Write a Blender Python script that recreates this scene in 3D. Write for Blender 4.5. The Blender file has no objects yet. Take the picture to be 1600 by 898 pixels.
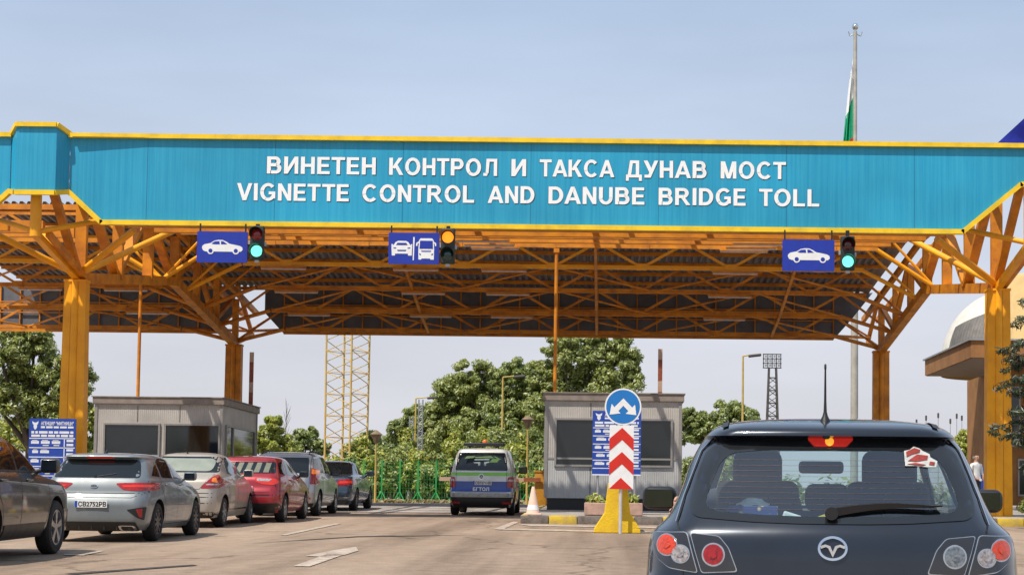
import bpy, bmesh, math, random
import numpy as np
from mathutils import Vector, Matrix, geometry
from mathutils.bvhtree import BVHTree

random.seed(7); rng = np.random.default_rng(7)
scene = bpy.context.scene
col = scene.collection
R = math.radians

# ------------------------------------------------------------------ camera
FP, PX, PY, CAMZ = 2700.0, 948.0, 625.0, 1.23
PITCH, ROLL = math.atan(160 / FP), 0.011
_f = Vector((0, math.cos(PITCH), math.sin(PITCH)))
_u = Vector((0, -math.sin(PITCH), math.cos(PITCH)))
_r = Vector((1, 0, 0))
IR = _r * math.cos(ROLL) + _u * math.sin(ROLL)
IU = _u * math.cos(ROLL) - _r * math.sin(ROLL)
SLOPE, FLAT = 0.018, 62.0

def ground(y):
    return SLOPE * max(-30.0, min(y, FLAT))

def at(px, py, Y):
    d = _f + IR * ((px - PX) / FP) - IU * ((py - PY) / FP)
    return Vector((0, 0, CAMZ)) + d * (Y / d.y)

cam = bpy.data.cameras.new('camera')
cam.sensor_width = 36.0
cam.lens = 36.0 * FP / 1600
cam.shift_x = (800 - PX) / 1600
cam.shift_y = -(449 - PY) / 1600
cam.clip_start, cam.clip_end = 0.1, 6000
cam_o = bpy.data.objects.new('camera', cam)
col.objects.link(cam_o)
m = Matrix((IR, IU, -_f)).transposed().to_4x4()
m.translation = Vector((0, 0, CAMZ))
cam_o.matrix_world = m
scene.camera = cam_o
scene.view_settings.view_transform = 'Standard'
scene.view_settings.look = 'None'
scene.view_settings.exposure = 0

# ------------------------------------------------------------------ light
SUN_EL, SUN_AZ = R(58), R(40)          # azimuth: to the left of straight behind the camera
sd = Vector((-math.sin(SUN_AZ) * math.cos(SUN_EL), -math.cos(SUN_AZ) * math.cos(SUN_EL), math.sin(SUN_EL)))
sun = bpy.data.lights.new('sun', 'SUN')
sun.energy = 5.0; sun.angle = R(0.55); sun.color = (1.0, 0.93, 0.82)
sun_o = bpy.data.objects.new('sun', sun); col.objects.link(sun_o)
sun_o.rotation_euler = sd.to_track_quat('Z', 'Y').to_euler()
sun_o.location = (-30, -30, 60)

w = bpy.data.worlds.new('World'); scene.world = w; w.use_nodes = True
nt = w.node_tree; nt.nodes.clear()
N = nt.nodes.new
sky = N('ShaderNodeTexSky'); sky.sky_type = 'NISHITA'; sky.sun_disc = False
sky.sun_elevation = SUN_EL
sky.sun_rotation = math.atan2(sd.x, sd.y)
sky.dust_density = 3.0; sky.air_density = 1.0; sky.ozone_density = 1.0
skm = N('ShaderNodeMixRGB'); skm.blend_type = 'MULTIPLY'; skm.inputs[0].default_value = 1
skm.inputs[2].default_value = (0.085, 0.085, 0.085, 1)
nt.links.new(sky.outputs[0], skm.inputs[1])
tc = N('ShaderNodeTexCoord'); sx = N('ShaderNodeSeparateXYZ'); nt.links.new(tc.outputs['Generated'], sx.inputs[0])
ramp = N('ShaderNodeValToRGB'); cr = ramp.color_ramp
cr.elements[0].position = 0.0; cr.elements[0].color = (0.70, 0.69, 0.735, 1)
cr.elements[1].position = 0.30; cr.elements[1].color = (0.43, 0.545, 0.74, 1)
e = cr.elements.new(0.10); e.color = (0.67, 0.69, 0.765, 1)
e = cr.elements.new(0.20); e.color = (0.545, 0.635, 0.78, 1)
nt.links.new(sx.outputs[2], ramp.inputs[0])
# thin streaky high haze
mp = N('ShaderNodeMapping'); mp.inputs['Scale'].default_value = (2.0, 2.0, 9.0)
nt.links.new(tc.outputs['Generated'], mp.inputs[0])
hz = N('ShaderNodeTexNoise'); hz.inputs['Scale'].default_value = 2.2; hz.inputs['Detail'].default_value = 5
nt.links.new(mp.outputs[0], hz.inputs[0])
hr = N('ShaderNodeMapRange'); hr.inputs[1].default_value = 0.35; hr.inputs[2].default_value = 0.75
hr.inputs[3].default_value = 0.95; hr.inputs[4].default_value = 1.09
nt.links.new(hz.outputs[0], hr.inputs[0])
hm = N('ShaderNodeMixRGB'); hm.blend_type = 'MULTIPLY'; hm.inputs[0].default_value = 1
nt.links.new(ramp.outputs[0], hm.inputs[1]); nt.links.new(hr.outputs[0], hm.inputs[2])
mx = N('ShaderNodeMixRGB'); mx.inputs[0].default_value = 0.88
nt.links.new(skm.outputs[0], mx.inputs[1]); nt.links.new(hm.outputs[0], mx.inputs[2])
bg = N('ShaderNodeBackground'); bg.inputs[1].default_value = 1.10
nt.links.new(mx.outputs[0], bg.inputs[0])
wo = N('ShaderNodeOutputWorld'); nt.links.new(bg.outputs[0], wo.inputs[0])

# ------------------------------------------------------------------ materials
MATS = {}
def mat(name, c, rough=0.5, metal=0.0, var=0.0, scale=3.0, stretch=(1, 1, 1), dark=None, bump=0.0, bscale=None,
        coat=0.0, emit=None, spec=0.5, trans=0.0, wave=None, alpha=None, flake=0.0):
    if name in MATS: return MATS[name]
    M = bpy.data.materials.new(name); M.use_nodes = True
    t = M.node_tree; b = t.nodes['Principled BSDF']; L = t.links.new
    b.inputs['Base Color'].default_value = (*c, 1)
    b.inputs['Roughness'].default_value = rough
    b.inputs['Metallic'].default_value = metal
    b.inputs['Specular IOR Level'].default_value = spec
    b.inputs['Coat Weight'].default_value = coat
    b.inputs['Coat Roughness'].default_value = 0.04
    b.inputs['Transmission Weight'].default_value = trans
    if emit:
        b.inputs['Emission Color'].default_value = (*emit[:3], 1); b.inputs['Emission Strength'].default_value = emit[3]
    tcn = t.nodes.new('ShaderNodeTexCoord'); mpn = t.nodes.new('ShaderNodeMapping')
    mpn.inputs['Scale'].default_value = stretch
    L(tcn.outputs['Object'], mpn.inputs[0])
    if var > 0:
        n1 = t.nodes.new('ShaderNodeTexNoise'); n1.inputs['Scale'].default_value = scale; n1.inputs['Detail'].default_value = 6
        n1.inputs['Roughness'].default_value = 0.62
        L(mpn.outputs[0], n1.inputs[0])
        rp = t.nodes.new('ShaderNodeMapRange'); rp.inputs[1].default_value = 0.38; rp.inputs[2].default_value = 0.68
        L(n1.outputs[0], rp.inputs[0])
        mxn = t.nodes.new('ShaderNodeMixRGB')
        mxn.inputs[1].default_value = (*c, 1)
        dk = dark or tuple(x * (1 - var) for x in c)
        mxn.inputs[2].default_value = (*dk, 1)
        ml = t.nodes.new('ShaderNodeMath'); ml.operation = 'MULTIPLY'; ml.inputs[1].default_value = 1.0 if not dark else var
        L(rp.outputs[0], ml.inputs[0]); L(ml.outputs[0], mxn.inputs[0])
        L(mxn.outputs[0], b.inputs['Base Color'])
        if rough > 0.1:
            rr = t.nodes.new('ShaderNodeMapRange'); rr.inputs[3].default_value = max(0.05, rough - 0.08); rr.inputs[4].default_value = min(1, rough + 0.12)
            L(n1.outputs[0], rr.inputs[0]); L(rr.outputs[0], b.inputs['Roughness'])
    hgt = None
    if wave:
        wv = t.nodes.new('ShaderNodeTexWave'); wv.wave_type = 'BANDS'; wv.bands_direction = wave[0]; wv.inputs['Scale'].default_value = wave[1]
        wv.wave_profile = 'SIN'
        L(tcn.outputs['Object'], wv.inputs[0]); hgt = wv.outputs[0]
    if bump > 0:
        bn = t.nodes.new('ShaderNodeBump'); bn.inputs['Strength'].default_value = bump; bn.inputs['Distance'].default_value = 0.02
        if hgt is None:
            n2 = t.nodes.new('ShaderNodeTexNoise'); n2.inputs['Scale'].default_value = bscale or scale * 4; n2.inputs['Detail'].default_value = 4
            L(mpn.outputs[0], n2.inputs[0]); hgt = n2.outputs[0]
        L(hgt, bn.inputs['Height']); L(bn.outputs[0], b.inputs['Normal'])
    MATS[name] = M
    return M

def mat_leaf(name, ca, cb, cc, tr=0.35):
    if name in MATS: return MATS[name]
    M = bpy.data.materials.new(name); M.use_nodes = True
    t = M.node_tree; t.nodes.clear(); L = t.links.new
    g = t.nodes.new('ShaderNodeNewGeometry')
    cr = t.nodes.new('ShaderNodeValToRGB'); r = cr.color_ramp
    r.elements[0].color = (*ca, 1); r.elements[1].color = (*cc, 1); e = r.elements.new(0.55); e.color = (*cb, 1)
    L(g.outputs['Random Per Island'], cr.inputs[0])
    d = t.nodes.new('ShaderNodeBsdfDiffuse'); tr_ = t.nodes.new('ShaderNodeBsdfTranslucent')
    gl = t.nodes.new('ShaderNodeBsdfGlossy'); gl.inputs['Roughness'].default_value = 0.45
    m1 = t.nodes.new('ShaderNodeMixShader'); m1.inputs[0].default_value = tr
    m2 = t.nodes.new('ShaderNodeMixShader'); m2.inputs[0].default_value = 0.06
    L(cr.outputs[0], d.inputs[0]); L(cr.outputs[0], tr_.inputs[0])
    L(d.outputs[0], m1.inputs[1]); L(tr_.outputs[0], m1.inputs[2])
    L(m1.outputs[0], m2.inputs[1]); L(gl.outputs[0], m2.inputs[2])
    o = t.nodes.new('ShaderNodeOutputMaterial'); L(m2.outputs[0], o.inputs[0])
    MATS[name] = M
    return M

def mat_clear(name, tint, mixv=0.25):
    """thin window glass: transparent with a fresnel sheen and a tint"""
    M = bpy.data.materials.new(name); M.use_nodes = True
    t = M.node_tree; t.nodes.clear(); L = t.links.new
    tr = t.nodes.new('ShaderNodeBsdfTransparent'); tr.inputs[0].default_value = (*tint, 1)
    gl = t.nodes.new('ShaderNodeBsdfGlossy'); gl.inputs['Roughness'].default_value = 0.03
    gl.inputs[0].default_value = (0.9, 0.95, 1.0, 1)
    fr = t.nodes.new('ShaderNodeLayerWeight'); fr.inputs[0].default_value = 0.5
    pw = t.nodes.new('ShaderNodeMath'); pw.operation = 'POWER'; pw.inputs[1].default_value = 4.5; L(fr.outputs['Facing'], pw.inputs[0])
    mr = t.nodes.new('ShaderNodeMath'); mr.operation = 'ADD'; mr.inputs[1].default_value = .04 + mixv
    L(pw.outputs[0], mr.inputs[0])
    mxs = t.nodes.new('ShaderNodeMixShader'); L(mr.outputs[0], mxs.inputs[0])
    L(tr.outputs[0], mxs.inputs[1]); L(gl.outputs[0], mxs.inputs[2])
    o = t.nodes.new('ShaderNodeOutputMaterial'); L(mxs.outputs[0], o.inputs[0])
    MATS[name] = M
    return M

white_paint = mat('white_paint', (0.8, 0.8, 0.78), 0.5, var=0.12, scale=4)
black_plastic = mat('black_plastic', (0.012, 0.012, 0.013), 0.45, var=0.2, scale=9)
rubber = mat('rubber', (0.014, 0.013, 0.013), 0.8, var=0.3, scale=12, bump=0.1)
alloy = mat('alloy', (0.42, 0.42, 0.43), 0.32, 0.8, var=0.25, scale=9)
alloy_dark = mat('alloy_dark', (0.09, 0.09, 0.10), 0.35, 0.7, var=0.25, scale=9)
chrome = mat('chrome', (0.75, 0.76, 0.78), 0.12, 1.0, var=0.1, scale=5)
dark_glass = mat('dark_glass', (0.008, 0.011, 0.013), 0.04, spec=0.6, var=0.3, scale=1.3)
red_lamp = mat('red_lamp', (0.42, 0.012, 0.012), 0.12, coat=0.6, var=0.45, scale=22)
red_lit = mat('red_lit', (0.5, 0.02, 0.01), 0.15, coat=0.5, var=0.3, scale=25, emit=(1.0, 0.06, 0.02, 0.28))
clear_lamp = mat('clear_lamp', (0.55, 0.52, 0.50), 0.12, 0.3, coat=0.6, var=0.6, scale=30)
orange_lit = mat('orange_lit', (0.8, 0.2, 0.02), 0.2, coat=0.4, var=0.4, scale=40, emit=(1.0, 0.22, 0.02, 0.35))
steel_yellow_lit = mat('steel_yellow_lit', (0.97, 0.43, 0.004), 0.48, var=0.6, scale=1.6, dark=(0.68, 0.25, 0.008), bump=0.05, bscale=30)  # brighter copy of the canopy steel, sunlight put into its colour
steel_orange_shade = mat('steel_orange_shade', (0.72, 0.255, 0.006), 0.55, var=0.8, scale=2.2, dark=(0.34, 0.105, 0.010), bump=0.06, bscale=30)  # deeper copy of the same steel, canopy shade put into its colour
trim_yellow = mat('trim_yellow', (0.92, 0.60, 0.015), 0.45, var=0.25, scale=3)
galv = mat('galvanised_steel', (0.42, 0.43, 0.44), 0.45, 0.6, var=0.3, scale=5)
sign_blue = mat('sign_blue', (0.012, 0.035, 0.36), 0.4, var=0.2, scale=6)
sign_white = mat('sign_white', (0.80, 0.80, 0.79), 0.45, var=0.10, scale=7)

# ------------------------------------------------------------------ objects
ORG = {}
def tag(o, label=None, cat=None, group=None, kind=None):
    if label: o['label'] = label
    if cat: o['category'] = cat
    if group: o['group'] = group
    if kind: o['kind'] = kind
    return o

def thing(name, label, cat, loc=(0, 0, 0), rot=(0, 0, 0), group=None):
    o = bpy.data.objects.new(name, None); col.objects.link(o)
    o.empty_display_size = 0.3
    o.location = loc; o.rotation_euler = rot
    ORG[o.name] = Vector(loc)
    return tag(o, label, cat, group)

class MB:
    def __init__(s): s.v = []; s.f = []; s.m = []; s.mats = []; s.cur = 0
    def use(s, m):
        if m not in s.mats: s.mats.append(m)
        s.cur = s.mats.index(m); return s
    def add(s, vs, fs):
        n = len(s.v); s.v += [tuple(p) for p in vs]
        s.f += [tuple(i + n for i in f) for f in fs]; s.m += [s.cur] * len(fs); return s
    def box(s, c, d, M=None, bev=0):
        x, y, z = d[0] / 2, d[1] / 2, d[2] / 2
        if bev:
            bm = bmesh.new(); bmesh.ops.create_cube(bm, size=1)
            bmesh.ops.scale(bm, vec=d, verts=bm.verts)
            bmesh.ops.bevel(bm, geom=bm.edges[:], offset=bev, segments=2 if bev < .03 else 4, profile=0.5, affect='EDGES')
            vs = [v.co.copy() for v in bm.verts]; bm.verts.index_update()
            fs = [[v.index for v in f.verts] for f in bm.faces]; bm.free()
        else:
            vs = [Vector(p) for p in ((-x, -y, -z), (x, -y, -z), (x, y, -z), (-x, y, -z), (-x, -y, z), (x, -y, z), (x, y, z), (-x, y, z))]
            fs = [(0, 3, 2, 1), (4, 5, 6, 7), (0, 1, 5, 4), (1, 2, 6, 5), (2, 3, 7, 6), (3, 0, 4, 7)]
        if M: vs = [M @ p for p in vs]
        c = Vector(c); return s.add([p + c for p in vs], fs)
    def bar(s, p, q, w, h=None, up=(0, 0, 1)):
        p, q = Vector(p), Vector(q); h = h or w
        d = (q - p); 
        if d.length < 1e-6: return s
        d.normalize(); u = Vector(up)
        if abs(d.dot(u)) > 0.98: u = Vector((0, 1, 0))
        a = d.cross(u).normalized(); b = a.cross(d).normalized()
        vs = []
        for o in (p, q):
            for i, j in ((-1, -1), (1, -1), (1, 1), (-1, 1)): vs.append(o + a * (i * w / 2) + b * (j * h / 2))
        return s.add(vs, [(0, 1, 2, 3), (7, 6, 5, 4), (0, 4, 5, 1), (1, 5, 6, 2), (2, 6, 7, 3), (3, 7, 4, 0)])
    def tube(s, p, q, r, r2=None, n=10, cap=True):
        p, q = Vector(p), Vector(q); r2 = r if r2 is None else r2
        d = (q - p).normalized(); u = Vector((0, 0, 1)) if abs(d.z) < 0.9 else Vector((1, 0, 0))
        a = d.cross(u).normalized(); b = d.cross(a)
        vs = []
        for o, rr in ((p, r), (q, r2)):
            for i in range(n):
                t = 2 * math.pi * i / n; vs.append(o + (a * math.cos(t) + b * math.sin(t)) * rr)
        fs = [(i, (i + 1) % n, n + (i + 1) % n, n + i) for i in range(n)]
        if cap: fs += [tuple(range(n - 1, -1, -1)), tuple(range(n, 2 * n))]
        return s.add(vs, fs)
    def path(s, pts, r, n=8):
        for i in range(len(pts) - 1):
            ra = r[i] if isinstance(r, (list, tuple)) else r; rb = r[i + 1] if isinstance(r, (list, tuple)) else r
            s.tube(pts[i], pts[i + 1], ra, rb, n)
        return s
    def lathe(s, c, prof, n=20, axis='z', cap=True):
        vs = []; k = len(prof); c = Vector(c)
        for i in range(n):
            t = 2 * math.pi * i / n
            for r, h in prof:
                if axis == 'z': p = (r * math.cos(t), r * math.sin(t), h)
                elif axis == 'y': p = (r * math.cos(t), h, r * math.sin(t))
                else: p = (h, r * math.cos(t), r * math.sin(t))
                vs.append(c + Vector(p))
        fs = []
        for i in range(n):
            j = (i + 1) % n
            for a in range(k - 1): fs.append((i * k + a, j * k + a, j * k + a + 1, i * k + a + 1))
        if cap:
            if prof[0][0] > 1e-4: fs.append(tuple(i * k for i in range(n))[::-1])
            if prof[-1][0] > 1e-4: fs.append(tuple(i * k + k - 1 for i in range(n)))
        return s.add(vs, fs)
    def prism(s, poly, mapf, t0, t1):
        """poly 2D list; mapf(u,v,t)->3D; closed prism between t0 and t1 (front is t0)"""
        n = len(poly)
        vs = [mapf(u, v, t0) for u, v in poly] + [mapf(u, v, t1) for u, v in poly]
        tri = geometry.tessellate_polygon([[Vector((u, v, 0)) for u, v in poly]])
        fs = [tuple(t) for t in tri] + [tuple(i + n for i in t[::-1]) for t in tri]
        fs += [(i, (i + 1) % n, n + (i + 1) % n, n + i) for i in range(n)]
        return s.add(vs, fs)
    def build(s, name, m=None, parent=None, smooth=None, world=True, label=None):
        me = bpy.data.meshes.new(name)
        off = Vector((0, 0, 0))
        if parent is not None and world: off = ORG.get(parent.name, off)
        me.from_pydata([(p[0] - off.x, p[1] - off.y, p[2] - off.z) for p in s.v], [], s.f)
        if s.mats:
            for mm in s.mats: me.materials.append(mm)
            me.polygons.foreach_set('material_index', s.m)
        elif m: me.materials.append(m)
        bm = bmesh.new(); bm.from_mesh(me)
        bmesh.ops.recalc_face_normals(bm, faces=bm.faces[:])
        bm.to_mesh(me); bm.free()
        if smooth is not None:
            me.shade_smooth() if hasattr(me, 'shade_smooth') else None
            me.set_sharp_from_angle(angle=R(smooth))
        o = bpy.data.objects.new(name, me); col.objects.link(o)
        if parent is not None: o.parent = parent; ORG[o.name] = off
        else: ORG[o.name] = Vector((0, 0, 0))
        if label: o['label'] = label
        return o

def recenter(o):
    """put a single-mesh thing's origin at its base"""
    me = o.data; n = len(me.vertices); a = np.empty(n * 3, 'f'); me.vertices.foreach_get('co', a); a = a.reshape(-1, 3)
    c = Vector((float(a[:, 0].mean()), float(a[:, 1].mean()), float(a[:, 2].min())))
    me.transform(Matrix.Translation(-c)); o.location = o.location + c
    return o

def rpoly(pts, r, n=4):
    out = []; k = len(pts)
    for i in range(k):
        p0, p, p1 = Vector(pts[i - 1]), Vector(pts[i]), Vector(pts[(i + 1) % k])
        rr = r[i] if isinstance(r, (list, tuple)) else r
        a, b = (p0 - p), (p1 - p)
        rr = min(rr, a.length * .48, b.length * .48)
        if rr < 1e-5: out.append((p.x, p.y)); continue
        s, e = p + a.normalized() * rr, p + b.normalized() * rr
        for j in range(n + 1):
            t = j / n; q = s * (1 - t) ** 2 + p * 2 * t * (1 - t) + e * t * t
            out.append((q.x, q.y))
    return out

def circ(cx, cy, r, n=24, ry=None):
    ry = ry or r
    return [(cx + r * math.cos(2 * math.pi * i / n), cy + ry * math.sin(2 * math.pi * i / n)) for i in range(n)]

def inside(p, poly):
    x, y = p; c = False; n = len(poly)
    for i in range(n):
        x1, y1 = poly[i]; x2, y2 = poly[i - 1]
        if (y1 > y) != (y2 > y) and x < (x2 - x1) * (y - y1) / (y2 - y1) + x1: c = not c
    return c

def text_geo(body, bold=0.0):
    c = bpy.data.curves.new('t', 'FONT'); c.body = body; c.offset = bold; c.resolution_u = 3
    o = bpy.data.objects.new('t', c); col.objects.link(o)
    dg = bpy.context.evaluated_depsgraph_get()
    me = bpy.data.meshes.new_from_object(o.evaluated_get(dg))
    vs = [(v.co.x, v.co.y) for v in me.vertices]; fs = [tuple(p.vertices) for p in me.polygons]
    bpy.data.objects.remove(o); bpy.data.curves.remove(c); bpy.data.meshes.remove(me)
    return vs, fs

def text_add(mb, body, mapf, u0, u1, v0, vcap, t0, bold=0.0, cap=0.70):
    """glyphs scaled to the span u0..u1 with baseline v0 and cap height vcap, laid at depth t0"""
    vs, fs = text_geo(body, bold)
    xs = [p[0] for p in vs]; a, b = min(xs), max(xs)
    P = [mapf(u0 + (p[0] - a) / (b - a) * (u1 - u0), v0 + p[1] / cap * vcap, t0) for p in vs]
    mb.add(P, fs)

# ------------------------------------------------------------------ foliage
def leaves_mesh(name, centers, sizes, leaf, n_each, parent, m, flat=0.75, world=True):
    tot = []
    for (c, r) in zip(centers, sizes):
        k = int(n_each * (r[0] * r[1] * r[2]) ** (1 / 3) ** 1.0) if isinstance(n_each, float) else n_each
        d = rng.normal(size=(k, 3)); d /= np.linalg.norm(d, axis=1)[:, None]
        rad = rng.random(k)[:, None] ** 0.45
        tot.append(np.array(c) + d * rad * np.array(r))
    P = np.concatenate(tot); n = len(P)
    # leaves lie roughly square to the clump's outside and tip towards the light
    ctr = np.concatenate([np.repeat(np.array(c, dtype=float)[None], len(q), 0) for c, q in zip(centers, tot)])
    nrm = P - ctr; nrm /= (np.linalg.norm(nrm, axis=1)[:, None] + 1e-9)
    nrm = nrm + np.array((-.10, -.28, .42)) + rng.normal(size=(n, 3)) * .42; nrm /= np.linalg.norm(nrm, axis=1)[:, None]
    a = rng.normal(size=(n, 3)); a -= (a * nrm).sum(1)[:, None] * nrm; a /= np.linalg.norm(a, axis=1)[:, None]
    b = np.cross(nrm, a)
    s = leaf * (0.6 + 0.8 * rng.random(n))[:, None]
    V = np.stack([P - a * s, P + b * s * flat * 0.5, P + a * s, P - b * s * flat * 0.5], 1).reshape(-1, 3)
    off = ORG.get(parent.name, Vector()) if (parent is not None and world) else Vector()
    V = V - np.array(off)
    me = bpy.data.meshes.new(name)
    me.vertices.add(4 * n); me.vertices.foreach_set('co', V.astype('f').ravel())
    me.loops.add(4 * n); me.loops.foreach_set('vertex_index', np.arange(4 * n, dtype='i'))
    me.polygons.add(n); me.polygons.foreach_set('loop_start', np.arange(0, 4 * n, 4, dtype='i'))
    try: me.polygons.foreach_set('loop_total', np.full(n, 4, dtype='i'))
    except Exception: pass
    me.update(calc_edges=True); me.materials.append(m)
    o = bpy.data.objects.new(name, me); col.objects.link(o)
    if parent is not None: o.parent = parent; ORG[o.name] = off
    return o

bark = mat('bark', (0.10, 0.075, 0.05), 0.9, var=0.5, scale=6, stretch=(1, 1, .2), bump=0.4)
leaf_yg = mat_leaf('leaf_yellowgreen', (0.085, 0.13, 0.020), (0.27, 0.315, 0.060), (0.46, 0.465, 0.13))
leaf_mid = mat_leaf('leaf_mid', (0.075, 0.125, 0.020), (0.225, 0.285, 0.056), (0.40, 0.42, 0.115))
leaf_bright = mat_leaf('leaf_bright', (0.10, 0.155, 0.016), (0.34, 0.38, 0.036), (0.58, 0.54, 0.08))
leaf_dark = mat_leaf('leaf_dark', (0.008, 0.018, 0.008), (0.022, 0.042, 0.014), (0.07, 0.09, 0.03), tr=.15)

def tree(name, label, cat, base, lobes, leaf=0.3, n_cl=26, per=90, m=None, trunk=0.35, group=None, clump=0.28, inner=True):
    """lobes: list of (centre, (rx,ry,rz)); clumps of leaves near each lobe's shell, limbs reaching them"""
    base = Vector(base)
    t = thing(name, label, cat, base, group=group)
    C, S = [], []
    tb = MB(); tops = []
    zc = sum(l[0][2] for l in lobes) / len(lobes)
    fork = Vector((base.x, base.y, base.z + (zc - base.z) * 0.45))
    tb.tube(base - Vector((0, 0, .1)), fork, trunk, trunk * .62, 9)
    for (lc, lr) in lobes:
        lc = Vector(lc)
        tb.tube(fork, lc, trunk * .5, trunk * .16, 7)
        for i in range(n_cl):
            d = rng.normal(size=3); d /= np.linalg.norm(d)
            if d[2] < -0.55: d[2] *= -1
            rad = (0.62 + 0.42 * rng.random()) if i % 4 else 0.35 * rng.random() + .1
            c = np.array(lc) + d * rad * np.array(lr)
            q = clump * (0.65 + 0.8 * rng.random()) * (lr[0] * lr[1] * lr[2]) ** (1 / 3)
            C.append(c); S.append((q * 1.15, q * 1.15, q * .85))
            if i % 3 == 0: tb.tube(lc, Vector(c), trunk * .13, trunk * .03, 5)
    tb.build('trunk', bark, t, smooth=60)
    leaves_mesh('crown', C, S, leaf, per, t, m or leaf_mid)
    return t

def bush(name, label, cat, base, r, leaf=0.18, n_cl=26, per=70, m=None, group=None):
    base = Vector(base); t = thing(name, label, cat, base, group=group)
    C, S = [], []
    tb = MB()
    for i in range(n_cl):
        d = rng.normal(size=3); d /= np.linalg.norm(d); d[2] = abs(d[2])
        rad = .45 + .55 * rng.random()
        c = np.array(base) + np.array((0, 0, .35 * r[2])) + d * rad * np.array((r[0], r[1], r[2] * .65))
        q = 0.30 * (0.6 + .8 * rng.random()) * (r[0] * r[1] * r[2]) ** (1 / 3)
        C.append(c); S.append((q, q, q))
        if i % 3 == 0: tb.tube(base - Vector((0, 0, .05)), Vector(c), .04, .012, 5)
    tb.build('stem', bark, t)
    leaves_mesh('foliage', C, S, leaf, per, t, m or leaf_bright)
    return t

# block capitals built from strokes (cap height 1)
def _arc(cx, cy, rx, ry, ix, iy, a0, a1, n=22):
    o = [(cx + rx * math.cos(R(a0 + (a1 - a0) * i / n)), cy + ry * math.sin(R(a0 + (a1 - a0) * i / n))) for i in range(n + 1)]
    k = [(cx + ix * math.cos(R(a0 + (a1 - a0) * i / n)), cy + iy * math.sin(R(a0 + (a1 - a0) * i / n))) for i in range(n + 1)]
    return [[o[i], o[i + 1], k[i + 1], k[i]] for i in range(n)]
def _r(x0, y0, x1, y1): return [[(x0, y0), (x1, y0), (x1, y1), (x0, y1)]]
T_, B_H = .235, .185
def _bowl(x0, y0, x1, y1, xm):
    c = (y0 + y1) / 2; r = (y1 - y0) / 2
    return _r(x0, y1 - B_H, xm, y1) + _r(x0, y0, xm, y0 + B_H) + _arc(xm, c, x1 - xm, r, x1 - xm - T_, r - B_H, -90, 90, 14)
def glyph(ch):
    S = _r(0, 0, T_, 1)
    if ch in 'BВ': return .86, S + _bowl(.2, .425, .80, 1, .50) + _bowl(.2, 0, .86, .60, .52)
    if ch == 'D': return .88, S + _bowl(.2, 0, .88, 1, .40)
    if ch in 'PР': return .82, S + _bowl(.2, .36, .82, 1, .48)
    if ch == 'R': return .92, S + _bowl(.2, .40, .83, 1, .50) + [[(.36, .43), (.60, .43), (.94, 0), (.68, 0)]]
    if ch in 'OО': return .98, _arc(.49, .5, .49, .52, .26, .34, 0, 360, 40)
    if ch in 'CС': return .92, _arc(.49, .5, .49, .52, .26, .34, 42, 318, 34)
    if ch == 'G': return .94, _arc(.49, .5, .49, .52, .26, .34, 42, 330, 34) + _r(.52, .36, .93, .53) + _r(.72, .12, .93, .37)
    if ch in 'EЕ': return .74, S + _r(.2, .83, .72, 1) + _r(.2, .415, .68, .585) + _r(.2, 0, .74, .17)
    if ch in 'TТ': return .80, _r(0, .83, .80, 1) + _r(.295, 0, .51, .84)
    if ch in 'HН': return .82, S + _r(.605, 0, .82, 1) + _r(.2, .41, .62, .59)
    if ch == 'N': return .82, S + _r(.605, 0, .82, 1) + [[(.0, 1), (.22, 1), (.82, 0), (.60, 0)]]
    if ch == 'И': return .84, S + _r(.625, 0, .84, 1) + [[(.84, 1), (.62, 1), (.0, 0), (.22, 0)]]
    if ch == 'V': return .94, [[(0, 1), (.235, 1), (.58, 0), (.36, 0)], [(.94, 1), (.705, 1), (.36, 0), (.58, 0)]]
    if ch == 'I': return T_, S
    if ch == 'L': return .70, S + _r(.2, 0, .70, .17)
    if ch in 'AА': return 1.0, [[(.39, 1), (.61, 1), (.23, 0), (0, 0)], [(.39, 1), (.61, 1), (1.0, 0), (.77, 0)]] + _r(.22, .20, .78, .37)
    if ch == 'U': return .82, _r(0, .38, T_, 1) + _r(.605, .38, .82, 1) + _arc(.41, .39, .41, .41, .195, .23, 180, 360, 22)
    if ch in 'KК': return .88, S + [[(.18, .42), (.60, 1), (.86, 1), (.36, .36)], [(.30, .58), (.48, .68), (.92, 0), (.66, 0)]]
    if ch == 'Л': return .90, _r(.675, 0, .89, 1) + _r(.20, .83, .69, 1) + [[(.20, 1), (.41, 1), (.34, .16), (.15, .16)], [(.0, 0), (.0, .17), (.16, .17), (.34, .17), (.22, .0)]]
    if ch == 'Д': return .98, _r(.60, .16, .81, 1) + _r(.24, .83, .62, 1) + [[(.24, 1), (.44, 1), (.32, .16), (.11, .16)]] + _r(0, 0, .98, .17) + _r(0, -.2, .18, .02) + _r(.80, -.2, .98, .02)
    if ch == 'У': return .90, [[(0, 1), (.245, 1), (.56, .40), (.38, .26)], [(.90, 1), (.67, 1), (.30, .17), (.44, .0)], [(.06, .0), (.06, .17), (.32, .17), (.44, .0)]]
    if ch in 'MМ': return .98, S + _r(.765, 0, .98, 1) + [[(0, 1), (.27, 1), (.60, 0), (.40, 0)], [(.98, 1), (.71, 1), (.40, 0), (.60, 0)]]
    return .5, []
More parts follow.
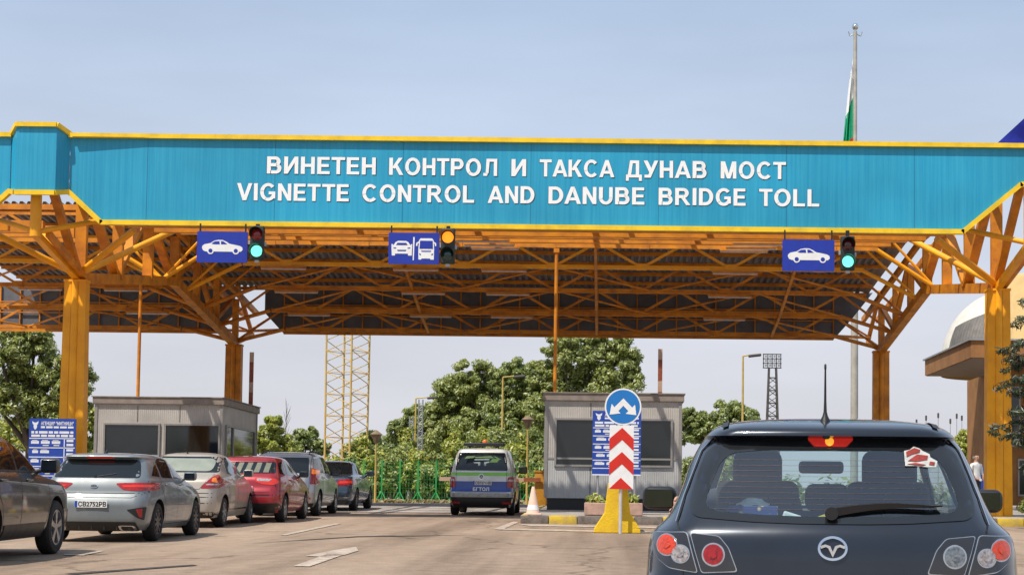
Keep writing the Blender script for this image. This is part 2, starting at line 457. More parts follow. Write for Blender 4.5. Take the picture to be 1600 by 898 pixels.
def block_text(mb, word, mapf, u0, u1, v0, cap, t0, grow=0.0):
    pos, x = [], 0.0
    for i, ch in enumerate(word):
        w_, polys = glyph(ch); gap = .15
        nx = word[i + 1] if i + 1 < len(word) else ''
        if ch in 'TТАAVУ' or nx in 'TТАAVУ': gap = .10
        if (ch + nx) in ('ТА', 'АК', 'DA', 'LL'): gap = .06 if ch != 'L' else .15
        pos.append((x, polys)); x += w_ + gap; last = gap
    W_ = x - last
    k = 0
    for x, polys in pos:
        for q in polys:
            cx = sum(p[0] for p in q) / len(q); cy = sum(p[1] for p in q) / len(q)
            P_ = [mapf(u0 + (x + p[0] + grow * (1 if p[0] > cx else -1)) / W_ * (u1 - u0), v0 + (p[1] + grow * (1 if p[1] > cy else -1)) * cap, t0 - .0007 * (k % 9)) for p in q]
            mb.add(P_, [tuple(range(len(q)))]); k += 1
# ================================================================== ground, road
def gp(px, py):
    Y = 40.0
    for _ in range(60):
        p = at(px, py, Y); g = ground(Y)
        d = (p - Vector((0, 0, CAMZ))) / Y
        Y = 0.5 * Y + 0.5 * (g - CAMZ) / d.z
    p = at(px, py, Y); p.z = ground(Y); return p

def ground_mat():
    M = bpy.data.materials.new('dry_grass'); M.use_nodes = True
    t = M.node_tree; b = t.nodes['Principled BSDF']; L = t.links.new
    tcn = t.nodes.new('ShaderNodeTexCoord')
    n = t.nodes.new('ShaderNodeTexNoise'); n.inputs['Scale'].default_value = 0.7; n.inputs['Detail'].default_value = 8
    L(tcn.outputs['Object'], n.inputs[0])
    r = t.nodes.new('ShaderNodeValToRGB'); c = r.color_ramp
    c.elements[0].position = .35; c.elements[0].color = (0.20, 0.16, 0.07, 1); c.elements[1].position = .65; c.elements[1].color = (0.10, 0.11, 0.03, 1)
    L(n.outputs[0], r.inputs[0]); L(r.outputs[0], b.inputs['Base Color']); b.inputs['Roughness'].default_value = 0.95
    return M

def asphalt_mat(name, base, pale, dark, crack=True):
    M = bpy.data.materials.new(name); M.use_nodes = True
    t = M.node_tree; b = t.nodes['Principled BSDF']; L = t.links.new
    tcn = t.nodes.new('ShaderNodeTexCoord')
    def noise(sc, det, rough=.6, st=(1, 1, 1)):
        mpn = t.nodes.new('ShaderNodeMapping'); mpn.inputs['Scale'].default_value = st; L(tcn.outputs['Object'], mpn.inputs[0])
        n = t.nodes.new('ShaderNodeTexNoise'); n.inputs['Scale'].default_value = sc; n.inputs['Detail'].default_value = det
        n.inputs['Roughness'].default_value = rough; L(mpn.outputs[0], n.inputs[0]); return n.outputs[0]
    def ramp(src, a, bb, c0, c1):
        r = t.nodes.new('ShaderNodeValToRGB'); r.color_ramp.elements[0].position = a; r.color_ramp.elements[1].position = bb
        r.color_ramp.elements[0].color = (*c0, 1); r.color_ramp.elements[1].color = (*c1, 1); L(src, r.inputs[0]); return r.outputs[0]
    def mix(a, bb, fac, mode='MIX'):
        x = t.nodes.new('ShaderNodeMixRGB'); x.blend_type = mode
        if isinstance(fac, float): x.inputs[0].default_value = fac
        else: L(fac, x.inputs[0])
        L(a, x.inputs[1]); L(bb, x.inputs[2]); return x.outputs[0]
    big = ramp(noise(.16, 5, .6, (1, .45, 1)), .36, .66, base, pale)
    tracks = ramp(noise(.55, 4, .55, (1.6, .07, 1)), .42, .66, (1, 1, 1), (.62, .60, .59))
    fine = ramp(noise(42, 4, .8), .3, .7, (.62, .61, .60), (1.28, 1.27, 1.25))
    mid = ramp(noise(2.6, 7, .7), .32, .7, (.80, .79, .78), (1.14, 1.13, 1.12))
    c = mix(big, tracks, 1.0, 'MULTIPLY'); c = mix(c, fine, .8, 'MULTIPLY'); c = mix(c, mid, 1.0, 'MULTIPLY')
    # oil spots
    spots = ramp(noise(1.3, 3, .5), .66, .76, (1, 1, 1), (.42, .40, .38)); c = mix(c, spots, .85, 'MULTIPLY')
    if crack:
        v = t.nodes.new('ShaderNodeTexVoronoi'); v.feature = 'DISTANCE_TO_EDGE'; v.inputs['Scale'].default_value = .11
        mp2 = t.nodes.new('ShaderNodeMapping'); L(tcn.outputs['Object'], mp2.inputs[0])
        wn = t.nodes.new('ShaderNodeTexNoise'); wn.inputs['Scale'].default_value = .9; wn.inputs['Detail'].default_value = 6; L(tcn.outputs['Object'], wn.inputs[0])
        ad = t.nodes.new('ShaderNodeMixRGB'); ad.blend_type = 'LINEAR_LIGHT'; ad.inputs[0].default_value = .9
        L(mp2.outputs[0], ad.inputs[1]); L(wn.outputs['Color'], ad.inputs[2]); L(ad.outputs[0], v.inputs['Vector'])
        cr_ = ramp(v.outputs[0], .0018, .006, (.38, .36, .34), (1, 1, 1)); c = mix(c, cr_, .75, 'MULTIPLY')
    L(c, b.inputs['Base Color']); b.inputs['Roughness'].default_value = .85; b.inputs['Specular IOR Level'].default_value = .25
    bn = t.nodes.new('ShaderNodeBump'); bn.inputs['Strength'].default_value = .45; bn.inputs['Distance'].default_value = .012
    L(noise(55, 4, .8), bn.inputs['Height']); L(bn.outputs[0], b.inputs['Normal'])
    return M

def sheet(name, x0, x1, ys, dz, m):
    mb = MB()
    for a, b_ in zip(ys[:-1], ys[1:]):
        mb.add([(x0, a, ground(a) + dz), (x1, a, ground(a) + dz), (x1, b_, ground(b_) + dz), (x0, b_, ground(b_) + dz)], [(0, 1, 2, 3)])
    o = mb.build(name, m); bm = bmesh.new(); bm.from_mesh(o.data); bmesh.ops.remove_doubles(bm, verts=bm.verts, dist=1e-4); bm.to_mesh(o.data); bm.free()
    return tag(o, kind='structure')

sheet('ground', -1500, 1500, [-300, -30, 62, 400, 3500], 0, ground_mat())
asph = asphalt_mat('asphalt', (0.315, 0.232, 0.168), (0.395, 0.30, 0.224), (0, 0, 0))
sheet('road', -45, 45, [-30, 62, 73.5], 0.006, asph)
conc_sunlit = asphalt_mat('paving_sunlit', (0.40, 0.36, 0.33), (0.50, 0.46, 0.42), (0, 0, 0), crack=False)
sheet('sunlit_apron', -40, 40, [49.2, 62, 73.0], 0.012, conc_sunlit)  # apron coloured pale to stand in for sunlit ground past the canopy

worn = bpy.data.materials.new('worn_road_paint'); worn.use_nodes = True
def _worn():
    t = worn.node_tree; b = t.nodes['Principled BSDF']; L = t.links.new
    tcn = t.nodes.new('ShaderNodeTexCoord'); n = t.nodes.new('ShaderNodeTexNoise'); n.inputs['Scale'].default_value = 5; n.inputs['Detail'].default_value = 8
    n.inputs['Roughness'].default_value = .75; L(tcn.outputs['Object'], n.inputs[0])
    r = t.nodes.new('ShaderNodeValToRGB'); r.color_ramp.elements[0].position = .42; r.color_ramp.elements[1].position = .60
    r.color_ramp.elements[0].color = (.335, .25, .185, 1); r.color_ramp.elements[1].color = (.52, .44, .36, 1)
    L(n.outputs[0], r.inputs[0]); L(r.outputs[0], b.inputs['Base Color']); b.inputs['Roughness'].default_value = .8
_worn()
def marking(name, quads, dz=.016, m=None):
    mb = MB()
    for q in quads:
        P = [gp(*p) for p in q]
        vs = [(p.x, p.y, p.z + dz) for p in P]
        tri = geometry.tessellate_polygon([[Vector((p.x, p.y, 0)) for p in P]])
        mb.add(vs, [tuple(t) for t in tri])
    return tag(mb.build(name, m or worn), kind='structure')
marking('lane_line', [[(438, 836), (446, 837), (533, 818.5), (526, 817.5)]])
marking('road_arrow', [[(458, 885.5), (484, 886), (538, 867), (512, 866)], [(478, 869), (505, 871), (538, 868), (560, 861), (556, 855), (520, 860.5)]])
marking('lane_line', [[(100, 868.0), (130, 868.8), (163, 861.5), (156, 861.2), (126, 866.6), (100, 866.2)]])
marking('road_marking', [[(772, 826.5), (783, 828.5), (812, 815.5), (802, 815)], [(783, 828), (772, 826), (1030, 830.8), (1034, 833.8)],
                       [(806, 819), (828, 822), (1030, 825.5), (1030, 823.2), (830, 819.5)]])
# dark sealed joints and a patch in the asphalt
tar = mat('tar', (0.045, 0.036, 0.03), .7, var=.4, scale=6)
marking('tar_seam', [[(100, 897), (120, 898.2), (310, 884), (300, 882.8)], [(380, 850), (560, 838), (760, 836), (560, 839.2)]], .014, tar)

# ================================================================== islands with painted kerbs
kerb_grey = mat('kerb_grey', (0.20, 0.165, 0.14), .85, var=.5, scale=5, bump=.3)
kerb_yellow = mat('kerb_yellow', (0.62, 0.42, 0.02), .75, var=.7, scale=4, dark=(.30, .24, .12), bump=.25)
slab_m = mat('island_concrete', (0.38, 0.33, 0.28), .9, var=.35, scale=3, bump=.3)
def island(label, x0, x1, y0, y1, ph=0, h=.2, front=True, left=True, right=False):
    t = thing('traffic_island', label, 'traffic island', ((x0 + x1) / 2, y0, ground(y0)))
    mb = MB(); a, b_ = y0 + .17, y1
    ya = [a, min(62, b_ - .01), b_] if b_ > 62 else [a, b_]
    for q, r in zip(ya[:-1], ya[1:]):
        mb.add([(x0 + .17, q, ground(q) - .1), (x1 - .17, q, ground(q) - .1), (x1 - .17, r, ground(r) - .1), (x0 + .17, r, ground(r) - .1),
                (x0 + .17, q, ground(q) + h - .02), (x1 - .17, q, ground(q) + h - .02), (x1 - .17, r, ground(r) + h - .02), (x0 + .17, r, ground(r) + h - .02)],
               [(0, 3, 2, 1), (4, 5, 6, 7), (0, 1, 5, 4), (1, 2, 6, 5), (2, 3, 7, 6), (3, 0, 4, 7)])
    mb.build('slab', slab_m, t)
    def stone(c, d, i, M=None):
        k = MB(); k.box(c, d, M, bev=.025); k.build('kerb_stone', (kerb_yellow, kerb_grey)[(i + ph) % 2], t, smooth=40)
    n = max(1, round((x1 - x0) / .66)); l = (x1 - x0) / n
    for i in range(n):
        stone((x0 + (i + .5) * l, y0 + .08, ground(y0) + h / 2 - .03), (l - .012, .16, h + .06), i + 1)
    k = int((min(y1, y0 + 14) - y0 - .17) / .95)
    for side, xs in ((left, x0 + .08), (right, x1 - .08)):
        if not side: continue
        for i in range(k):
            yy = y0 + .17 + (i + .5) * .95
            stone((xs, yy, ground(yy) + h / 2 - .03), (.16, .938, h + .06), i, Matrix.Rotation(math.atan(SLOPE), 3, 'X'))
    return t
island('yellow and grey kerbed island under the booth behind the yellow barrier', -1.98, 2.0, 40.2, 60, ph=0, right=True)
island('kerbed island on the right around the right front canopy column', 8.9, 20, 42.2, 66, ph=0)
island('kerbed island under the left toll booth', -15.6, -11.35, 48.0, 62, ph=1, left=False, right=True)

# ================================================================== canopy
ZR = CAMZ            # heights below are above the camera, as surveyed
CX_L, CX_R = -13.9, 10.2
def P(x, y, z): return Vector((x, y, z + ZR))
canopy = thing('toll_canopy', 'orange steel toll canopy with turquoise fascia carrying white lettering', 'toll canopy', (-1.85, 45, ground(45)))
fas = bpy.data.materials.new('fascia_turquoise'); fas.use_nodes = True
def _fas():
    t = fas.node_tree; b = t.nodes['Principled BSDF']; L = t.links.new
    tcn = t.nodes.new('ShaderNodeTexCoord'); mpn = t.nodes.new('ShaderNodeMapping'); mpn.inputs['Scale'].default_value = (9, 9, .16); L(tcn.outputs['Object'], mpn.inputs[0])
    n = t.nodes.new('ShaderNodeTexNoise'); n.inputs['Scale'].default_value = 1.5; n.inputs['Detail'].default_value = 8; n.inputs['Roughness'].default_value = .75; L(mpn.outputs[0], n.inputs[0])
    r = t.nodes.new('ShaderNodeValToRGB'); r.color_ramp.elements[0].position = .33; r.color_ramp.elements[1].position = .72
    r.color_ramp.elements[0].color = (.004, .265, .465, 1); r.color_ramp.elements[1].color = (.035, .365, .55, 1); L(n.outputs[0], r.inputs[0])
    n2 = t.nodes.new('ShaderNodeTexNoise'); n2.inputs['Scale'].default_value = .35; n2.inputs['Detail'].default_value = 4; L(tcn.outputs['Object'], n2.inputs[0])
    m2 = t.nodes.new('ShaderNodeMapRange'); m2.inputs[1].default_value = .35; m2.inputs[2].default_value = .65; m2.inputs[3].default_value = .88; m2.inputs[4].default_value = 1.10; L(n2.outputs[0], m2.inputs[0])
    mm = t.nodes.new('ShaderNodeMixRGB'); mm.blend_type = 'MULTIPLY'; mm.inputs[0].default_value = 1; L(r.outputs[0], mm.inputs[1]); L(m2.outputs[0], mm.inputs[2])
    L(mm.outputs[0], b.inputs['Base Color']); b.inputs['Roughness'].default_value = .42
    w_ = t.nodes.new('ShaderNodeTexWave'); w_.bands_direction = 'X'; w_.inputs['Scale'].default_value = 2.2; w_.inputs['Distortion'].default_value = .6; L(tcn.outputs['Object'], w_.inputs[0])
    bn = t.nodes.new('ShaderNodeBump'); bn.inputs['Strength'].default_value = .035; bn.inputs['Distance'].default_value = .02; L(w_.outputs[0], bn.inputs['Height']); L(bn.outputs[0], b.inputs['Normal'])
_fas()
FY = 41.5
def xz(u, v, t): return P(u, t, v)
def fascia(poly, y, name='fascia_panel'):
    return MB().prism(poly, xz, y, y + .14).build(name, fas, canopy)
def strip(parent, pts, y, w, d=.10, name='fascia_trim'):
    mb = MB()
    for (a, b_) in zip(pts[:-1], pts[1:]):
        a, b_ = Vector((a[0], 0, a[1])), Vector((b_[0], 0, b_[1])); dd = (b_ - a).normalized() * (w * .22)
        A = P(a.x - dd.x, y, a.z - dd.z); B = P(b_.x + dd.x, y, b_.z + dd.z)
        mb.bar(A, B, d, w, up=(0, 1, 0)) if abs(dd.z) > abs(dd.x) * 3 else mb.bar(A, B, d, w)
    return mb.build(name, trim_yellow, parent)
main_poly = [(-13.08, 7.36), (-12.28, 6.63), (8.57, 6.63), (9.98, 7.80), (13.4, 7.80), (13.4, 8.72), (-13.08, 8.72)]
fp = fascia(main_poly, FY)
strip(fp, [(-13.08, 8.74), (13.4, 8.74)], FY + .0, .11, .2)
strip(fp, [(-13.08, 7.36), (-12.28, 6.63), (8.57, 6.63), (9.98, 7.80), (13.4, 7.80)], FY + .01, .115, .16)
fl = fascia([(-22, 6.63), (-15.3, 6.63), (-14.52, 7.36), (-14.52, 8.72), (-22, 8.72)], FY)
strip(fl, [(-22, 8.74), (-14.52, 8.74)], FY, .11, .2)
strip(fl, [(-22, 6.63), (-15.3, 6.63), (-14.52, 7.36)], FY + .01, .115, .16)
# octagonal bay over the column line
bay_plan = [(-14.5, FY - .004), (-14.27, FY - .34), (-13.31, FY - .34), (-13.085, FY - .004)]
mb = MB()
zt0, zt1, zb0, zb1 = 8.74, 8.90, 7.36, 7.28
vs = []
for (x, y), zt, zb in zip(bay_plan, (zt0, zt1, zt1, zt0), (zb0, zb1, zb1, zb0)): vs += [P(x, y, zb), P(x, y, zt)]
mb.add(vs, [(0, 2, 3, 1), (2, 4, 5, 3), (4, 6, 7, 5), (0, 6, 4, 2), (1, 3, 5, 7), (0, 1, 7, 6)])
bay = mb.build('fascia_bay', fas, canopy)
mb = MB()
for k in range(3):
    (xa, ya), (xb, yb) = bay_plan[k], bay_plan[k + 1]
    za, zb_ = (zt0, zt1, zt1, zt0)[k], (zt0, zt1, zt1, zt0)[k + 1]
    mb.bar(P(xa, ya - .02, za + .03), P(xb, yb - .02, zb_ + .03), .10, .11)
mb.build('fascia_trim', trim_yellow, bay)
mb = MB()
for k in range(3):
    (xa, ya), (xb, yb) = bay_plan[k], bay_plan[k + 1]
    za, zb_ = (zb0, zb1, zb1, zb0)[k], (zb0, zb1, zb1, zb0)[k + 1]
    mb.bar(P(xa, ya - .02, za), P(xb, yb - .02, zb_), .10, .115)
mb.build('fascia_trim', trim_yellow, bay)
# added wedge, shaped to cast the tapering shadow under the top trim
MB().add([P(-13.0, FY - .02, 8.69), P(-9.2, FY - .02, 8.69), P(-13.0, FY - .17, 8.69), P(-13.0, FY - .17, 8.72), P(-9.2, FY - .03, 8.72), P(-13.0, FY - .02, 8.72)],
         [(0, 1, 2), (2, 1, 4, 3), (0, 2, 3, 5)]).build('shadow_wedge', trim_yellow, fp)

jm = mat('fascia_joint', (.004, .15, .27), .6, var=.2, scale=4)
for x in (-11.2, -8.1, -5.0, -1.9, 1.2, 4.3, 7.4, 10.5):
    MB().box(P(x, FY - .0015, 7.7 if x < 9 else 8.25), (.010, .004, 2.02 if x < 9 else .86)).build('panel_joint', jm, fp)
WORDS = [[('ВИНЕТЕН', 417, 587), ('КОНТРОЛ', 608, 777), ('И', 799, 822), ('ТАКСА', 843, 960), ('ДУНАВ', 978, 1104), ('МОСТ', 1126, 1228)],
         [('VIGNETTE', 370, 545), ('CONTROL', 566, 741), ('AND', 762, 835), ('DANUBE', 857, 1007), ('BRIDGE', 1029, 1165), ('TOLL', 1186, 1280)]]
letter_w = mat('letter_white', (.86, .86, .86), .45, var=.05, scale=5, emit=None)
letter_s = mat('letter_edge', (.02, .05, .08), .6)
for line, (bx, by) in zip(WORDS, ((417, 271.3), (372, 313))):
    z0 = at(bx, by, FY).z - ZR; capm = 27.2 / 65.06
    for wd, xa, xb in line:
        mb = MB(); ua, ub = at(xa, by, FY).x, at(xb, by, FY).x
        mb.use(letter_w); block_text(mb, wd, xz, ua, ub, z0, capm, FY - .010)
        mb.use(letter_s); block_text(mb, wd, xz, ua - .006, ub + .012, z0 - .006, capm * 1.0, FY - .004, .012)
        mb.build('lettering', None, fp)

# columns: box halves with a round rib down the front
def column(x, y, ztop, wtop, wbot, m):
    g = ground(y) + .05; zt = ztop + ZR
    mb = MB()
    for s in (-1, 1):
        for (dx, ww, dy) in ((s * .335, .33, .23),):
            vs = []
            for z, W_ in ((g, wbot), (zt, wtop)):
                k = W_
                for px, py in ((dx - ww / 2, -dy), (dx + ww / 2, -dy), (dx + ww / 2, dy), (dx - ww / 2, dy)):
                    vs.append((x + px * k, y + py * k * 1.3, z))
            mb.add(vs, [(0, 1, 2, 3), (7, 6, 5, 4), (0, 4, 5, 1), (1, 5, 6, 2), (2, 6, 7, 3), (3, 7, 4, 0)])
    for yy in (-.20, .20):
        mb.tube((x, y + yy * wbot * 1.15, g), (x, y + yy * wtop * 1.15, zt), .175 * wbot, .175 * wtop, 18)
    mb.box((x, y, zt - .02), (wtop * 1.06, wtop * .72, .06))
    mb.box((x, y, g + .03), (wbot * 1.25, wbot * 1.1, .07))
    mb.build('column', m, canopy, smooth=40)
column(CX_L, 45, 5.65, .56, .68, steel_yellow_lit); column(CX_R, 45, 5.68, .58, .68, steel_yellow_lit)
column(CX_L, 64.2, 5.72, .58, .62, steel_orange_shade); column(CX_R, 64.2, 5.74, .58, .62, steel_orange_shade)

def side_truss(X, gate):
    bot = [(41.6, 6.35), (45, 5.72), (55, 6.92), (64.2, 5.78), (67.4, 6.42)]
    def zb(y):
        for (a, za), (b_, zb_) in zip(bot[:-1], bot[1:]):
            if a <= y <= b_: return za + (zb_ - za) * (y - a) / (b_ - a)
    def zt(y): return 8.45 if y < 54 else 8.45 - .1 * (y - 54)
    mb = MB().use(steel_orange_shade)
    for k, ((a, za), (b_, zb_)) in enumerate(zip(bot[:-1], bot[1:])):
        mb.use(steel_yellow_lit if k == 0 else steel_orange_shade)
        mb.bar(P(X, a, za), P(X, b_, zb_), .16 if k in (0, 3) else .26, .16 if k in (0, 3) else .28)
    mb.use(steel_orange_shade)
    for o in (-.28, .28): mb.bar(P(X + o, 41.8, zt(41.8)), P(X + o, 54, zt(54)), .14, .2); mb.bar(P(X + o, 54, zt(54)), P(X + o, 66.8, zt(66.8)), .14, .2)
    mb.use(steel_yellow_lit); mb.tube(P(X, 41.6, 6.28), P(X, 41.6, 8.3), .135, n=12)
    # twin inclined leg
    mb.use(steel_orange_shade); mb.bar(P(X + .22, 41.9, 6.4), P(X + .16, 45.1, 5.75), .14)
    mb.build('side_truss', None, canopy, smooth=40)
    mb = MB().use(steel_orange_shade)
    vy = [45.2, 48.6, 51.8, 55, 58, 61, 64.2]
    for i, y in enumerate(vy):
        wv = .29 if y < 56 else .22
        mb.bar(P(X + .02, y, zb(y)), P(X + .02, y, zt(y)), wv, .18, up=(0, 1, 0))
    for i in range(len(vy) - 1):
        a, b_ = vy[i], vy[i + 1]
        wv = .26 if a < 56 else .16
        if i % 2 == 0: mb.bar(P(X - .05, a + .2, zt(a)), P(X - .05, b_, zb(b_) + .1), wv, .15, up=(0, 1, 0))
        else: mb.bar(P(X - .05, a, zb(a) + .1), P(X - .05, b_ - .2, zt(b_)), wv, .15, up=(0, 1, 0))
    mb.bar(P(X, 42.0, 8.3), P(X, 45, 5.9), .2, .16, up=(0, 1, 0)); mb.bar(P(X, 67.2, 6.5), P(X, 64.4, 8.0), .14, .12, up=(0, 1, 0))
    mb.build('truss_web', None, canopy)
    # braces spreading sideways to the roof frames
    def br(m_, *tubes):
        mb = MB()
        for p, q, r in tubes: mb.tube(p, q, r, n=8)
        mb.build('brace', m_, canopy, smooth=50)
    for s in ((-1, 1) if X < 0 else (-1,)):
        br(steel_yellow_lit, (P(X, 41.65, 6.4), P(X + s * 1.25, 42.6, 6.85), .065))
        br(steel_yellow_lit, (P(X, 45, 5.8), P(X + s * 1.9, 47.5, 7.4), .085), (P(X, 45, 5.8), P(X + s * 1.9, 43.4, 6.75), .085))
        for y, zr in ((53.3, 7.95), (56.2, 7.68), (58.6, 7.2), (61.2, 6.69), (64.0, 6.3)):
            br(steel_yellow_lit if y < 57 else steel_orange_shade, (P(X, y + .3, zb(y + .3) + .05), P(X + s * 1.9, y, zr), .07), (P(X, y + .3, zb(y + .3) + .05), P(X + s * 1.9, y, zr + .8), .045))
        br(steel_orange_shade, (P(X, 66.8, 6.5), P(X + s * 1.9, 64.2, 6.3), .055), (P(X, 66.8, 6.5), P(X + s * 2.0, 64.2, 7.2), .04))
side_truss(CX_L, True); side_truss(CX_R, True)

ROWS = [(53.3, 7.95), (56.2, 7.68), (58.6, 7.20), (61.2, 6.69), (64.0, 6.30)]
XL, XR = -11.95, 8.35
def row(y, z, x0, x1, m, pitch=2.86, dep=.82, th=.16, ph=0):
    mb = MB().use(m); mb.bar(P(x0, y, z), P(x1, y, z), .13, th * .82); mb.bar(P(x0, y, z + dep), P(x1, y, z + dep), .09, .085)
    n = max(2, round((x1 - x0) / pitch)); l = (x1 - x0) / n
    for i in range(n):
        a = x0 + i * l
        mb.bar(P(a, y, z + dep), P(a + l / 2, y, z), .08, up=(0, 1, 0)); mb.bar(P(a + l / 2, y, z), P(a + l, y, z + dep), .08, up=(0, 1, 0))
        mb.box(P(a + l / 2, y, z + .02), (.34, .17, .2))
    mb.build('cross_truss', None, canopy)
for k, (y, z) in enumerate(ROWS):
    m_ = steel_yellow_lit if k == 1 else steel_orange_shade
    row(y, z, XL, XR, m_); row(y, z, -27.2, -15.85, m_)
# front frames just behind the fascia
mb = MB().use(steel_orange_shade)
for (y, z, h_) in ((42.6, 6.83, .26), (45.2, 7.12, .30), (48.0, 7.52, .34), (50.8, 7.82, .34)):
    for (a, b_) in ((XL, XR), (-27, -15.8)):
        mb.bar(P(a, y, z), P(b_, y, z), .2, h_)
for x in (-9.2, -6.6, -3.5, -.4, 2.6, 5.9):
    mb.bar(P(x, 42.6, 6.95), P(x, 53.3, 8.1), .12, .16)
mb.build('girder', None, canopy)
mb = MB().use(steel_orange_shade)
for y in (42.4, 45.2, 48.2, 51.2): mb.bar(P(-22, y, 8.62), P(10.0, y, 8.62), .12, .16)
for x in (-20, -15, -10, -5, 0, 5, 9.9): mb.bar(P(x, 41.7, 8.5), P(x, 53.5, 8.72), .1, .14)
mb.build('rafter', None, canopy)
# ties and wind bracing in the plane of the bottom chords
for x in (-6.65, -.4, 6.1):
    mb = MB().use(steel_orange_shade)
    for (ya, za), (yb, zb_) in zip(ROWS[:-1], ROWS[1:]): mb.bar(P(x, ya, za - .05), P(x, yb, zb_ - .05), .09)
    mb.build('longitudinal_tie', None, canopy)
for (x0, x1) in ((XL, XR), (-27.2, -15.85)):
    for (ya, za), (yb, zb_) in zip(ROWS[1:-1], ROWS[2:]):
        n = max(2, round((x1 - x0) / 5.8)); l = (x1 - x0) / n; mb = MB()
        for i in range(n):
            a = x0 + i * l
            mb.tube(P(a + l / 2, ya, za), P(a, yb, zb_), .036, n=6); mb.tube(P(a + l / 2, ya, za), P(a + l, yb, zb_), .036, n=6)
        mb.build('wind_bracing', steel_orange_shade, canopy)
deck_m = mat('roof_sheeting', (0.28, 0.255, 0.25), .6, .1, var=.3, scale=1.2, stretch=(1, .2, 1))
def corrugated(x0, x1, y0, z0, y1, z1, per=.24, h=.085):
    mb = MB(); n = int((x1 - x0) / per); vs = []; xs = []
    for i in range(n):
        a = x0 + i * per
        xs += [(a, 0), (a + per * .35, 0), (a + per * .5, h), (a + per * .85, h)]
    xs.append((x1, 0))
    for x, d in xs: vs += [P(x, y0, z0 + d), P(x, y1, z1 + d)]
    mb.add(vs, [(2 * i, 2 * i + 2, 2 * i + 3, 2 * i + 1) for i in range(len(xs) - 1)])
    return mb
corrugated(-22, 9.9, 53.2, 9.05, 65.4, 8.02).build('roof_deck', deck_m, canopy)
corrugated(-22, 9.9, 41.65, 8.75, 43.0, 8.8).build('roof_deck', deck_m, canopy)
rear_m = mat('rear_cladding', (0.135, 0.145, 0.165), .6, var=.3, scale=2)
for (x0, x1, ends) in ((XL - .3, XR + .2, 3), (-26, -14.75, 2)):
    zl = 6.24
    poly = [(x0, zl), (x1, zl), (x1 + (.7 if x1 > 0 else .6), zl + .8), (x1 + (1.5 if x1 > 0 else .6), 8.05), (x0 - (.75 if ends & 1 else 0), 8.05), (x0 - (.75 if ends & 1 else 0), zl + .8)]
    rc = MB().prism(poly, xz, 65.2, 65.3).build('rear_fascia', rear_m, canopy)
    mb = MB().use(steel_orange_shade); n = int((x1 - x0) / .74)
    for i in range(n + 1):
        x = x0 + i * (x1 - x0) / n; mb.bar(P(x, 65.14, zl + .05), P(x, 65.14, 8.0), .045, .05, up=(0, 1, 0))
    for z in (zl + .03, 6.95, 7.35): mb.bar(P(x0, 65.12, z), P(x1, 65.12, z), .05, .10 if z < 6.5 else .04)
    mb.build('framing', None, rc)
mb = MB().use(steel_orange_shade)
for i in range(8):
    y = 54 + i * 1.6; z = 9.05 - (y - 53.2) * 1.03 / 12.2 - .07
    mb.bar(P(-21.9, y, z), P(9.8, y, z), .08, .12)
mb.build('purlin', None, canopy)
# dark drain pipe ends
# ---- fluorescent lamps hanging under the frames
lamp_m = mat('lamp_diffuser', (.62, .52, .47), .5, var=.25, scale=4)
lamps = []
def lamp0():
    t = thing('fluorescent_lamp', 'long pale fluorescent lamp hanging under a canopy roof frame', 'lamp', (0, 0, 0), group='fluorescent lamps under the toll canopy')
    MB().box((0, 0, .05), (1.5, .12, .05)).build('housing', steel_orange_shade, t)
    MB().tube((-.73, 0, 0), (.73, 0, 0), .035, n=8).build('tube', lamp_m, t, smooth=40)
    return t
L0 = lamp0(); first = True
rows_y = [(47.8, 7.2), (50.6, 7.5), (53.3, 7.80), (56.2, 7.50), (58.6, 7.02), (61.2, 6.52)]
for k, (y, z) in enumerate(rows_y):
    xs = [-10.6, -6.28, -3.4, 4.15] if k > 2 else [-3.5, 4.2]
    if k in (4,): xs = xs + [-19.3, -16.4]
    if k == 5: xs = xs + [-16.35]
    for x in xs:
        if first: o = L0; first = False
        else:
            o = L0.copy(); col.objects.link(o)
            for ch in L0.children: c = ch.copy(); col.objects.link(c); c.parent = o
        o.location = P(x, y - .12, z)

# ---- two slim orange downpipes from the frames to the booth roofs
for (px, Y, top, lab) in ((217, 54.5, 7.0, 'slim orange pipe running from canopy to the left toll booth'), (867.5, 49.6, 7.3, 'slim orange pipe running from canopy to the right toll booth')):
    x = at(px, 560, Y).x
    mb = MB().tube(P(x, Y, 2.98), P(x, Y, top), .052, n=10); mb.lathe(P(x, Y, 2.97), [(.12, 0), (.12, .03), (.055, .06)], 12)
    mb.box(P(x, Y, top - .05), (.16, .16, .12))
    tag(recenter(mb.build('downpipe', steel_orange_shade, None, smooth=40)), lab, 'pipe')

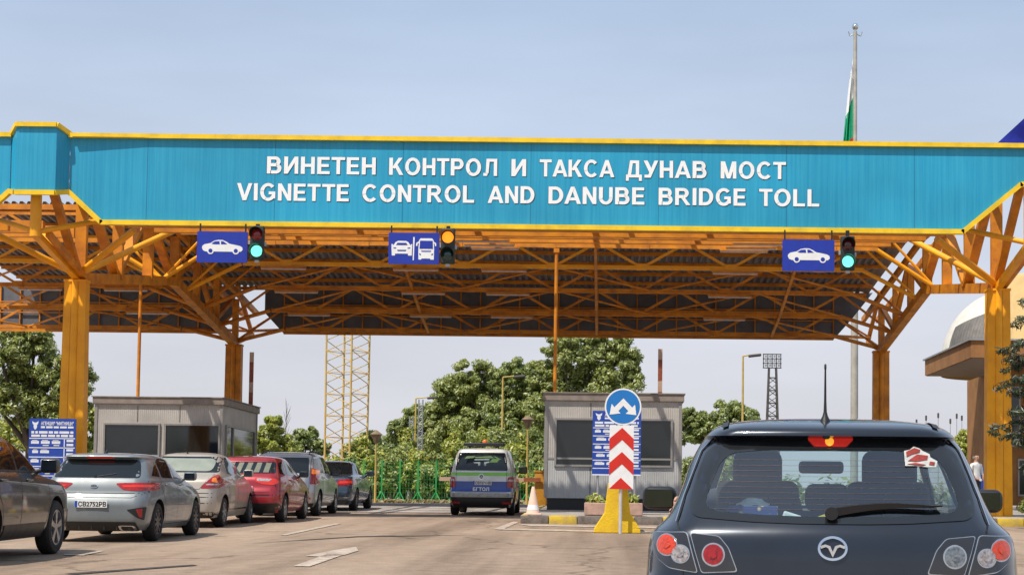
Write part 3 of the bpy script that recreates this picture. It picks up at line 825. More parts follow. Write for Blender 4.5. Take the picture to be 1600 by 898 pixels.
# ================================================================== lane signs and signals
car_side = [(384, 190), (387, 178), (400, 168), (440, 160), (466, 144), (492, 139.5), (520, 140), (545, 151), (566, 164), (600, 170), (634, 177), (650, 186), (653, 203), (640, 214), (410, 214), (392, 207)]
win1 = [(446, 163), (468, 149), (498, 147), (502, 168), (460, 168)]
win2 = [(508, 147), (524, 148), (552, 167), (510, 168)]
HANG_Z = 6.60
def lane_sign(px0, py0, px1, py1, kind, label):
    Y = 41.25; a = at(px0, py1, Y); b_ = at(px1, py0, Y)
    t = thing('lane_sign', label, 'lane sign', ((a.x + b_.x) / 2, Y, a.z), group='blue lane signs hanging under the fascia')
    W_, H_ = b_.x - a.x, (py1 - py0) / 65.4
    mp = lambda u, v, d: Vector((a.x + u, Y + d, a.z + v))
    pn = MB().prism(rpoly([(0, 0), (W_, 0), (W_, H_), (0, H_)], .03), mp, 0, .05).build('panel', sign_blue, t)
    mb = MB().use(sign_white)
    if kind == 'car':
        f = lambda p: ((p[0] - 350) / 333 * W_, (283 - p[1]) / 198 * H_)
        mb.prism([f(p) for p in car_side], mp, -.006, -.001)
        for c in (441, 608): mb.prism([f(p) for p in circ(c, 209, 22)], mp, -.009, -.002)
        mb.use(sign_blue)
        for q in (win1, win2): mb.prism([f(p) for p in q], mp, -.009, -.005)
        for c in (441, 608): mb.prism([f(p) for p in circ(c, 209, 13.5)], mp, -.012, -.008)
    else:
        f = lambda p: ((p[0] - 70) / 900 * W_, (745 - p[1]) / 535 * H_)
        body = [(130, 555), (122, 440), (165, 420), (195, 375), (240, 352), (380, 352), (425, 375), (455, 420), (492, 440), (486, 560), (486, 602), (420, 602), (418, 570), (190, 570), (188, 602), (132, 602)]
        mb.prism([f(p) for p in body], mp, -.006, -.001)
        mb.prism([f(p) for p in ((122, 408), (150, 408), (155, 432), (122, 432))], mp, -.005, -.001); mb.prism([f(p) for p in ((468, 408), (494, 408), (494, 432), (464, 432))], mp, -.005, -.001)
        mb.prism([f(p) for p in ((507, 285), (534, 285), (524, 680), (505, 680))], mp, -.006, -.001)
        bus = [(602, 490), (612, 340), (640, 305), (845, 305), (872, 340), (882, 490), (880, 668), (818, 668), (814, 650), (660, 650), (655, 668), (606, 668)]
        mb.prism([f(p) for p in bus], mp, -.006, -.001)
        for q in (((558, 435), (562, 385), (612, 355), (618, 378), (588, 395), (582, 435)), ((920, 435), (916, 385), (866, 355), (860, 378), (890, 395), (896, 435))): mb.prism([f(p) for p in q], mp, -.005, -.001)
        mb.use(sign_blue)
        for q in ([(205, 425), (230, 385), (385, 385), (412, 425)], [(155, 462), (210, 468), (205, 485), (165, 482)], [(408, 468), (462, 462), (455, 482), (412, 485)],
                  [(225, 505), (390, 505), (380, 528), (235, 528)], [(622, 485), (630, 345), (855, 345), (862, 485)], [(650, 515), (835, 515), (820, 535), (665, 535)],
                  [(615, 562), (652, 575), (648, 595), (625, 588)], [(868, 562), (832, 575), (836, 595), (860, 588)]): mb.prism([f(p) for p in q], mp, -.009, -.005)
    mb.build('pictogram', None, pn)
    for u in (.06, W_ - .06):
        MB().bar(mp(u, H_ - .02, .06), (a.x + u, Y + .06, HANG_Z + ZR), .035).build('hanger', black_plastic, t)
    return t
lane_sign(307, 360.5, 387, 409.5, 'car', 'blue lane sign with white car, leftmost, beside green signal over the queue')
lane_sign(606.5, 362.5, 686.5, 412, 'bus', 'blue lane sign showing a car and a bus side by side')
lane_sign(1222.5, 373.5, 1304, 423, 'car', 'blue lane sign with white car, rightmost, above the dark hatchback')

sig_m = mat('signal_housing', (0.018, 0.026, 0.022), .5, var=.3, scale=8)
def signal(px, py0, py1, top_m, bot_m, label):
    Y = 41.2; c = at(px, (py0 + py1) / 2, Y); H_ = (py1 - py0) / 65.5
    t = thing('traffic_light', label, 'traffic light', (c.x, Y, c.z - H_ / 2), group='two lamp signals hanging under the fascia')
    MB().box((c.x, Y + .09, c.z), (.335, .16, H_), bev=.03).build('housing', sig_m, t, smooth=40)
    MB().bar((c.x, Y + .1, c.z + H_ / 2 - .01), (c.x, Y + .1, HANG_Z + ZR), .09, .05).build('bracket', black_plastic, t)
    mb = MB()
    for s in (-1, 1): mb.box((c.x + s * .19, Y + .1, c.z - s * .02), (.045, .06, .1))
    mb.box((c.x, Y + .08, c.z - H_ / 2 - .03), (.1, .06, .07)); mb.build('clamp', galv, t)
    for dz, mm in ((H_ * .245, top_m), (-H_ * .245, bot_m)):
        ln = MB().lathe((c.x, Y, c.z + dz), [(.148, .02), (.12, -.012), (.07, -.032), (.0, -.04)], 24, 'y').build('lens', mm, t, smooth=60)
        mb = MB(); n = 16; vs = []
        for i in range(n + 1):
            a = R(-25) + (R(230)) * i / n
            for r, yy in ((.158, .015), (.162, -.20 + .07 * (1 - max(0, math.sin(a)))), ): vs.append((c.x + r * math.cos(a), Y + yy, c.z + dz + r * math.sin(a)))
        mb.add(vs, [(2 * i, 2 * i + 1, 2 * i + 3, 2 * i + 2) for i in range(n)])
        mb.build('visor', sig_m, t)
    return t
lens_red = mat('lens_red_unlit', (.28, .012, .015), .15, coat=.5, var=.3, scale=40)
lens_dark = mat('lens_dark', (.01, .05, .05), .12, coat=.6, var=.4, scale=30)
lens_dred = mat('lens_dark_red', (.10, .008, .01), .12, coat=.6, var=.4, scale=30)
lens_green = mat('lens_green_lit', (.05, .5, .4), .3, var=.2, scale=30, emit=(.20, 1.0, .74, 1.35))
lens_amber = mat('lens_amber_lit', (.8, .25, .01), .3, var=.2, scale=30, emit=(1.0, .27, .015, 1.5))
signal(401, 352, 406, lens_red, lens_green, 'leftmost two lamp signal with a lit green lower lamp and red upper lens')
signal(699.5, 356, 412, lens_amber, lens_dark, 'two lamp signal with lit orange upper lamp beside the car and bus sign')
signal(1325, 368, 422.5, lens_dred, lens_green, 'rightmost two lamp signal with lit green lamp and dark upper lens')
# ================================================================== cars
def hermite(xs, ys, x):
    n = len(xs); d = [(ys[i + 1] - ys[i]) / (xs[i + 1] - xs[i]) for i in range(n - 1)]
    mm = [d[0]] + [0 if d[i - 1] * d[i] <= 0 else 2 * d[i - 1] * d[i] / (d[i - 1] + d[i]) for i in range(1, n - 1)] + [d[-1]]
    for i in range(n - 1):
        if x <= xs[i + 1] or i == n - 2:
            h = xs[i + 1] - xs[i]; t = (x - xs[i]) / h
            return (ys[i] * (1 + 2 * t) * (1 - t) ** 2 + mm[i] * h * t * (1 - t) ** 2 + ys[i + 1] * t * t * (3 - 2 * t) + mm[i + 1] * h * t * t * (t - 1))

def shell(keys, bow=.06, nl=4, taper=(.95, .93)):
    """keys rows: z, y_rear, y_front, half width, rear corner (rx, ry), front corner (rx, ry)"""
    zs = [k[0] for k in keys]; rows = []
    zz = []
    for a, b_ in zip(zs[:-1], zs[1:]):
        n = max(1, int(round((b_ - a) / .035))) if b_ - a > .05 else 2
        zz += [a + (b_ - a) * i / n for i in range(n)]
    zz.append(zs[-1])
    cols = list(zip(*keys)); rings = []
    for z in zz:
        y0, y1, w_, rx, ry, fx, fy = [hermite(zs, cols[i], z) for i in range(1, 8)]
        wr, wf = w_ * taper[0], w_ * taper[1]
        rx, fx = min(rx, wr * .95), min(fx, wf * .95)
        bx = wr - rx; B = bow * min(1, w_ / .6); half = []
        for i in range(7): x = bx * i / 6; half.append((x, y0 + B * (x / wr) ** 2))
        yb = y0 + B * (bx / wr) ** 2
        for i in range(1, 8): t = math.pi / 2 * i / 7; half.append((bx + rx * math.sin(t), yb + ry * (1 - math.cos(t)) + B * (1 - (bx / wr) ** 2) * math.sin(t) ** 2 * .5))
        ys_, ye = half[-1][1], y1 - fy
        for i in range(1, 19):
            s = i / 19; y = ys_ + (ye - ys_) * s
            x = wr + (w_ - wr) * (1 - (1 - min(1, s / .42)) ** 2) if s < .42 else w_ + (wf - w_) * ((s - .42) / .58) ** 2
            half.append((x, y))
        cx = wf - fx
        for i in range(0, 8): t = math.pi / 2 * (1 - i / 7); half.append((cx + fx * math.sin(t), ye + fy * math.cos(t)))
        for i in range(1, 6): x = cx * (1 - i / 5); half.append((x, y1 + .0 * x - 0))
        half[-1] = (0, y1)
        ring = [(x, y, z) for x, y in half] + [(-x, y, z) for x, y in half[-2:0:-1]]
        rings.append(ring)
    return rings

def shell_mb(rings, cap=True):
    mb = MB(); n = len(rings[0]); vs = [p for r in rings for p in r]
    fs = [(k * n + i, k * n + (i + 1) % n, (k + 1) * n + (i + 1) % n, (k + 1) * n + i) for k in range(len(rings) - 1) for i in range(n)]
    h = n // 2
    def capf(o, flip):
        out = []
        for i in range(h):                       # strip across: i <-> mirrored index
            a, b_ = i, i + 1; c, d = (n - a) % n, (n - b_) % n
            f = [o + a, o + b_, o + d, o + c]; f = list(dict.fromkeys(f))
            if len(f) > 2: out.append(tuple(f[::-1] if flip else f))
        return out
    fs += capf(0, True) + capf((len(rings) - 1) * n, False)
    return mb.add(vs, fs)

class Body:
    """car body shell with wheel wells; details are laid on its surface"""
    def __init__(s, root, keys, paint, wells, bow=.06, taper=(.95, .93), cutter=None, holes=None):
        s.root = root
        o = shell_mb(shell(keys, bow, taper=taper)).build('body', None, None)
        o.data.materials.append(paint)
        base = o.data.copy()
        s.bvh = BVHTree.FromPolygons([v.co.copy() for v in base.vertices], [tuple(p.vertices) for p in base.polygons])
        bpy.data.meshes.remove(base)
        mb = MB()
        for (y, z, r, wx) in wells:
            for sgn in (-1, 1): mb.tube((sgn * (wx - .30), y, z), (sgn * (wx + .2), y, z), r, n=28)
        c = mb.build('cut', black_plastic, None)
        md = o.modifiers.new('b', 'BOOLEAN'); md.operation = 'DIFFERENCE'; md.object = c; md.solver = 'EXACT'
        try: md.material_mode = 'TRANSFER'
        except Exception: pass
        dg = bpy.context.evaluated_depsgraph_get(); me = bpy.data.meshes.new_from_object(o.evaluated_get(dg))
        o.modifiers.clear(); old = o.data; o.data = me; bpy.data.meshes.remove(old); bpy.data.objects.remove(c)
        s.o = o; o.parent = root; ORG[o.name] = Vector()
        if holes: holes(o)
        o.data.shade_smooth(); o.data.set_sharp_from_angle(angle=R(38))
    def ray(s, ax, u, v):
        if ax == 'rear': r = s.bvh.ray_cast(Vector((u, -3, v)), Vector((0, 1, 0)))
        elif ax == 'front': r = s.bvh.ray_cast(Vector((u, 9, v)), Vector((0, -1, 0)))
        elif ax == 'right': r = s.bvh.ray_cast(Vector((4, u, v)), Vector((-1, 0, 0)))
        elif ax == 'left': r = s.bvh.ray_cast(Vector((-4, u, v)), Vector((1, 0, 0)))
        else: r = s.bvh.ray_cast(Vector((u, v, 5)), Vector((0, 0, -1)))
        return r
    def proj(s, ax, u, v, off):
        r = s.ray(ax, u, v)
        if r[0] is None:
            g = {'rear': (u, .5, v), 'front': (u, 4, v), 'right': (1, u, v), 'left': (-1, u, v), 'top': (u, v, 1.5)}[ax]
            r = s.bvh.find_nearest(Vector(g))
        n = r[1]
        d = {'rear': (0, -1, 0), 'front': (0, 1, 0), 'right': (1, 0, 0), 'left': (-1, 0, 0), 'top': (0, 0, 1)}[ax]
        if n.dot(Vector(d)) < 0: n = -n
        return r[0] + n * off, n
    def patch(s, ax, poly, off=.004, res=.06, depth=.012, hole=None, mb=None):
        def dens(pl):
            out = []
            for i in range(len(pl)):
                a, b_ = pl[i], pl[(i + 1) % len(pl)]; L_ = math.dist(a, b_); k = max(1, int(L_ / res))
                out += [(a[0] + (b_[0] - a[0]) * j / k, a[1] + (b_[1] - a[1]) * j / k) for j in range(k)]
            return out
        pl = dens(poly); pts = list(pl); ed = [(i, (i + 1) % len(pl)) for i in range(len(pl))]
        if hole:
            hl = dens(hole); b0 = len(pts); pts += hl; ed += [(b0 + i, b0 + (i + 1) % len(hl)) for i in range(len(hl))]
        us = [p[0] for p in poly]; vs_ = [p[1] for p in poly]
        nu, nv = int((max(us) - min(us)) / res), int((max(vs_) - min(vs_)) / res)
        for i in range(1, nu + 1):
            for j in range(1, nv + 1):
                p = (min(us) + (i - .37) * res, min(vs_) + (j - .41) * res)
                if inside(p, pl) and not (hole and inside(p, hl)): pts.append(p)
        V, E_, Fc, *_ = geometry.delaunay_2d_cdt([Vector(p) for p in pts], ed, [], 1, 1e-6)
        if hole: Fc = [f for f in Fc if not inside((sum(V[i][0] for i in f) / len(f), sum(V[i][1] for i in f) / len(f)), hl)]
        top = [s.proj(ax, p[0], p[1], off) for p in V]
        own = mb is None
        mb = mb or MB(); cnt = {}
        for f in Fc:
            for i in range(len(f)):
                k = (f[i], f[(i + 1) % len(f)]); kk = tuple(sorted(k)); cnt[kk] = cnt.get(kk, []) + [k]
        n = len(V); vv = [t[0] for t in top] + [t[0] - t[1] * depth for t in top]
        fs = [tuple(f) for f in Fc] + [(k[0][1], k[0][0], k[0][0] + n, k[0][1] + n) for k in cnt.values() if len(k) == 1]
        used = sorted({i for f in fs for i in f}); mp = {j: i for i, j in enumerate(used)}
        mb.add([vv[j] for j in used], [tuple(mp[i] for i in f) for f in fs])
        return mb
    def part(s, name, m, ax, poly, off=.004, res=.06, depth=.012, hole=None, parent=None, label=None):
        return s.patch(ax, poly, off, res, depth, hole).build(name, m, parent or s.root, smooth=50, world=False, label=label)
    def line(s, ax, pts, wd=.010, off=.0025, mb=None):
        mb = mb or MB(); P_ = []
        for a, b_ in zip(pts[:-1], pts[1:]):
            k = max(1, int(math.dist(a, b_) / .07))
            P_ += [(a[0] + (b_[0] - a[0]) * j / k, a[1] + (b_[1] - a[1]) * j / k) for j in range(k)]
        P_.append(pts[-1])
        vs = []
        for i, p in enumerate(P_):
            a, b_ = P_[max(0, i - 1)], P_[min(len(P_) - 1, i + 1)]
            d = Vector((b_[0] - a[0], b_[1] - a[1])).normalized(); nn = Vector((-d.y, d.x)) * wd / 2
            vs += [s.proj(ax, p[0] + nn.x, p[1] + nn.y, off)[0], s.proj(ax, p[0] - nn.x, p[1] - nn.y, off)[0]]
        mb.add(vs, [(2 * i, 2 * i + 1, 2 * i + 3, 2 * i + 2) for i in range(len(P_) - 1)])
        return mb

def wheel(root, x, y, r, wdt, rim_m, spokes=5, sgn=1, rr=None):
    rr = rr or r * .66
    t = MB().lathe((x, y, r), [(rr - .01, -wdt / 2 + .02), (rr + .01, -wdt / 2), (r - .03, -wdt / 2 + .005), (r - .005, -wdt / 2 + .03), (r, -wdt / 4), (r, wdt / 4), (r - .005, wdt / 2 - .03), (r - .03, wdt / 2 - .005), (rr + .01, wdt / 2), (rr - .01, wdt / 2 - .02)], 36, 'x', cap=False)
    t.lathe((x, y, r), [(rr, -sgn * .02), (0.0, -sgn * .02)], 36, 'x', cap=False)
    w_ = t.build('wheel', rubber, root, smooth=40, world=False)
    mb = MB(); f = x + sgn * (wdt / 2 - .02)
    mb.lathe((f, y, r), [(rr + .004, sgn * .008), (rr - .02, sgn * .012), (rr - .03, -sgn * .06)], 36, 'x', cap=False)
    mb.lathe((f, y, r), [(.065, -sgn * .03), (.06, sgn * .004), (0.0, sgn * .006)], 16, 'x')
    for i in range(spokes):
        a = 2 * math.pi * i / spokes + .3
        for da in ((-.10, .10) if spokes == 5 else (0,)):
            p = Vector((f - sgn * .012, y + .04 * math.cos(a), r + .04 * math.sin(a))); q = Vector((f - sgn * .008, y + (rr - .015) * math.cos(a + da), r + (rr - .015) * math.sin(a + da)))
            mb.bar(p, q, .042 if spokes > 5 else .05, .035, up=(1, 0, 0))
    mb.build('rim', rim_m, w_, smooth=40, world=False)
    return w_

def door_mirror(root, c, d, paint, sgn):
    if root is not globals().get('mz'): c = (c[0] - sgn * .075, c[1], c[2])
    mb = MB(); mb.box(c, d, bev=min(d) * .36)
    mb.tube((c[0] - sgn * d[0] * .45, c[1] + .02, c[2] - d[2] * .3), (c[0] - sgn * (d[0] * .5 + .10), c[1] + .05, c[2] - d[2] * .45), .028, .03, 8)
    h = mb.build('side_mirror', paint, root, smooth=50, world=False)
    MB().box((c[0], c[1] - d[1] / 2 - .002, c[2]), (d[0] * .82, .006, d[2] * .76), bev=.0025).build('mirror_glass', mirror_m, h, world=False)
mirror_m = mat('mirror_glass', (.10, .11, .12), .05, 1.0, var=.2, scale=8)
seam = mat('shut_line', (.006, .006, .007), .7, var=.2, scale=9)
plate_m = mat('number_plate', (.72, .72, .70), .45, var=.12, scale=14)
plate_blue = mat('plate_blue', (.01, .05, .35), .45, var=.1, scale=9)
ink = mat('plate_ink', (.012, .012, .014), .5, var=.1, scale=9)

def plate(root, B, x, z, txt, wd=.52, h=.112, y=None):
    y = y if y is not None else (B.ray('rear', x, z)[0].y - .022)
    t = MB().box((x, y, z), (wd, .014, h), bev=.004).build('number_plate', plate_m, root, world=False)
    mp = lambda u, v, d: Vector((x - wd / 2 + u, y - .0072 - d, z - h / 2 + v))
    MB().prism([(.003, .004), (.045, .004), (.045, h - .004), (.003, h - .004)], mp, .0015, 0).build('blue_band', plate_blue, t, world=False)
    mb = MB().use(ink)
    text_add(mb, txt, mp, .058, wd - .012, .021, h - .042, .002, bold=.03)
    mb.build('characters', None, t, world=False)
    return t

def paint(name, c, metal=.45, rough=.32, var=.18):
    return mat(name, c, rough, metal, var=var, scale=2.2, coat=.8, bump=0)

def car(name, label, X, Y, keys, pm, wells, wr=.31, rim=None, spokes=5, bow=.06, yaw=0, taper=(.95, .93)):
    root = thing(name, label, 'car', (X, Y, ground(Y) + .006), (math.atan(SLOPE), 0, yaw), group=None)
    B = Body(root, keys, pm, wells, bow, taper)
    hw = max(k[3] for k in keys)
    for (y, z, r, wx) in wells:
        for s in (-1, 1): wheel(root, s * (hw - .135), y, wr, .215, rim or alloy, spokes, s)
    return root, B

def sides(B, front, rear, mullions=(), seams_=()):
    """side windows: outlines in (y,z) on both flanks with dark pillars between"""
    for ax in ('right', 'left'):
        for poly in front + rear: B.part('side_window', dark_glass, ax, rpoly(poly, .035), off=.003, res=.09)
        mb = MB()
        for s_ in seams_: B.line(ax, s_, .009, mb=mb)
        if seams_: mb.build('shut_line', seam, B.root, world=False)

def mirrored(poly): return [(-x, z) for x, z in poly][::-1]
def oval(cx, cz, rx, rz, n=22): return circ(cx, cz, rx, n, rz)

GR = (.25, .25, .30, .45)
# ---------------------------------------------------------------- silver blue hatchback (front of the queue on the left)
silver_blue = paint('paint_silver_blue', (.185, .207, .215), .22, .42)
t, B = car('hatchback', 'silver blue hatchback with twin slim red tail lamps, second car in the left queue', -8.24, 27.75,
  [(.19, .14, 4.15, .78, .2, .2, .25, .3), (.30, .03, 4.27, .86, .22, .25, .3, .4), (.42, -.0, 4.30, .885, .22, .3, .3, .45), (.60, .0, 4.30, .90, .22, .32, .35, .5), (.70, .035, 4.27, .90, .2, .34, .4, .55),
   (.80, .10, 4.12, .895, .2, .36, .45, .6), (.90, .13, 3.75, .885, .2, .36, .45, .6), (.985, .17, 3.25, .865, .2, .36, .4, .5), (1.03, .20, 3.05, .835, .18, .34, .35, .45), (1.12, .30, 2.85, .80, .18, .3, .3, .4), (1.25, .42, 2.58, .745, .17, .28, .3, .4),
   (1.345, .50, 2.36, .69, .16, .25, .3, .35), (1.375, .40, 2.25, .665, .16, .22, .3, .35), (1.405, .42, 2.10, .62, .16, .25, .3, .35), (1.43, .62, 1.9, .50, .2, .3, .3, .3), (1.445, .95, 1.65, .25, .15, .3, .15, .3)],
  silver_blue, [(.83, .33, .365, .9), (3.48, .33, .365, .9)], .318, alloy_dark, 10)
B.part('rear_window', dark_glass, 'rear', rpoly([(-.70, 1.035), (.70, 1.035), (.645, 1.25), (.60, 1.335), (-.60, 1.335), (-.645, 1.25)], .05))
B.part('brake_light', red_lit, 'rear', rpoly([(-.22, 1.355), (.22, 1.355), (.21, 1.378), (-.21, 1.378)], .008), off=.006, res=.03)
lp = [(.34, .945), (.45, .955), (.86, .965), (.868, .835), (.62, .83), (.46, .85)]
for q, ax in ((lp, 'rear'), (mirrored(lp), 'rear')):
    k = B.part('tail_lamp', red_lamp, ax, rpoly(q, .03), off=.008, res=.035)
    sg = 1 if q is lp else -1
    B.part('lamp_strip', red_lit, ax, rpoly([(sg * .44, .915), (sg * .84, .925), (sg * .84, .888), (sg * .48, .885)], .01), off=.013, res=.03, parent=k)
B.part('lower_valance', black_plastic, 'rear', rpoly([(-.72, .19), (.72, .19), (.70, .335), (-.70, .335)], .04), off=.012)
for sg in (-1, 1):
    q = [(sg * .56, .53), (sg * .83, .575), (sg * .80, .36), (sg * .72, .40)]
    h = B.part('reflector_housing', black_plastic, 'rear', rpoly(q, .02), off=.008, res=.04)
    B.part('reflector', red_lamp, 'rear', rpoly([(sg * .70, .535), (sg * .78, .55), (sg * .775, .40), (sg * .735, .42)], .01), off=.014, res=.03, parent=h)
    k = B.part('tailpipe_trim', chrome, 'rear', rpoly([(sg * .42, .285), (sg * .66, .285), (sg * .70, .24), (sg * .66, .195), (sg * .44, .20)], .03), off=.02, res=.04)
    B.part('tailpipe_opening', black_plastic, 'rear', rpoly([(sg * .46, .268), (sg * .635, .268), (sg * .66, .238), (sg * .64, .212), (sg * .48, .214)], .02), off=.025, res=.04, parent=k)
mb = MB()
for i in range(7): mb.box((-.60 + i * .2, B.ray('rear', -.6 + i * .2, .26)[0].y - .018, .262), (.022, .012, .12))
mb.build('valance_fins', black_plastic, t, world=False)
plate(t, B, .0, .615, 'СВ2752РВ')
em = B.part('badge', chrome, 'rear', oval(0, .90, .065, .033), off=.012, res=.02)
B.part('badge_field', ink, 'rear', oval(0, .90, .052, .022), off=.015, res=.02, parent=em)
mb = MB().use(chrome); yb = B.ray('rear', 0, .9)[0].y - .018
text_add(mb, 'KIA', lambda u, v, d: Vector((u, yb, v)), -.038, .038, .888, .024, 0, .03)
mb.build('badge_letters', None, em, world=False)
mb = MB(); B.line('rear', [(-.86, .80), (-.5, .79), (.5, .79), (.86, .80)], .012, mb=mb); B.line('rear', [(-.80, .99), (-.83, .80), (-.62, .72), (.62, .72), (.83, .80), (.80, .99)], .008, mb=mb)
mb.build('shut_line', seam, t, world=False)
sides(B, [[(1.15, 1.04), (1.95, 1.03), (1.95, 1.345), (1.35, 1.36), (1.12, 1.30)]], [[(2.03, 1.03), (2.92, 1.02), (2.55, 1.24), (2.25, 1.335), (2.03, 1.35)], [(.66, 1.07), (1.06, 1.05), (1.06, 1.27), (.92, 1.22)]],
      seams_=[[(1.02, 1.30), (1.0, .9), (1.2, .62), (1.28, .30)], [(1.98, 1.36), (2.0, .7), (1.98, .28)], [(3.0, 1.0), (3.08, .6), (3.0, .3)], [(1.3, .27), (3.0, .27)]])
for y in (1.32, 2.28):
    for sg in (-1, 1): MB().box((sg * (B.ray('right', y, .92)[0].x + .012), y, .92), (.03, .20, .03), bev=.01).build('door_handle', silver_blue, t, world=False, smooth=50)
for sg in (-1, 1): door_mirror(t, (sg * 1.0, 2.72, 1.06), (.22, .12, .15), silver_blue, sg)
yw = B.ray('rear', .0, 1.06)[0].y
MB().tube((0, yw - .015, 1.05), (.32, yw + .05, 1.105), .013, .009).tube((.0, yw + .02, 1.05), (0, yw - .03, 1.05), .03, .025).build('wiper', black_plastic, t, world=False, smooth=50)
MB().prism([(-.10, 0), (.10, 0), (-.07, .07)], lambda u, v, d: Vector((d, .75 - u, 1.425 + v)), -.012, .012).build('roof_antenna', black_plastic, t, world=False)

# ---------------------------------------------------------------- dark brown suv cut by the left edge
suv_p = paint('paint_dark_brown', (.056, .054, .052), .4, .28)
SX, SY = -8.50, 20.5
t, B = car('suv', 'dark brown grey SUV cut by the left edge of the picture', SX, SY,
  [(.26, .16, 4.3, .82, .2, .2, .25, .3), (.40, .03, 4.45, .90, .22, .25, .3, .4), (.60, .0, 4.5, .925, .22, .3, .3, .5), (.80, .02, 4.5, .925, .22, .3, .35, .55), (.92, .05, 4.40, .92, .2, .3, .4, .6), (1.02, .10, 4.0, .91, .2, .3, .4, .6),
   (1.10, .13, 3.35, .885, .2, .3, .35, .5), (1.16, .18, 3.22, .855, .2, .3, .3, .4), (1.35, .30, 2.88, .80, .2, .3, .3, .4), (1.52, .40, 2.5, .72, .2, .3, .3, .4), (1.60, .42, 2.28, .66, .2, .3, .3, .4), (1.65, .6, 2.0, .50, .2, .3, .3, .3), (1.67, .9, 1.7, .25, .15, .3, .15, .3)],
  suv_p, [(.9, .38, .43, .93), (3.55, .38, .43, .93)], .372, alloy, 5)
sides(B, [[(1.15, 1.17), (1.95, 1.16), (1.95, 1.52), (1.25, 1.53)]], [[(2.03, 1.16), (3.08, 1.15), (2.62, 1.40), (2.35, 1.51), (2.03, 1.52)], [(.60, 1.19), (1.07, 1.17), (1.07, 1.5), (.75, 1.45)]],
      seams_=[[(1.05, 1.5), (1.05, 1.0), (1.3, .72), (1.35, .42)], [(1.98, 1.55), (2.0, .8), (1.98, .42)], [(3.15, 1.12), (3.2, .7), (3.05, .42)], [(.2, 1.02), (1.5, 1.03), (4.2, .94)]])
for ax in ('right', 'left'):
    B.part('sill_cladding', black_plastic, ax, rpoly([(1.4, .28), (3.0, .28), (3.02, .46), (1.38, .46)], .02), off=.012)
    mb = MB(); B.line(ax, [(1.0, 1.155), (2.0, 1.145), (3.15, 1.135)], .022, .006, mb=mb); mb.build('window_trim', black_plastic, t, world=False)
for y in (1.35, 2.32):
    for sg in (-1, 1): MB().box((sg * (B.ray('right', y, 1.03)[0].x + .014), y, 1.03), (.035, .22, .035), bev=.012).build('door_handle', suv_p, t, world=False, smooth=50)
for sg in (-1, 1): door_mirror(t, (sg * 1.06, 2.92, 1.22), (.25, .14, .20), suv_p, sg)
B.part('rear_window', dark_glass, 'rear', rpoly([(-.68, 1.17), (.68, 1.17), (.6, 1.53), (-.6, 1.53)], .06))
for sg in (-1, 1): B.part('tail_lamp', red_lamp, 'rear', rpoly([(sg * .62, .82), (sg * .90, .85), (sg * .88, 1.10), (sg * .70, 1.10)], .03), off=.008)

# ---------------------------------------------------------------- champagne sedan
champ = paint('paint_champagne', (.44, .39, .33), .2, .36)
t, B = car('sedan', 'champagne beige sedan with large triangular tail lamps in the left queue', -8.66, 34.75,
  [(.20, .14, 4.3, .76, .2, .2, .25, .3), (.34, .02, 4.44, .82, .2, .25, .3, .4), (.52, .0, 4.47, .84, .2, .3, .3, .45), (.70, .03, 4.45, .847, .2, .3, .35, .5), (.82, .06, 4.2, .847, .2, .3, .4, .55), (.95, .10, 3.75, .835, .2, .3, .4, .55), (1.03, .20, 3.4, .82, .2, .3, .4, .5),
   (1.07, .42, 3.25, .80, .2, .3, .35, .45), (1.12, .62, 3.1, .775, .2, .25, .3, .4), (1.25, .80, 2.85, .735, .2, .25, .3, .4), (1.40, 1.02, 2.5, .66, .2, .25, .3, .4), (1.47, 1.12, 2.3, .60, .2, .25, .3, .4), (1.515, 1.4, 2.05, .42, .2, .3, .3, .3), (1.53, 1.6, 1.85, .2, .12, .2, .12, .2)],
  champ, [(.93, .32, .36, .85), (3.53, .32, .36, .85)], .308, alloy, 7)
glass_pale_reflect = mat('glass_pale_reflect', (.40, .42, .33), .08, .35, var=.25, scale=2, spec=.8)  # pale reflection put into the glass colour
glass_sky_reflect = mat('glass_sky_reflect', (.16, .24, .27), .06, .5, var=.5, scale=1.6, spec=.8)  # sky reflection put into the side glass colour
k = B.part('rear_window', dark_glass, 'rear', rpoly([(-.72, 1.115), (.72, 1.115), (.64, 1.44), (-.64, 1.44)], .06))
B.part('pale_reflection', glass_pale_reflect, 'rear', rpoly([(-.66, 1.14), (.60, 1.14), (.60, 1.40), (-.62, 1.40)], .12), off=.007, parent=k)  # sheet painted as a pale reflection over the rear window
for sg in (-1, 1):
    q = [(sg * .50, .80), (sg * .80, .80), (sg * .842, .90), (sg * .80, 1.0), (sg * .735, 1.085), (sg * .62, .93)]
    k = B.part('tail_lamp', red_lamp, 'rear', rpoly(q, .025), off=.010, res=.04)
    B.part('indicator', orange_lit, 'rear', rpoly([(sg * .70, .93), (sg * .79, .91), (sg * .75, 1.01), (sg * .70, 1.0)], .02), off=.015, res=.03, parent=k)
    B.part('reversing_lamp', clear_lamp, 'rear', rpoly([(sg * .60, .86), (sg * .80, .86), (sg * .81, .89), (sg * .62, .89)], .01), off=.015, res=.03, parent=k)
mb = MB()
for z in (.70, .62, .50): B.line('rear', [(-.80, z), (.80, z)], .014, mb=mb)
B.line('rear', [(-.68, 1.08), (-.60, .93), (-.48, .78), (.48, .78), (.60, .93), (.68, 1.08)], .009, mb=mb)
mb.build('shut_line', seam, t, world=False)
B.part('lower_valance', black_plastic, 'rear', rpoly([(-.76, .20), (.76, .20), (.76, .32), (-.76, .32)], .03), off=.006)
plate(t, B, -.15, .87, 'РВ')
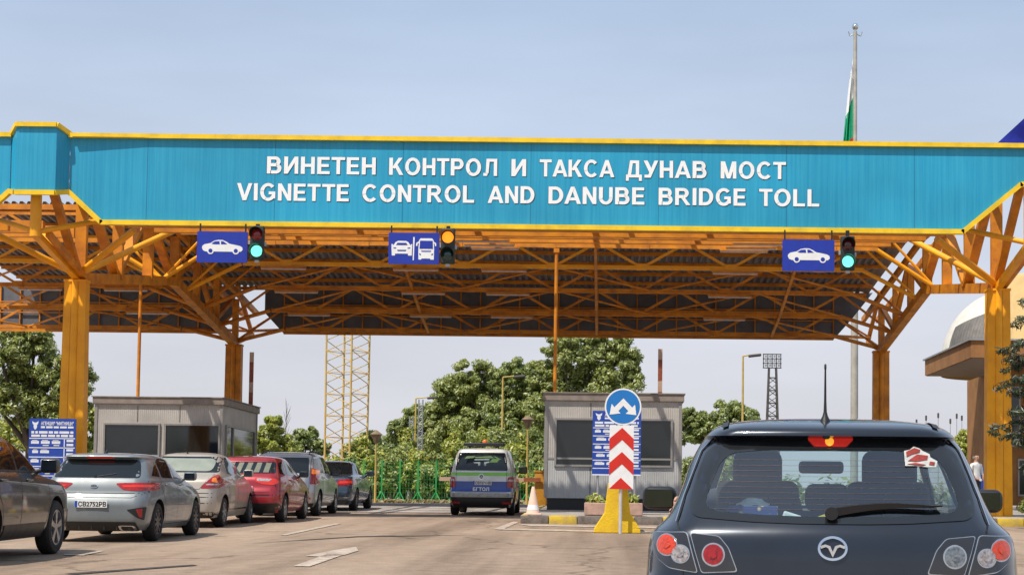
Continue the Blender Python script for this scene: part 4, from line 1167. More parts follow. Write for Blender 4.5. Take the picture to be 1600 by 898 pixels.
sides(B, [[(1.25, 1.09), (2.02, 1.08), (2.02, 1.43), (1.52, 1.43), (1.32, 1.32)]], [[(2.10, 1.08), (3.0, 1.07), (2.62, 1.30), (2.36, 1.42), (2.10, 1.43)]],
      seams_=[[(1.2, 1.3), (1.15, .95), (1.3, .62), (1.35, .30)], [(2.06, 1.45), (2.08, .7), (2.06, .3)], [(3.1, 1.05), (3.12, .6), (3.05, .3)]])
for ax in ('right', 'left'):
    mb = MB(); B.line(ax, [(1.25, .36), (3.1, .36)], .03, .008, mb=mb); mb.build('side_moulding', chrome, t, world=False)
for o in list(t.children):
    if o.name.startswith('side_window'): o.data.materials.clear(); o.data.materials.append(glass_sky_reflect)
for y in (1.40, 2.36):
    for sg in (-1, 1): MB().box((sg * (B.ray('right', y, .98)[0].x + .012), y, .98), (.03, .20, .03), bev=.01).build('door_handle', champ, t, world=False, smooth=50)
for sg in (-1, 1): door_mirror(t, (sg * .97, 2.85, 1.10), (.21, .12, .16), champ, sg)
MB().tube((-.05, 1.30, 1.50), (-.10, 1.20, 1.60), .012, .006).box((-.05, 1.30, 1.50), (.05, .06, .02)).build('roof_antenna', black_plastic, t, world=False)

# ---------------------------------------------------------------- red estate
red_p = paint('paint_red', (.34, .012, .022), .25, .3)
t, B = car('estate_car', 'red estate car with sloped tailgate between the beige sedan and the silver car', -8.12, 38.5,
  [(.22, .16, 4.4, .78, .2, .2, .25, .3), (.36, .03, 4.55, .85, .2, .25, .3, .4), (.55, .0, 4.6, .87, .2, .3, .3, .5), (.68, .02, 4.58, .875, .2, .3, .35, .5), (.80, .08, 4.3, .87, .2, .3, .4, .55), (.95, .12, 3.75, .855, .2, .3, .4, .55), (1.03, .17, 3.4, .83, .2, .3, .35, .5),
   (1.10, .26, 3.2, .79, .2, .3, .3, .4), (1.22, .42, 2.9, .745, .2, .3, .3, .4), (1.36, .58, 2.55, .69, .2, .25, .3, .4), (1.42, .60, 2.4, .65, .2, .25, .3, .4), (1.455, .7, 2.25, .58, .2, .25, .3, .4), (1.485, 1.0, 2.0, .40, .2, .3, .3, .3), (1.50, 1.3, 1.7, .2, .12, .2, .12, .2)],
  red_p, [(.88, .32, .365, .88), (3.56, .32, .365, .88)], .312, alloy, 5)
k = B.part('rear_window', dark_glass, 'rear', rpoly([(-.70, 1.10), (.70, 1.10), (.635, 1.36), (-.635, 1.36)], .05))
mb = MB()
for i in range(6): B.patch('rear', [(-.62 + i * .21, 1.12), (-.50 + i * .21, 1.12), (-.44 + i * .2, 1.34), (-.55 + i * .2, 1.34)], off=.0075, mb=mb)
mb.build('window_reflection', mat('reflection_stripe', (.20, .20, .15), .3, var=.3, scale=5), k, world=False)  # stripes painted as reflections in the rear window
for sg in (-1, 1):
    q = [(sg * .28, 1.0), (sg * .74, .985), (sg * .80, .90), (sg * .70, .84), (sg * .45, .86), (sg * .30, .92)]
    k = B.part('tail_lamp', red_lit if sg > 0 else red_lamp, 'rear', rpoly(q, .05), off=.010, res=.04)
    B.part('lamp_lens', clear_lamp, 'rear', rpoly([(sg * .32, .99), (sg * .66, .975), (sg * .60, .92), (sg * .34, .93)], .025), off=.015, res=.04, parent=k)
mb = MB(); B.line('rear', [(-.84, .62), (.84, .62)], .03, mb=mb); B.line('rear', [(-.72, 1.06), (-.74, .8), (-.60, .68), (.60, .68), (.74, .8), (.72, 1.06)], .009, mb=mb)
mb.build('shut_line', seam, t, world=False)
B.part('lower_bumper', black_plastic, 'rear', rpoly([(-.80, .22), (.80, .22), (.82, .44), (-.82, .44)], .04), off=.012)
plate(t, B, .0, .76, 'РВ')
sides(B, [[(1.22, 1.06), (2.0, 1.05), (2.0, 1.39), (1.35, 1.39)]], [[(2.08, 1.05), (2.98, 1.04), (2.55, 1.28), (2.3, 1.385), (2.08, 1.39)], [(.55, 1.09), (1.14, 1.07), (1.14, 1.37), (.80, 1.33)]],
      seams_=[[(1.18, 1.38), (1.12, .95), (1.28, .62), (1.35, .32)], [(2.04, 1.42), (2.06, .7), (2.04, .32)], [(3.08, 1.02), (3.1, .6), (3.05, .32)]])
for sg in (-1, 1): door_mirror(t, (sg * .99, 2.8, 1.08), (.22, .12, .15), black_plastic, sg)
for y in (1.38, 2.34):
    for sg in (-1, 1): MB().box((sg * (B.ray('right', y, .95)[0].x + .012), y, .95), (.03, .20, .03), bev=.01).build('door_handle', red_p, t, world=False, smooth=50)

# ---------------------------------------------------------------- silver wagon with roof rails
silver = paint('paint_silver', (.44, .45, .44), .45, .3)
t, B = car('estate_car', 'silver high roofed estate with roof rails and upright orange and red tail lamps', -8.22, 43.9,
  [(.24, .14, 4.3, .78, .2, .2, .25, .3), (.38, .03, 4.45, .85, .2, .22, .3, .4), (.60, .0, 4.5, .87, .2, .22, .3, .5), (.78, .03, 4.45, .87, .18, .22, .35, .5), (.92, .07, 4.1, .87, .16, .2, .4, .55), (1.02, .09, 3.5, .855, .16, .2, .4, .5),
   (1.08, .11, 3.3, .84, .16, .2, .35, .45), (1.25, .18, 2.95, .81, .16, .2, .3, .4), (1.45, .28, 2.6, .76, .16, .2, .3, .4), (1.55, .32, 2.4, .72, .16, .2, .3, .4), (1.60, .42, 2.25, .64, .16, .22, .3, .4), (1.63, .7, 2.0, .45, .2, .3, .3, .3), (1.64, 1.0, 1.7, .2, .12, .2, .12, .2)],
  silver, [(.82, .33, .38, .88), (3.5, .33, .38, .88)], .325, alloy, 5, bow=.04)
B.part('rear_window', dark_glass, 'rear', rpoly([(-.66, 1.10), (.66, 1.10), (.62, 1.50), (-.62, 1.50)], .05))
for sg in (-1, 1):
    q = [(sg * .70, .82), (sg * .845, .82), (sg * .83, 1.18), (sg * .70, 1.24)]
    k = B.part('tail_lamp', red_lamp, 'rear', rpoly(q, .02), off=.012, res=.04)
    B.part('indicator', orange_lit, 'rear', rpoly([(sg * .715, 1.08), (sg * .82, 1.07), (sg * .815, 1.17), (sg * .715, 1.21)], .015), off=.017, res=.03, parent=k)
    B.part('reflector', red_lamp, 'rear', rpoly([(sg * .55, .44), (sg * .72, .44), (sg * .72, .49), (sg * .55, .49)], .01), off=.012, res=.04)
    MB().path([(sg * .60, .50, 1.585), (sg * .60, .66, 1.655), (sg * .60, 1.9, 1.655), (sg * .58, 2.1, 1.58)], .018).build('roof_rail', black_plastic, t, world=False, smooth=40)
mb = MB(); B.line('rear', [(-.68, 1.55), (-.685, 1.08), (-.68, .62), (.68, .62), (.685, 1.08), (.68, 1.55)], .009, mb=mb); B.line('rear', [(-.84, .60), (.84, .60)], .012, mb=mb); mb.build('shut_line', seam, t, world=False)
B.part('lower_bumper', black_plastic, 'rear', rpoly([(-.80, .24), (.80, .24), (.80, .34), (-.80, .34)], .03), off=.010)
plate(t, B, .0, .88, 'РВ')
sides(B, [[(1.12, 1.10), (1.95, 1.09), (1.95, 1.50), (1.12, 1.51)]], [[(2.03, 1.09), (3.0, 1.08), (2.6, 1.34), (2.35, 1.49), (2.03, 1.50)], [(.36, 1.12), (1.04, 1.10), (1.04, 1.50), (.50, 1.47)]],
      seams_=[[(1.08, 1.54), (1.05, .95), (1.22, .62), (1.3, .34)], [(1.99, 1.54), (2.0, .7), (1.98, .34)], [(3.08, 1.06), (3.1, .6), (3.0, .34)]])
for sg in (-1, 1): door_mirror(t, (sg * 1.0, 2.85, 1.12), (.22, .12, .16), black_plastic, sg)

# ---------------------------------------------------------------- dark blue sedan at the head
blue_p = paint('paint_dark_blue', (.055, .085, .125), .5, .26)
t, B = car('sedan', 'dark blue grey sedan with red tail lamps at the head of the left queue', -8.17, 49.55,
  [(.20, .16, 4.75, .82, .2, .2, .25, .3), (.34, .03, 4.9, .90, .2, .25, .3, .4), (.52, .0, 4.97, .93, .2, .3, .3, .5), (.70, .03, 4.95, .94, .2, .3, .35, .5), (.80, .07, 4.7, .94, .2, .3, .4, .55), (.92, .10, 4.2, .925, .2, .3, .4, .55), (.98, .16, 3.75, .91, .2, .3, .4, .5),
   (1.02, .40, 3.6, .88, .2, .3, .35, .45), (1.05, .60, 3.5, .85, .2, .3, .35, .45), (1.18, .92, 3.2, .79, .2, .25, .3, .4), (1.34, 1.30, 2.8, .71, .2, .25, .3, .4), (1.41, 1.5, 2.55, .64, .2, .25, .3, .4), (1.445, 1.75, 2.3, .45, .2, .25, .3, .3), (1.46, 1.95, 2.1, .2, .1, .1, .1, .1)],
  blue_p, [(1.02, .33, .375, .94), (3.95, .33, .375, .94)], .33, alloy_dark, 10)
B.part('rear_window', dark_glass, 'rear', rpoly([(-.76, 1.06), (.76, 1.06), (.67, 1.38), (-.67, 1.38)], .06))
for sg in (-1, 1):
    q = [(sg * .45, .74), (sg * .90, .76), (sg * .905, .90), (sg * .84, .925), (sg * .50, .91)]
    k = B.part('tail_lamp', red_lamp, 'rear', rpoly(q, .03), off=.010, res=.04)
    B.part('lamp_strip', red_lit, 'rear', rpoly([(sg * .52, .80), (sg * .86, .81), (sg * .86, .87), (sg * .54, .87)], .02), off=.015, res=.04, parent=k)
mb = MB(); B.line('rear', [(-.88, .62), (.88, .62)], .012, mb=mb); B.line('rear', [(-.72, 1.0), (-.70, .68), (.70, .68), (.72, 1.0)], .009, mb=mb); mb.build('shut_line', seam, t, world=False)
mb = MB(); B.line('rear', [(-.80, .40), (.80, .40)], .025, .010, mb=mb); mb.build('chrome_strip', chrome, t, world=False)
B.part('lower_bumper', black_plastic, 'rear', rpoly([(-.84, .20), (.84, .20), (.84, .32), (-.84, .32)], .03), off=.008)
plate(t, B, .0, .70, 'СВ')
sides(B, [[(1.45, 1.05), (2.30, 1.04), (2.30, 1.37), (1.78, 1.36), (1.55, 1.25)]], [[(2.38, 1.04), (3.4, 1.03), (2.95, 1.26), (2.65, 1.36), (2.38, 1.37)]],
      seams_=[[(1.38, 1.2), (1.32, .9), (1.45, .62), (1.5, .3)], [(2.34, 1.40), (2.36, .7), (2.34, .3)], [(3.48, 1.0), (3.5, .6), (3.4, .3)]])
for ax in ('right', 'left'):
    mb = MB(); B.line(ax, [(1.5, .36), (3.5, .36)], .03, .008, mb=mb); mb.build('side_moulding', chrome, t, world=False)
for y in (1.6, 2.65):
    for sg in (-1, 1): MB().box((sg * (B.ray('right', y, .93)[0].x + .012), y, .93), (.03, .22, .03), bev=.01).build('door_handle', chrome, t, world=False, smooth=50)
for sg in (-1, 1): door_mirror(t, (sg * 1.07, 3.25, 1.08), (.24, .13, .16), blue_p, sg)

# ---------------------------------------------------------------- control van at the barrier
van_p = paint('paint_van_grey', (.62, .60, .56), .25, .34)
van_green = mat('livery_green', (.22, .56, .035), .4, var=.15, scale=3, coat=.5)
van_blue = mat('livery_blue', (.009, .055, .30), .35, var=.2, scale=3, coat=.6)
t, B = car('control_van', 'grey, green and blue control van with roof light bar stopped at the barrier', -3.36, 46.6,
  [(.22, .10, 4.3, .80, .16, .16, .25, .3), (.34, .02, 4.37, .86, .16, .2, .3, .4), (.55, .0, 4.4, .89, .16, .2, .3, .45), (.64, .01, 4.4, .897, .14, .2, .35, .5), (.74, .06, 4.35, .90, .13, .2, .4, .5), (.95, .07, 4.2, .895, .13, .2, .4, .5), (1.05, .08, 3.9, .885, .13, .2, .4, .5),
   (1.15, .10, 3.5, .87, .13, .2, .4, .45), (1.22, .12, 3.35, .855, .13, .2, .35, .4), (1.45, .20, 3.05, .80, .14, .2, .3, .4), (1.68, .29, 2.75, .73, .15, .2, .3, .4), (1.76, .33, 2.55, .69, .15, .2, .3, .4), (1.80, .40, 2.3, .60, .15, .22, .3, .4), (1.825, .7, 2.0, .4, .2, .3, .3, .3), (1.835, 1.0, 1.7, .2, .12, .2, .12, .2)],
  van_p, [(.85, .33, .38, .9), (3.53, .33, .38, .9)], .325, alloy, 5, bow=.05)
wk = B.part('rear_window', dark_glass, 'rear', rpoly([(-.71, 1.215), (.71, 1.215), (.625, 1.70), (-.625, 1.70)], .05))
mb = MB().use(mat('sticker_green', (.055, .14, .02), .5, var=.3, scale=30))
mb2 = MB()
for q in ([(-.48, 1.53), (-.40, 1.60), (-.18, 1.60), (-.24, 1.55)], [(-.22, 1.58), (.24, 1.61), (.34, 1.55), (-.16, 1.55)], [(.28, 1.53), (.48, 1.535), (.42, 1.44), (.20, 1.43)], [(.30, 1.60), (.36, 1.60), (.52, 1.52), (.46, 1.51)]): B.patch('rear', q, off=.008, res=.03, mb=mb)
mb.build('window_sticker', None, wk, world=False)
for q in ([(-.22, 1.44), (-.04, 1.44), (-.04, 1.34), (-.10, 1.34), (-.10, 1.41), (-.22, 1.41)], [(.06, 1.44), (.20, 1.46), (.20, 1.43), (.12, 1.41), (.12, 1.34), (.06, 1.34)], [(-.20, 1.52), (.20, 1.53), (.20, 1.50), (-.20, 1.49)]): B.patch('rear', q, off=.008, res=.03, mb=mb2)
mb2.build('window_sticker', mat('sticker_pale', (.20, .25, .25), .5, var=.2, scale=20), wk, world=False)
B.part('livery_green', van_green, 'rear', [(-.84, 1.075), (.84, 1.075), (.825, 1.165), (-.825, 1.165)], off=.004, res=.05)
B.part('livery_blue', van_blue, 'rear', [(-.87, .645), (.87, .645), (.865, .925), (-.865, .925)], off=.004, res=.05)
for ax in ('right', 'left'):
    B.part('livery_green', van_green, ax, [(.32, 1.075), (3.2, 1.075), (3.2, 1.155), (.32, 1.165)], off=.004, res=.1)
    B.part('livery_blue', van_blue, ax, [(.26, .645), (.52, .645), (1.2, .66), (3.2, .66), (3.2, .925), (.26, .925)], off=.004, res=.1)
for sg in (-1, 1):
    k = B.part('tail_lamp', red_lamp, 'rear', rpoly([(sg * .70, .76), (sg * .875, .76), (sg * .86, 1.06), (sg * .71, 1.04)], .03), off=.012, res=.04)
    B.part('lamp_lens', clear_lamp, 'rear', rpoly([(sg * .73, .93), (sg * .84, .93), (sg * .835, .98), (sg * .73, .98)], .01), off=.017, res=.03, parent=k)
    B.part('reflector', red_lamp, 'rear', rpoly([(sg * .56, .33), (sg * .80, .33), (sg * .80, .375), (sg * .56, .375)], .01), off=.02, res=.04)
B.part('bumper', black_plastic, 'rear', rpoly([(-.83, .22), (.83, .22), (.87, .50), (-.87, .50)], .04), off=.015)
B.part('bumper_step', mat('step_plate', (.35, .36, .33), .4, .4, var=.4, scale=14), 'rear', rpoly([(-.76, .515), (.76, .515), (.76, .61), (-.76, .61)], .02), off=.02)
plate(t, B, .03, .885, 'СВ7271НВ', .50)
mb = MB().use(sign_white); yb = B.ray('rear', 0, .68)[0].y - .012
text_add(mb, 'БГТОЛ', lambda u, v, d: Vector((u, yb, v)), -.22, .22, .675, .085, 0, .035)
mb.build('lettering', None, t, world=False)
em = B.part('badge', chrome, 'rear', oval(0, 1.05, .072, .072), off=.016, res=.03)
B.part('badge_field', ink, 'rear', oval(0, 1.05, .058, .058), off=.019, res=.03, parent=em)
yb = B.ray('rear', 0, 1.05)[0].y - .024
mb = MB()
for a, b_ in (((-.03, 1.095), (0, 1.055)), ((0, 1.055), (.03, 1.095)), ((-.048, 1.075), (-.022, 1.008)), ((-.022, 1.008), (0, 1.045)), ((0, 1.045), (.022, 1.008)), ((.022, 1.008), (.048, 1.075))): mb.bar((a[0], yb, a[1]), (b_[0], yb, b_[1]), .011, .004, up=(0, 1, 0))
mb.build('badge_mark', chrome, em, world=False)
mb = MB(); B.line('rear', [(-.66, 1.75), (-.68, 1.2), (-.69, .63), (.69, .63), (.68, 1.2), (.66, 1.75)], .008, .006, mb=mb); mb.build('shut_line', seam, t, world=False)
lb = MB().box((0, 1.0, 1.93), (1.12, .28, .10), bev=.03).tube((-.4, 1.0, 1.78), (-.4, 1.0, 1.9), .02).tube((.4, 1.0, 1.78), (.4, 1.0, 1.9), .02).build('light_bar', black_plastic, t, world=False, smooth=40)
MB().lathe((.02, 1.0, 1.975), [(.07, 0), (.07, .05), (.05, .085), (0, .09)], 14).build('beacon', mat('beacon_orange', (.8, .18, .03), .3, coat=.5, var=.2, scale=9), lb, world=False, smooth=50)
MB().box((0, .36, 1.765), (.42, .02, .03)).build('brake_light', red_lamp, t, world=False)
sides(B, [[(2.2, 1.23), (3.2, 1.22), (2.85, 1.52), (2.6, 1.66), (2.2, 1.68)]], [[(1.2, 1.24), (2.1, 1.23), (2.1, 1.68), (1.2, 1.68)]], seams_=[[(2.15, 1.72), (2.15, .3)], [(3.25, 1.2), (3.2, .4)], [(1.1, 1.72), (1.1, .6)]])
for sg in (-1, 1): door_mirror(t, (sg * 1.06, 2.95, 1.24), (.24, .14, .22), black_plastic, sg)
# ================================================================== dark hatchback right in front of the camera
MX, MY, MYAW = 1.003, 7.65, -R(5.9)
mz_p = paint('paint_graphite_blue', (.020, .026, .038), .5, .22, .25)
trim_dark = mat('interior_trim', (.085, .098, .105), .85, var=.3, scale=7)
seat_m = mat('seat_fabric', (.020, .021, .024), .9, var=.35, scale=40, bump=.2)
mk = [(.20, .14, 4.2, .78, .2, .2, .25, .3), (.32, .03, 4.37, .835, .2, .25, .3, .4), (.50, .0, 4.42, .86, .2, .28, .3, .45), (.66, .0, 4.42, .872, .2, .3, .35, .5), (.71, .03, 4.40, .872, .2, .3, .35, .5), (.745, .065, 4.3, .87, .2, .32, .4, .55),
      (.84, .075, 4.05, .866, .22, .34, .4, .55), (.91, .085, 3.7, .856, .22, .34, .4, .55), (.955, .10, 3.4, .838, .21, .34, .4, .5), (.985, .12, 3.25, .805, .19, .33, .35, .5), (1.02, .15, 3.15, .772, .17, .32, .35, .45), (1.12, .235, 2.98, .725, .16, .3, .3, .4),
      (1.26, .335, 2.70, .680, .16, .28, .3, .4), (1.36, .415, 2.48, .632, .15, .26, .3, .4), (1.388, .44, 2.42, .612, .15, .25, .3, .4), (1.400, .375, 2.38, .602, .14, .24, .3, .4), (1.425, .385, 2.30, .578, .15, .25, .3, .4), (1.455, .47, 2.18, .54, .18, .3, .3, .4),
      (1.484, .72, 1.95, .43, .2, .3, .3, .3), (1.502, 1.05, 1.7, .22, .12, .2, .12, .2)]
mz = thing('hatchback', 'dark graphite hatchback with round tail lamps and roof antenna, nearest car at lower right', 'car', (MX, MY, ground(MY) + .006), (math.atan(SLOPE), 0, MYAW))
MW = Matrix.Translation((MX, MY, ground(MY) + .006)) @ Matrix.Rotation(MYAW, 4, 'Z') @ Matrix.Rotation(math.atan(SLOPE), 4, 'X')
MI = MW.inverted()
CAMP = Vector((0, 0, CAMZ))
o = shell_mb(shell(mk, .085, taper=(.985, .93))).build('body', None, None)
o.data.materials.append(mz_p); o.data.materials.append(trim_dark); o.data.materials.append(black_plastic)
class HB(Body):
    def __init__(s, o, root):
        s.root, s.o = root, o
        s.bvh = BVHTree.FromPolygons([v.co.copy() for v in o.data.vertices], [tuple(p.vertices) for p in o.data.polygons])
        o.parent = root; ORG[o.name] = Vector()
B = HB(o, mz)
def mp2(px, py):
    """the point of the car body seen at a photo position, as (x, z) on the car"""
    a = MI @ CAMP; b_ = MI @ at(px, py, 8)
    h = B.bvh.ray_cast(a, (b_ - a).normalized())
    p = h[0] if h[0] is not None else b_
    return (p.x, p.z)
sm = lambda q: mirrored(q)
def sym(q): return q + [(-x, z) for x, z in q[::-1]]
# glass outline (right half, x>0) from the roof centre down to the base centre
go = sym([(.0, 1.376), (.30, 1.374), (.50, 1.362), (.575, 1.335), (.615, 1.22), (.645, 1.10), (.640, 1.045), (.605, 1.020), (.35, 1.003), (.15, .998)])
gi = sym([(.0, 1.335), (.28, 1.333), (.455, 1.318), (.505, 1.28), (.550, 1.17), (.572, 1.10), (.560, 1.062), (.52, 1.048), (.30, 1.034), (.12, 1.030)])
go = rpoly(go, .05); gi = rpoly(gi, .05)
sw_f = [(1.93, 1.00), (2.88, .995), (2.52, 1.22), (2.24, 1.355), (1.93, 1.385)]
sw_r = [(1.02, 1.02), (1.85, 1.0), (1.85, 1.385), (1.25, 1.37), (1.08, 1.26)]
sw_q = [(.66, 1.06), (.94, 1.04), (.98, 1.24), (.84, 1.20)]
ws = [(-.66, 1.03), (.66, 1.03), (.52, 1.385), (-.52, 1.385)]
def cutm(o, meshes):
    for c in meshes:
        md = o.modifiers.new('b', 'BOOLEAN'); md.operation = 'DIFFERENCE'; md.object = c; md.solver = 'EXACT'
    dg = bpy.context.evaluated_depsgraph_get(); me = bpy.data.meshes.new_from_object(o.evaluated_get(dg))
    o.modifiers.clear(); old = o.data; o.data = me; bpy.data.meshes.remove(old)
    for c in meshes: bpy.data.objects.remove(c)
o.parent = None
sd_ = o.modifiers.new('s', 'SOLIDIFY'); sd_.thickness = .022; sd_.offset = -1; sd_.material_offset = 1; sd_.use_even_offset = False
cut = []
cut.append(MB().prism(rpoly(gi, .0), lambda u, v, d: Vector((u, d, v)), -.6, 1.0).build('cut', None, None))
cut.append(MB().prism(rpoly(ws, .05), lambda u, v, d: Vector((u, d, v)), 1.95, 5.2).build('cut', None, None))
for q in (sw_f, sw_r, sw_q):
    for s in (-1, 1): cut.append(MB().prism(rpoly(q, .04), lambda u, v, d: Vector((d, u, v)), s * .40, s * 1.4).build('cut', None, None))
for y in (.84, 3.48):
    for s in (-1, 1): cut.append(MB().tube((s * .56, y, .33), (s * 1.2, y, .33), .355, n=28).build('cut', None, None))
cutm(o, cut)
o.parent = mz; o.data.shade_smooth(); o.data.set_sharp_from_angle(angle=R(40))
for s in (-1, 1):
    for y in (.84, 3.48):
        MB().lathe((s * .56, y, .33), [(.36, s * .27), (.36, 0), (0, 0)], 28, 'x', cap=False).build('wheel_arch', black_plastic, mz, world=False)
        wheel(mz, s * .745, y, .316, .205, alloy, 10, s)
glass_clear = mat_clear('car_glass', (.74, .85, .85), .02)
glass_tint = mat_clear('rear_glass', (.80, .92, .93), .10)
frit = mat('glass_border', (.012, .014, .016), .12, coat=.5, var=.2, scale=6)
rw = B.part('rear_window', glass_tint, 'rear', gi, off=.002, res=.05, depth=.004)
B.part('glass_border', frit, 'rear', go, off=.004, res=.05, depth=.012, hole=gi, parent=rw)
heat = MB()
for i in range(10):
    z = 1.06 + i * .025; w_ = .545 - (z - 1.05) * .24; B.line('rear', [(-w_, z), (w_, z)], .0011, .0035, mb=heat)
heat.build('heating_wires', mat('heater_line', (.10, .055, .04), .6, var=.2, scale=9), rw, world=False)
for ax in ('right', 'left'):
    for q in (sw_r, sw_q) + ((sw_f,) if ax == 'right' else ()): B.part('side_window', glass_clear, ax, rpoly(q, .04), off=-.006, res=.09, depth=.004)
    mb = MB()
    B.line(ax, [(.62, 1.05), (1.0, 1.012), (1.9, .99), (2.92, .985)], .022, .006, mb=mb); B.line(ax, [(.8, 1.225), (1.05, 1.30), (1.28, 1.40), (1.9, 1.415), (2.26, 1.385), (2.6, 1.2), (2.9, 1.01)], .02, .006, mb=mb)
    mb.build('window_trim', black_plastic, mz, world=False)
    mb = MB()
    for l in ([(1.0, 1.0), (1.02, .85), (1.16, .66), (1.2, .3)], [(1.89, 1.40), (1.9, .7), (1.87, .3)], [(2.95, .98), (3.0, .6), (2.92, .3)], [(1.22, .27), (2.9, .27)]): B.line(ax, l, .009, mb=mb)
    mb.build('shut_line', seam, mz, world=False)
    s = 1 if ax == 'right' else -1
    for y in (1.25, 2.15): MB().box((s * (B.ray(ax, y, .88)[0].x * s + .012), y, .88), (.03, .2, .03), bev=.01).build('door_handle', mz_p, mz, world=False, smooth=50)
B.part('windscreen', glass_clear, 'front', rpoly(ws, .05), off=-.004, res=.1, depth=.004)
# hatch outline, roof strips
mb = MB()
hl = [(.545, 1.392), (.60, 1.33), (.672, 1.12), (.70, 1.0), (.688, .97), (.665, .76)]
for q in (hl, [(-x, z) for x, z in hl]): B.line('rear', q, .008, .003, mb=mb)
mb.build('shut_line', seam, mz, world=False)
hi = MB()
for q in (hl[:4], [(-x, z) for x, z in hl[:4]]): B.line('rear', [(x + (.007 if x > 0 else -.007), z) for x, z in q], .004, .003, mb=hi)
hi.build('panel_edge', chrome, mz, world=False)
for s in (-1, 1):
    mb = MB(); B.line('top', [(s * .49, .50), (s * .50, 1.0), (s * .49, 1.9)], .028, .008, mb=mb); mb.build('roof_strip', black_plastic, mz, world=False)
# lamps
lens_ring = mat('lamp_chrome_ring', (.62, .60, .58), .15, .9, var=.2, scale=30)
housing = mat('lamp_housing', (.016, .014, .015), .10, coat=1.0, var=.3, scale=12)
core_red = mat('lamp_core_red', (.36, .008, .010), .2, coat=.4, var=.5, scale=60)
core_org = mat('lamp_core_orange', (.52, .035, .012), .2, coat=.4, var=.6, scale=55, emit=(1.0, .13, .015, .18))
core_clr = mat('lamp_core_clear', (.50, .44, .42), .12, .4, coat=.9, var=.7, scale=70)
core_grey = mat('lamp_core_grey', (.26, .28, .29), .12, .5, coat=.9, var=.7, scale=70)
def rlamp(px, py, rpx, m, par):
    c = mp2(px, py); r = rpx / 343
    k = B.part('lamp_ring', lens_ring, 'rear', circ(c[0], c[1], r, 28), off=.010, res=.025, parent=par)
    B.part('lamp_core', m, 'rear', circ(c[0], c[1], r * .86, 26), off=.014, res=.02, depth=.01, parent=par)
    B.part('lamp_centre', m, 'rear', circ(c[0], c[1], r * .34, 16), off=.019, res=.02, depth=.008, parent=par)
def rear_px(pts): return [mp2(*p) for p in pts]
outL = rear_px([(1022, 829), (1074, 830.5), (1082, 862), (1091, 895), (1046, 887), (1029, 872), (1022, 848)])
inL = rear_px([(1078, 831.5), (1124, 837), (1139, 855), (1153, 893), (1096, 895), (1086, 862)])
outR = [(-x, z) for x, z in outL][::-1]; inR = [(-x, z) for x, z in inL][::-1]
H = {}
for nm, q in (('oL', outL), ('iL', inL), ('oR', outR), ('iR', inR)):
    fr = B.part('tail_lamp', lens_ring, 'rear', rpoly(q, .015), off=.005, res=.04)
    cx, cz = sum(p[0] for p in q) / len(q), sum(p[1] for p in q) / len(q)
    B.part('lamp_housing', housing, 'rear', rpoly([(cx + (x - cx) * .955, cz + (z - cz) * .95) for x, z in q], .015), off=.0085, res=.04, parent=fr); H[nm] = fr
rlamp(1044, 851, 17, core_org, H['oL']); rlamp(1064, 865, 14.5, core_clr, H['oL']); rlamp(1115, 866, 18, core_red, H['iL'])
rlamp(1562, 860, 17, core_org, H['oR']); rlamp(1541, 872, 14.5, core_clr, H['oR']); rlamp(1491.5, 870, 18, core_grey, H['iR'])
bl = rear_px([(1261, 685.5), (1334, 686.5), (1322, 698.5), (1272, 698)])
k = B.part('brake_light', mat('stop_lamp', (.5, .02, .02), .2, coat=.5, var=.3, scale=40, emit=(1, .05, .03, .3)), 'rear', rpoly(bl, .012), off=.012, res=.03)
bc = mp2(1296, 692); B.part('lamp_glow', mat('stop_glow', (.9, .4, .02), .3, var=.2, scale=30, emit=(1, .42, .05, .9)), 'rear', circ(bc[0], bc[1], .020, 14), off=.016, res=.02, depth=.006, parent=k)
# emblem: ring with a winged M
ec = mp2(1301, 857); er = 23.0 / 350
em = B.part('badge', chrome, 'rear', circ(ec[0], ec[1], er, 32, er * .80), off=.012, res=.03, hole=circ(ec[0], ec[1], er * .84, 30, er * .64))
bw = MB()
yb = B.ray('rear', ec[0], ec[1])[0].y - .014
wing = [(-.83, .22), (-.50, .34), (-.16, .22), (0, -.22), (.16, .22), (.50, .34), (.83, .22), (.80, .02), (.46, .16), (.30, .06), (.0, -.62), (-.30, .06), (-.46, .16), (-.80, .02)]
bw.prism([(x * er, z * er * .9) for x, z in wing], lambda u, v, d: Vector((ec[0] + u, yb + d, ec[1] + v)), -.006, .010)
bw.build('badge_wings', mat('badge_silver', (.62, .63, .65), .3, .4, var=.15, scale=20), em, world=False, smooth=30)
# wiper, antenna, plate below
p0, p1 = mp2(1299, 802), mp2(1471, 789.5)
mb = MB(); ya = B.ray('rear', *p0)[0].y; ybb = B.ray('rear', *p1)[0].y
A_, B_ = Vector((p0[0], ya - .035, p0[1] + .012)), Vector((p1[0], ybb - .03, p1[1]))
n_ = 10
def wprof(t): return .023 * (1 - t) ** .8 + .004
vs = []
for i in range(n_ + 1):
    t = i / n_; c = A_.lerp(B_, t); c.z += .016 * math.sin(math.pi * min(1, t * 1.1)); c.y = B.ray('rear', c.x, c.z)[0].y - .03
    hgt = wprof(t)
    for dy, dz in ((-.012, -hgt), (-.016, hgt * .4), (.008, hgt * .55), (.010, -hgt)): vs.append((c.x, c.y + dy, c.z + dz))
fs = [(0, 1, 2, 3), (4 * n_ + 3, 4 * n_ + 2, 4 * n_ + 1, 4 * n_)]
for i in range(n_):
    for j in range(4): fs.append((4 * i + j, 4 * i + (j + 1) % 4, 4 * i + 4 + (j + 1) % 4, 4 * i + 4 + j))
mb.add(vs, fs); mb.lathe((A_.x, A_.y + .035, A_.z - .01), [(.03, -.05), (.026, .0), (.03, .05)], 14, 'y')
wp = mb.build('wiper', black_plastic, mz, world=False, smooth=40)
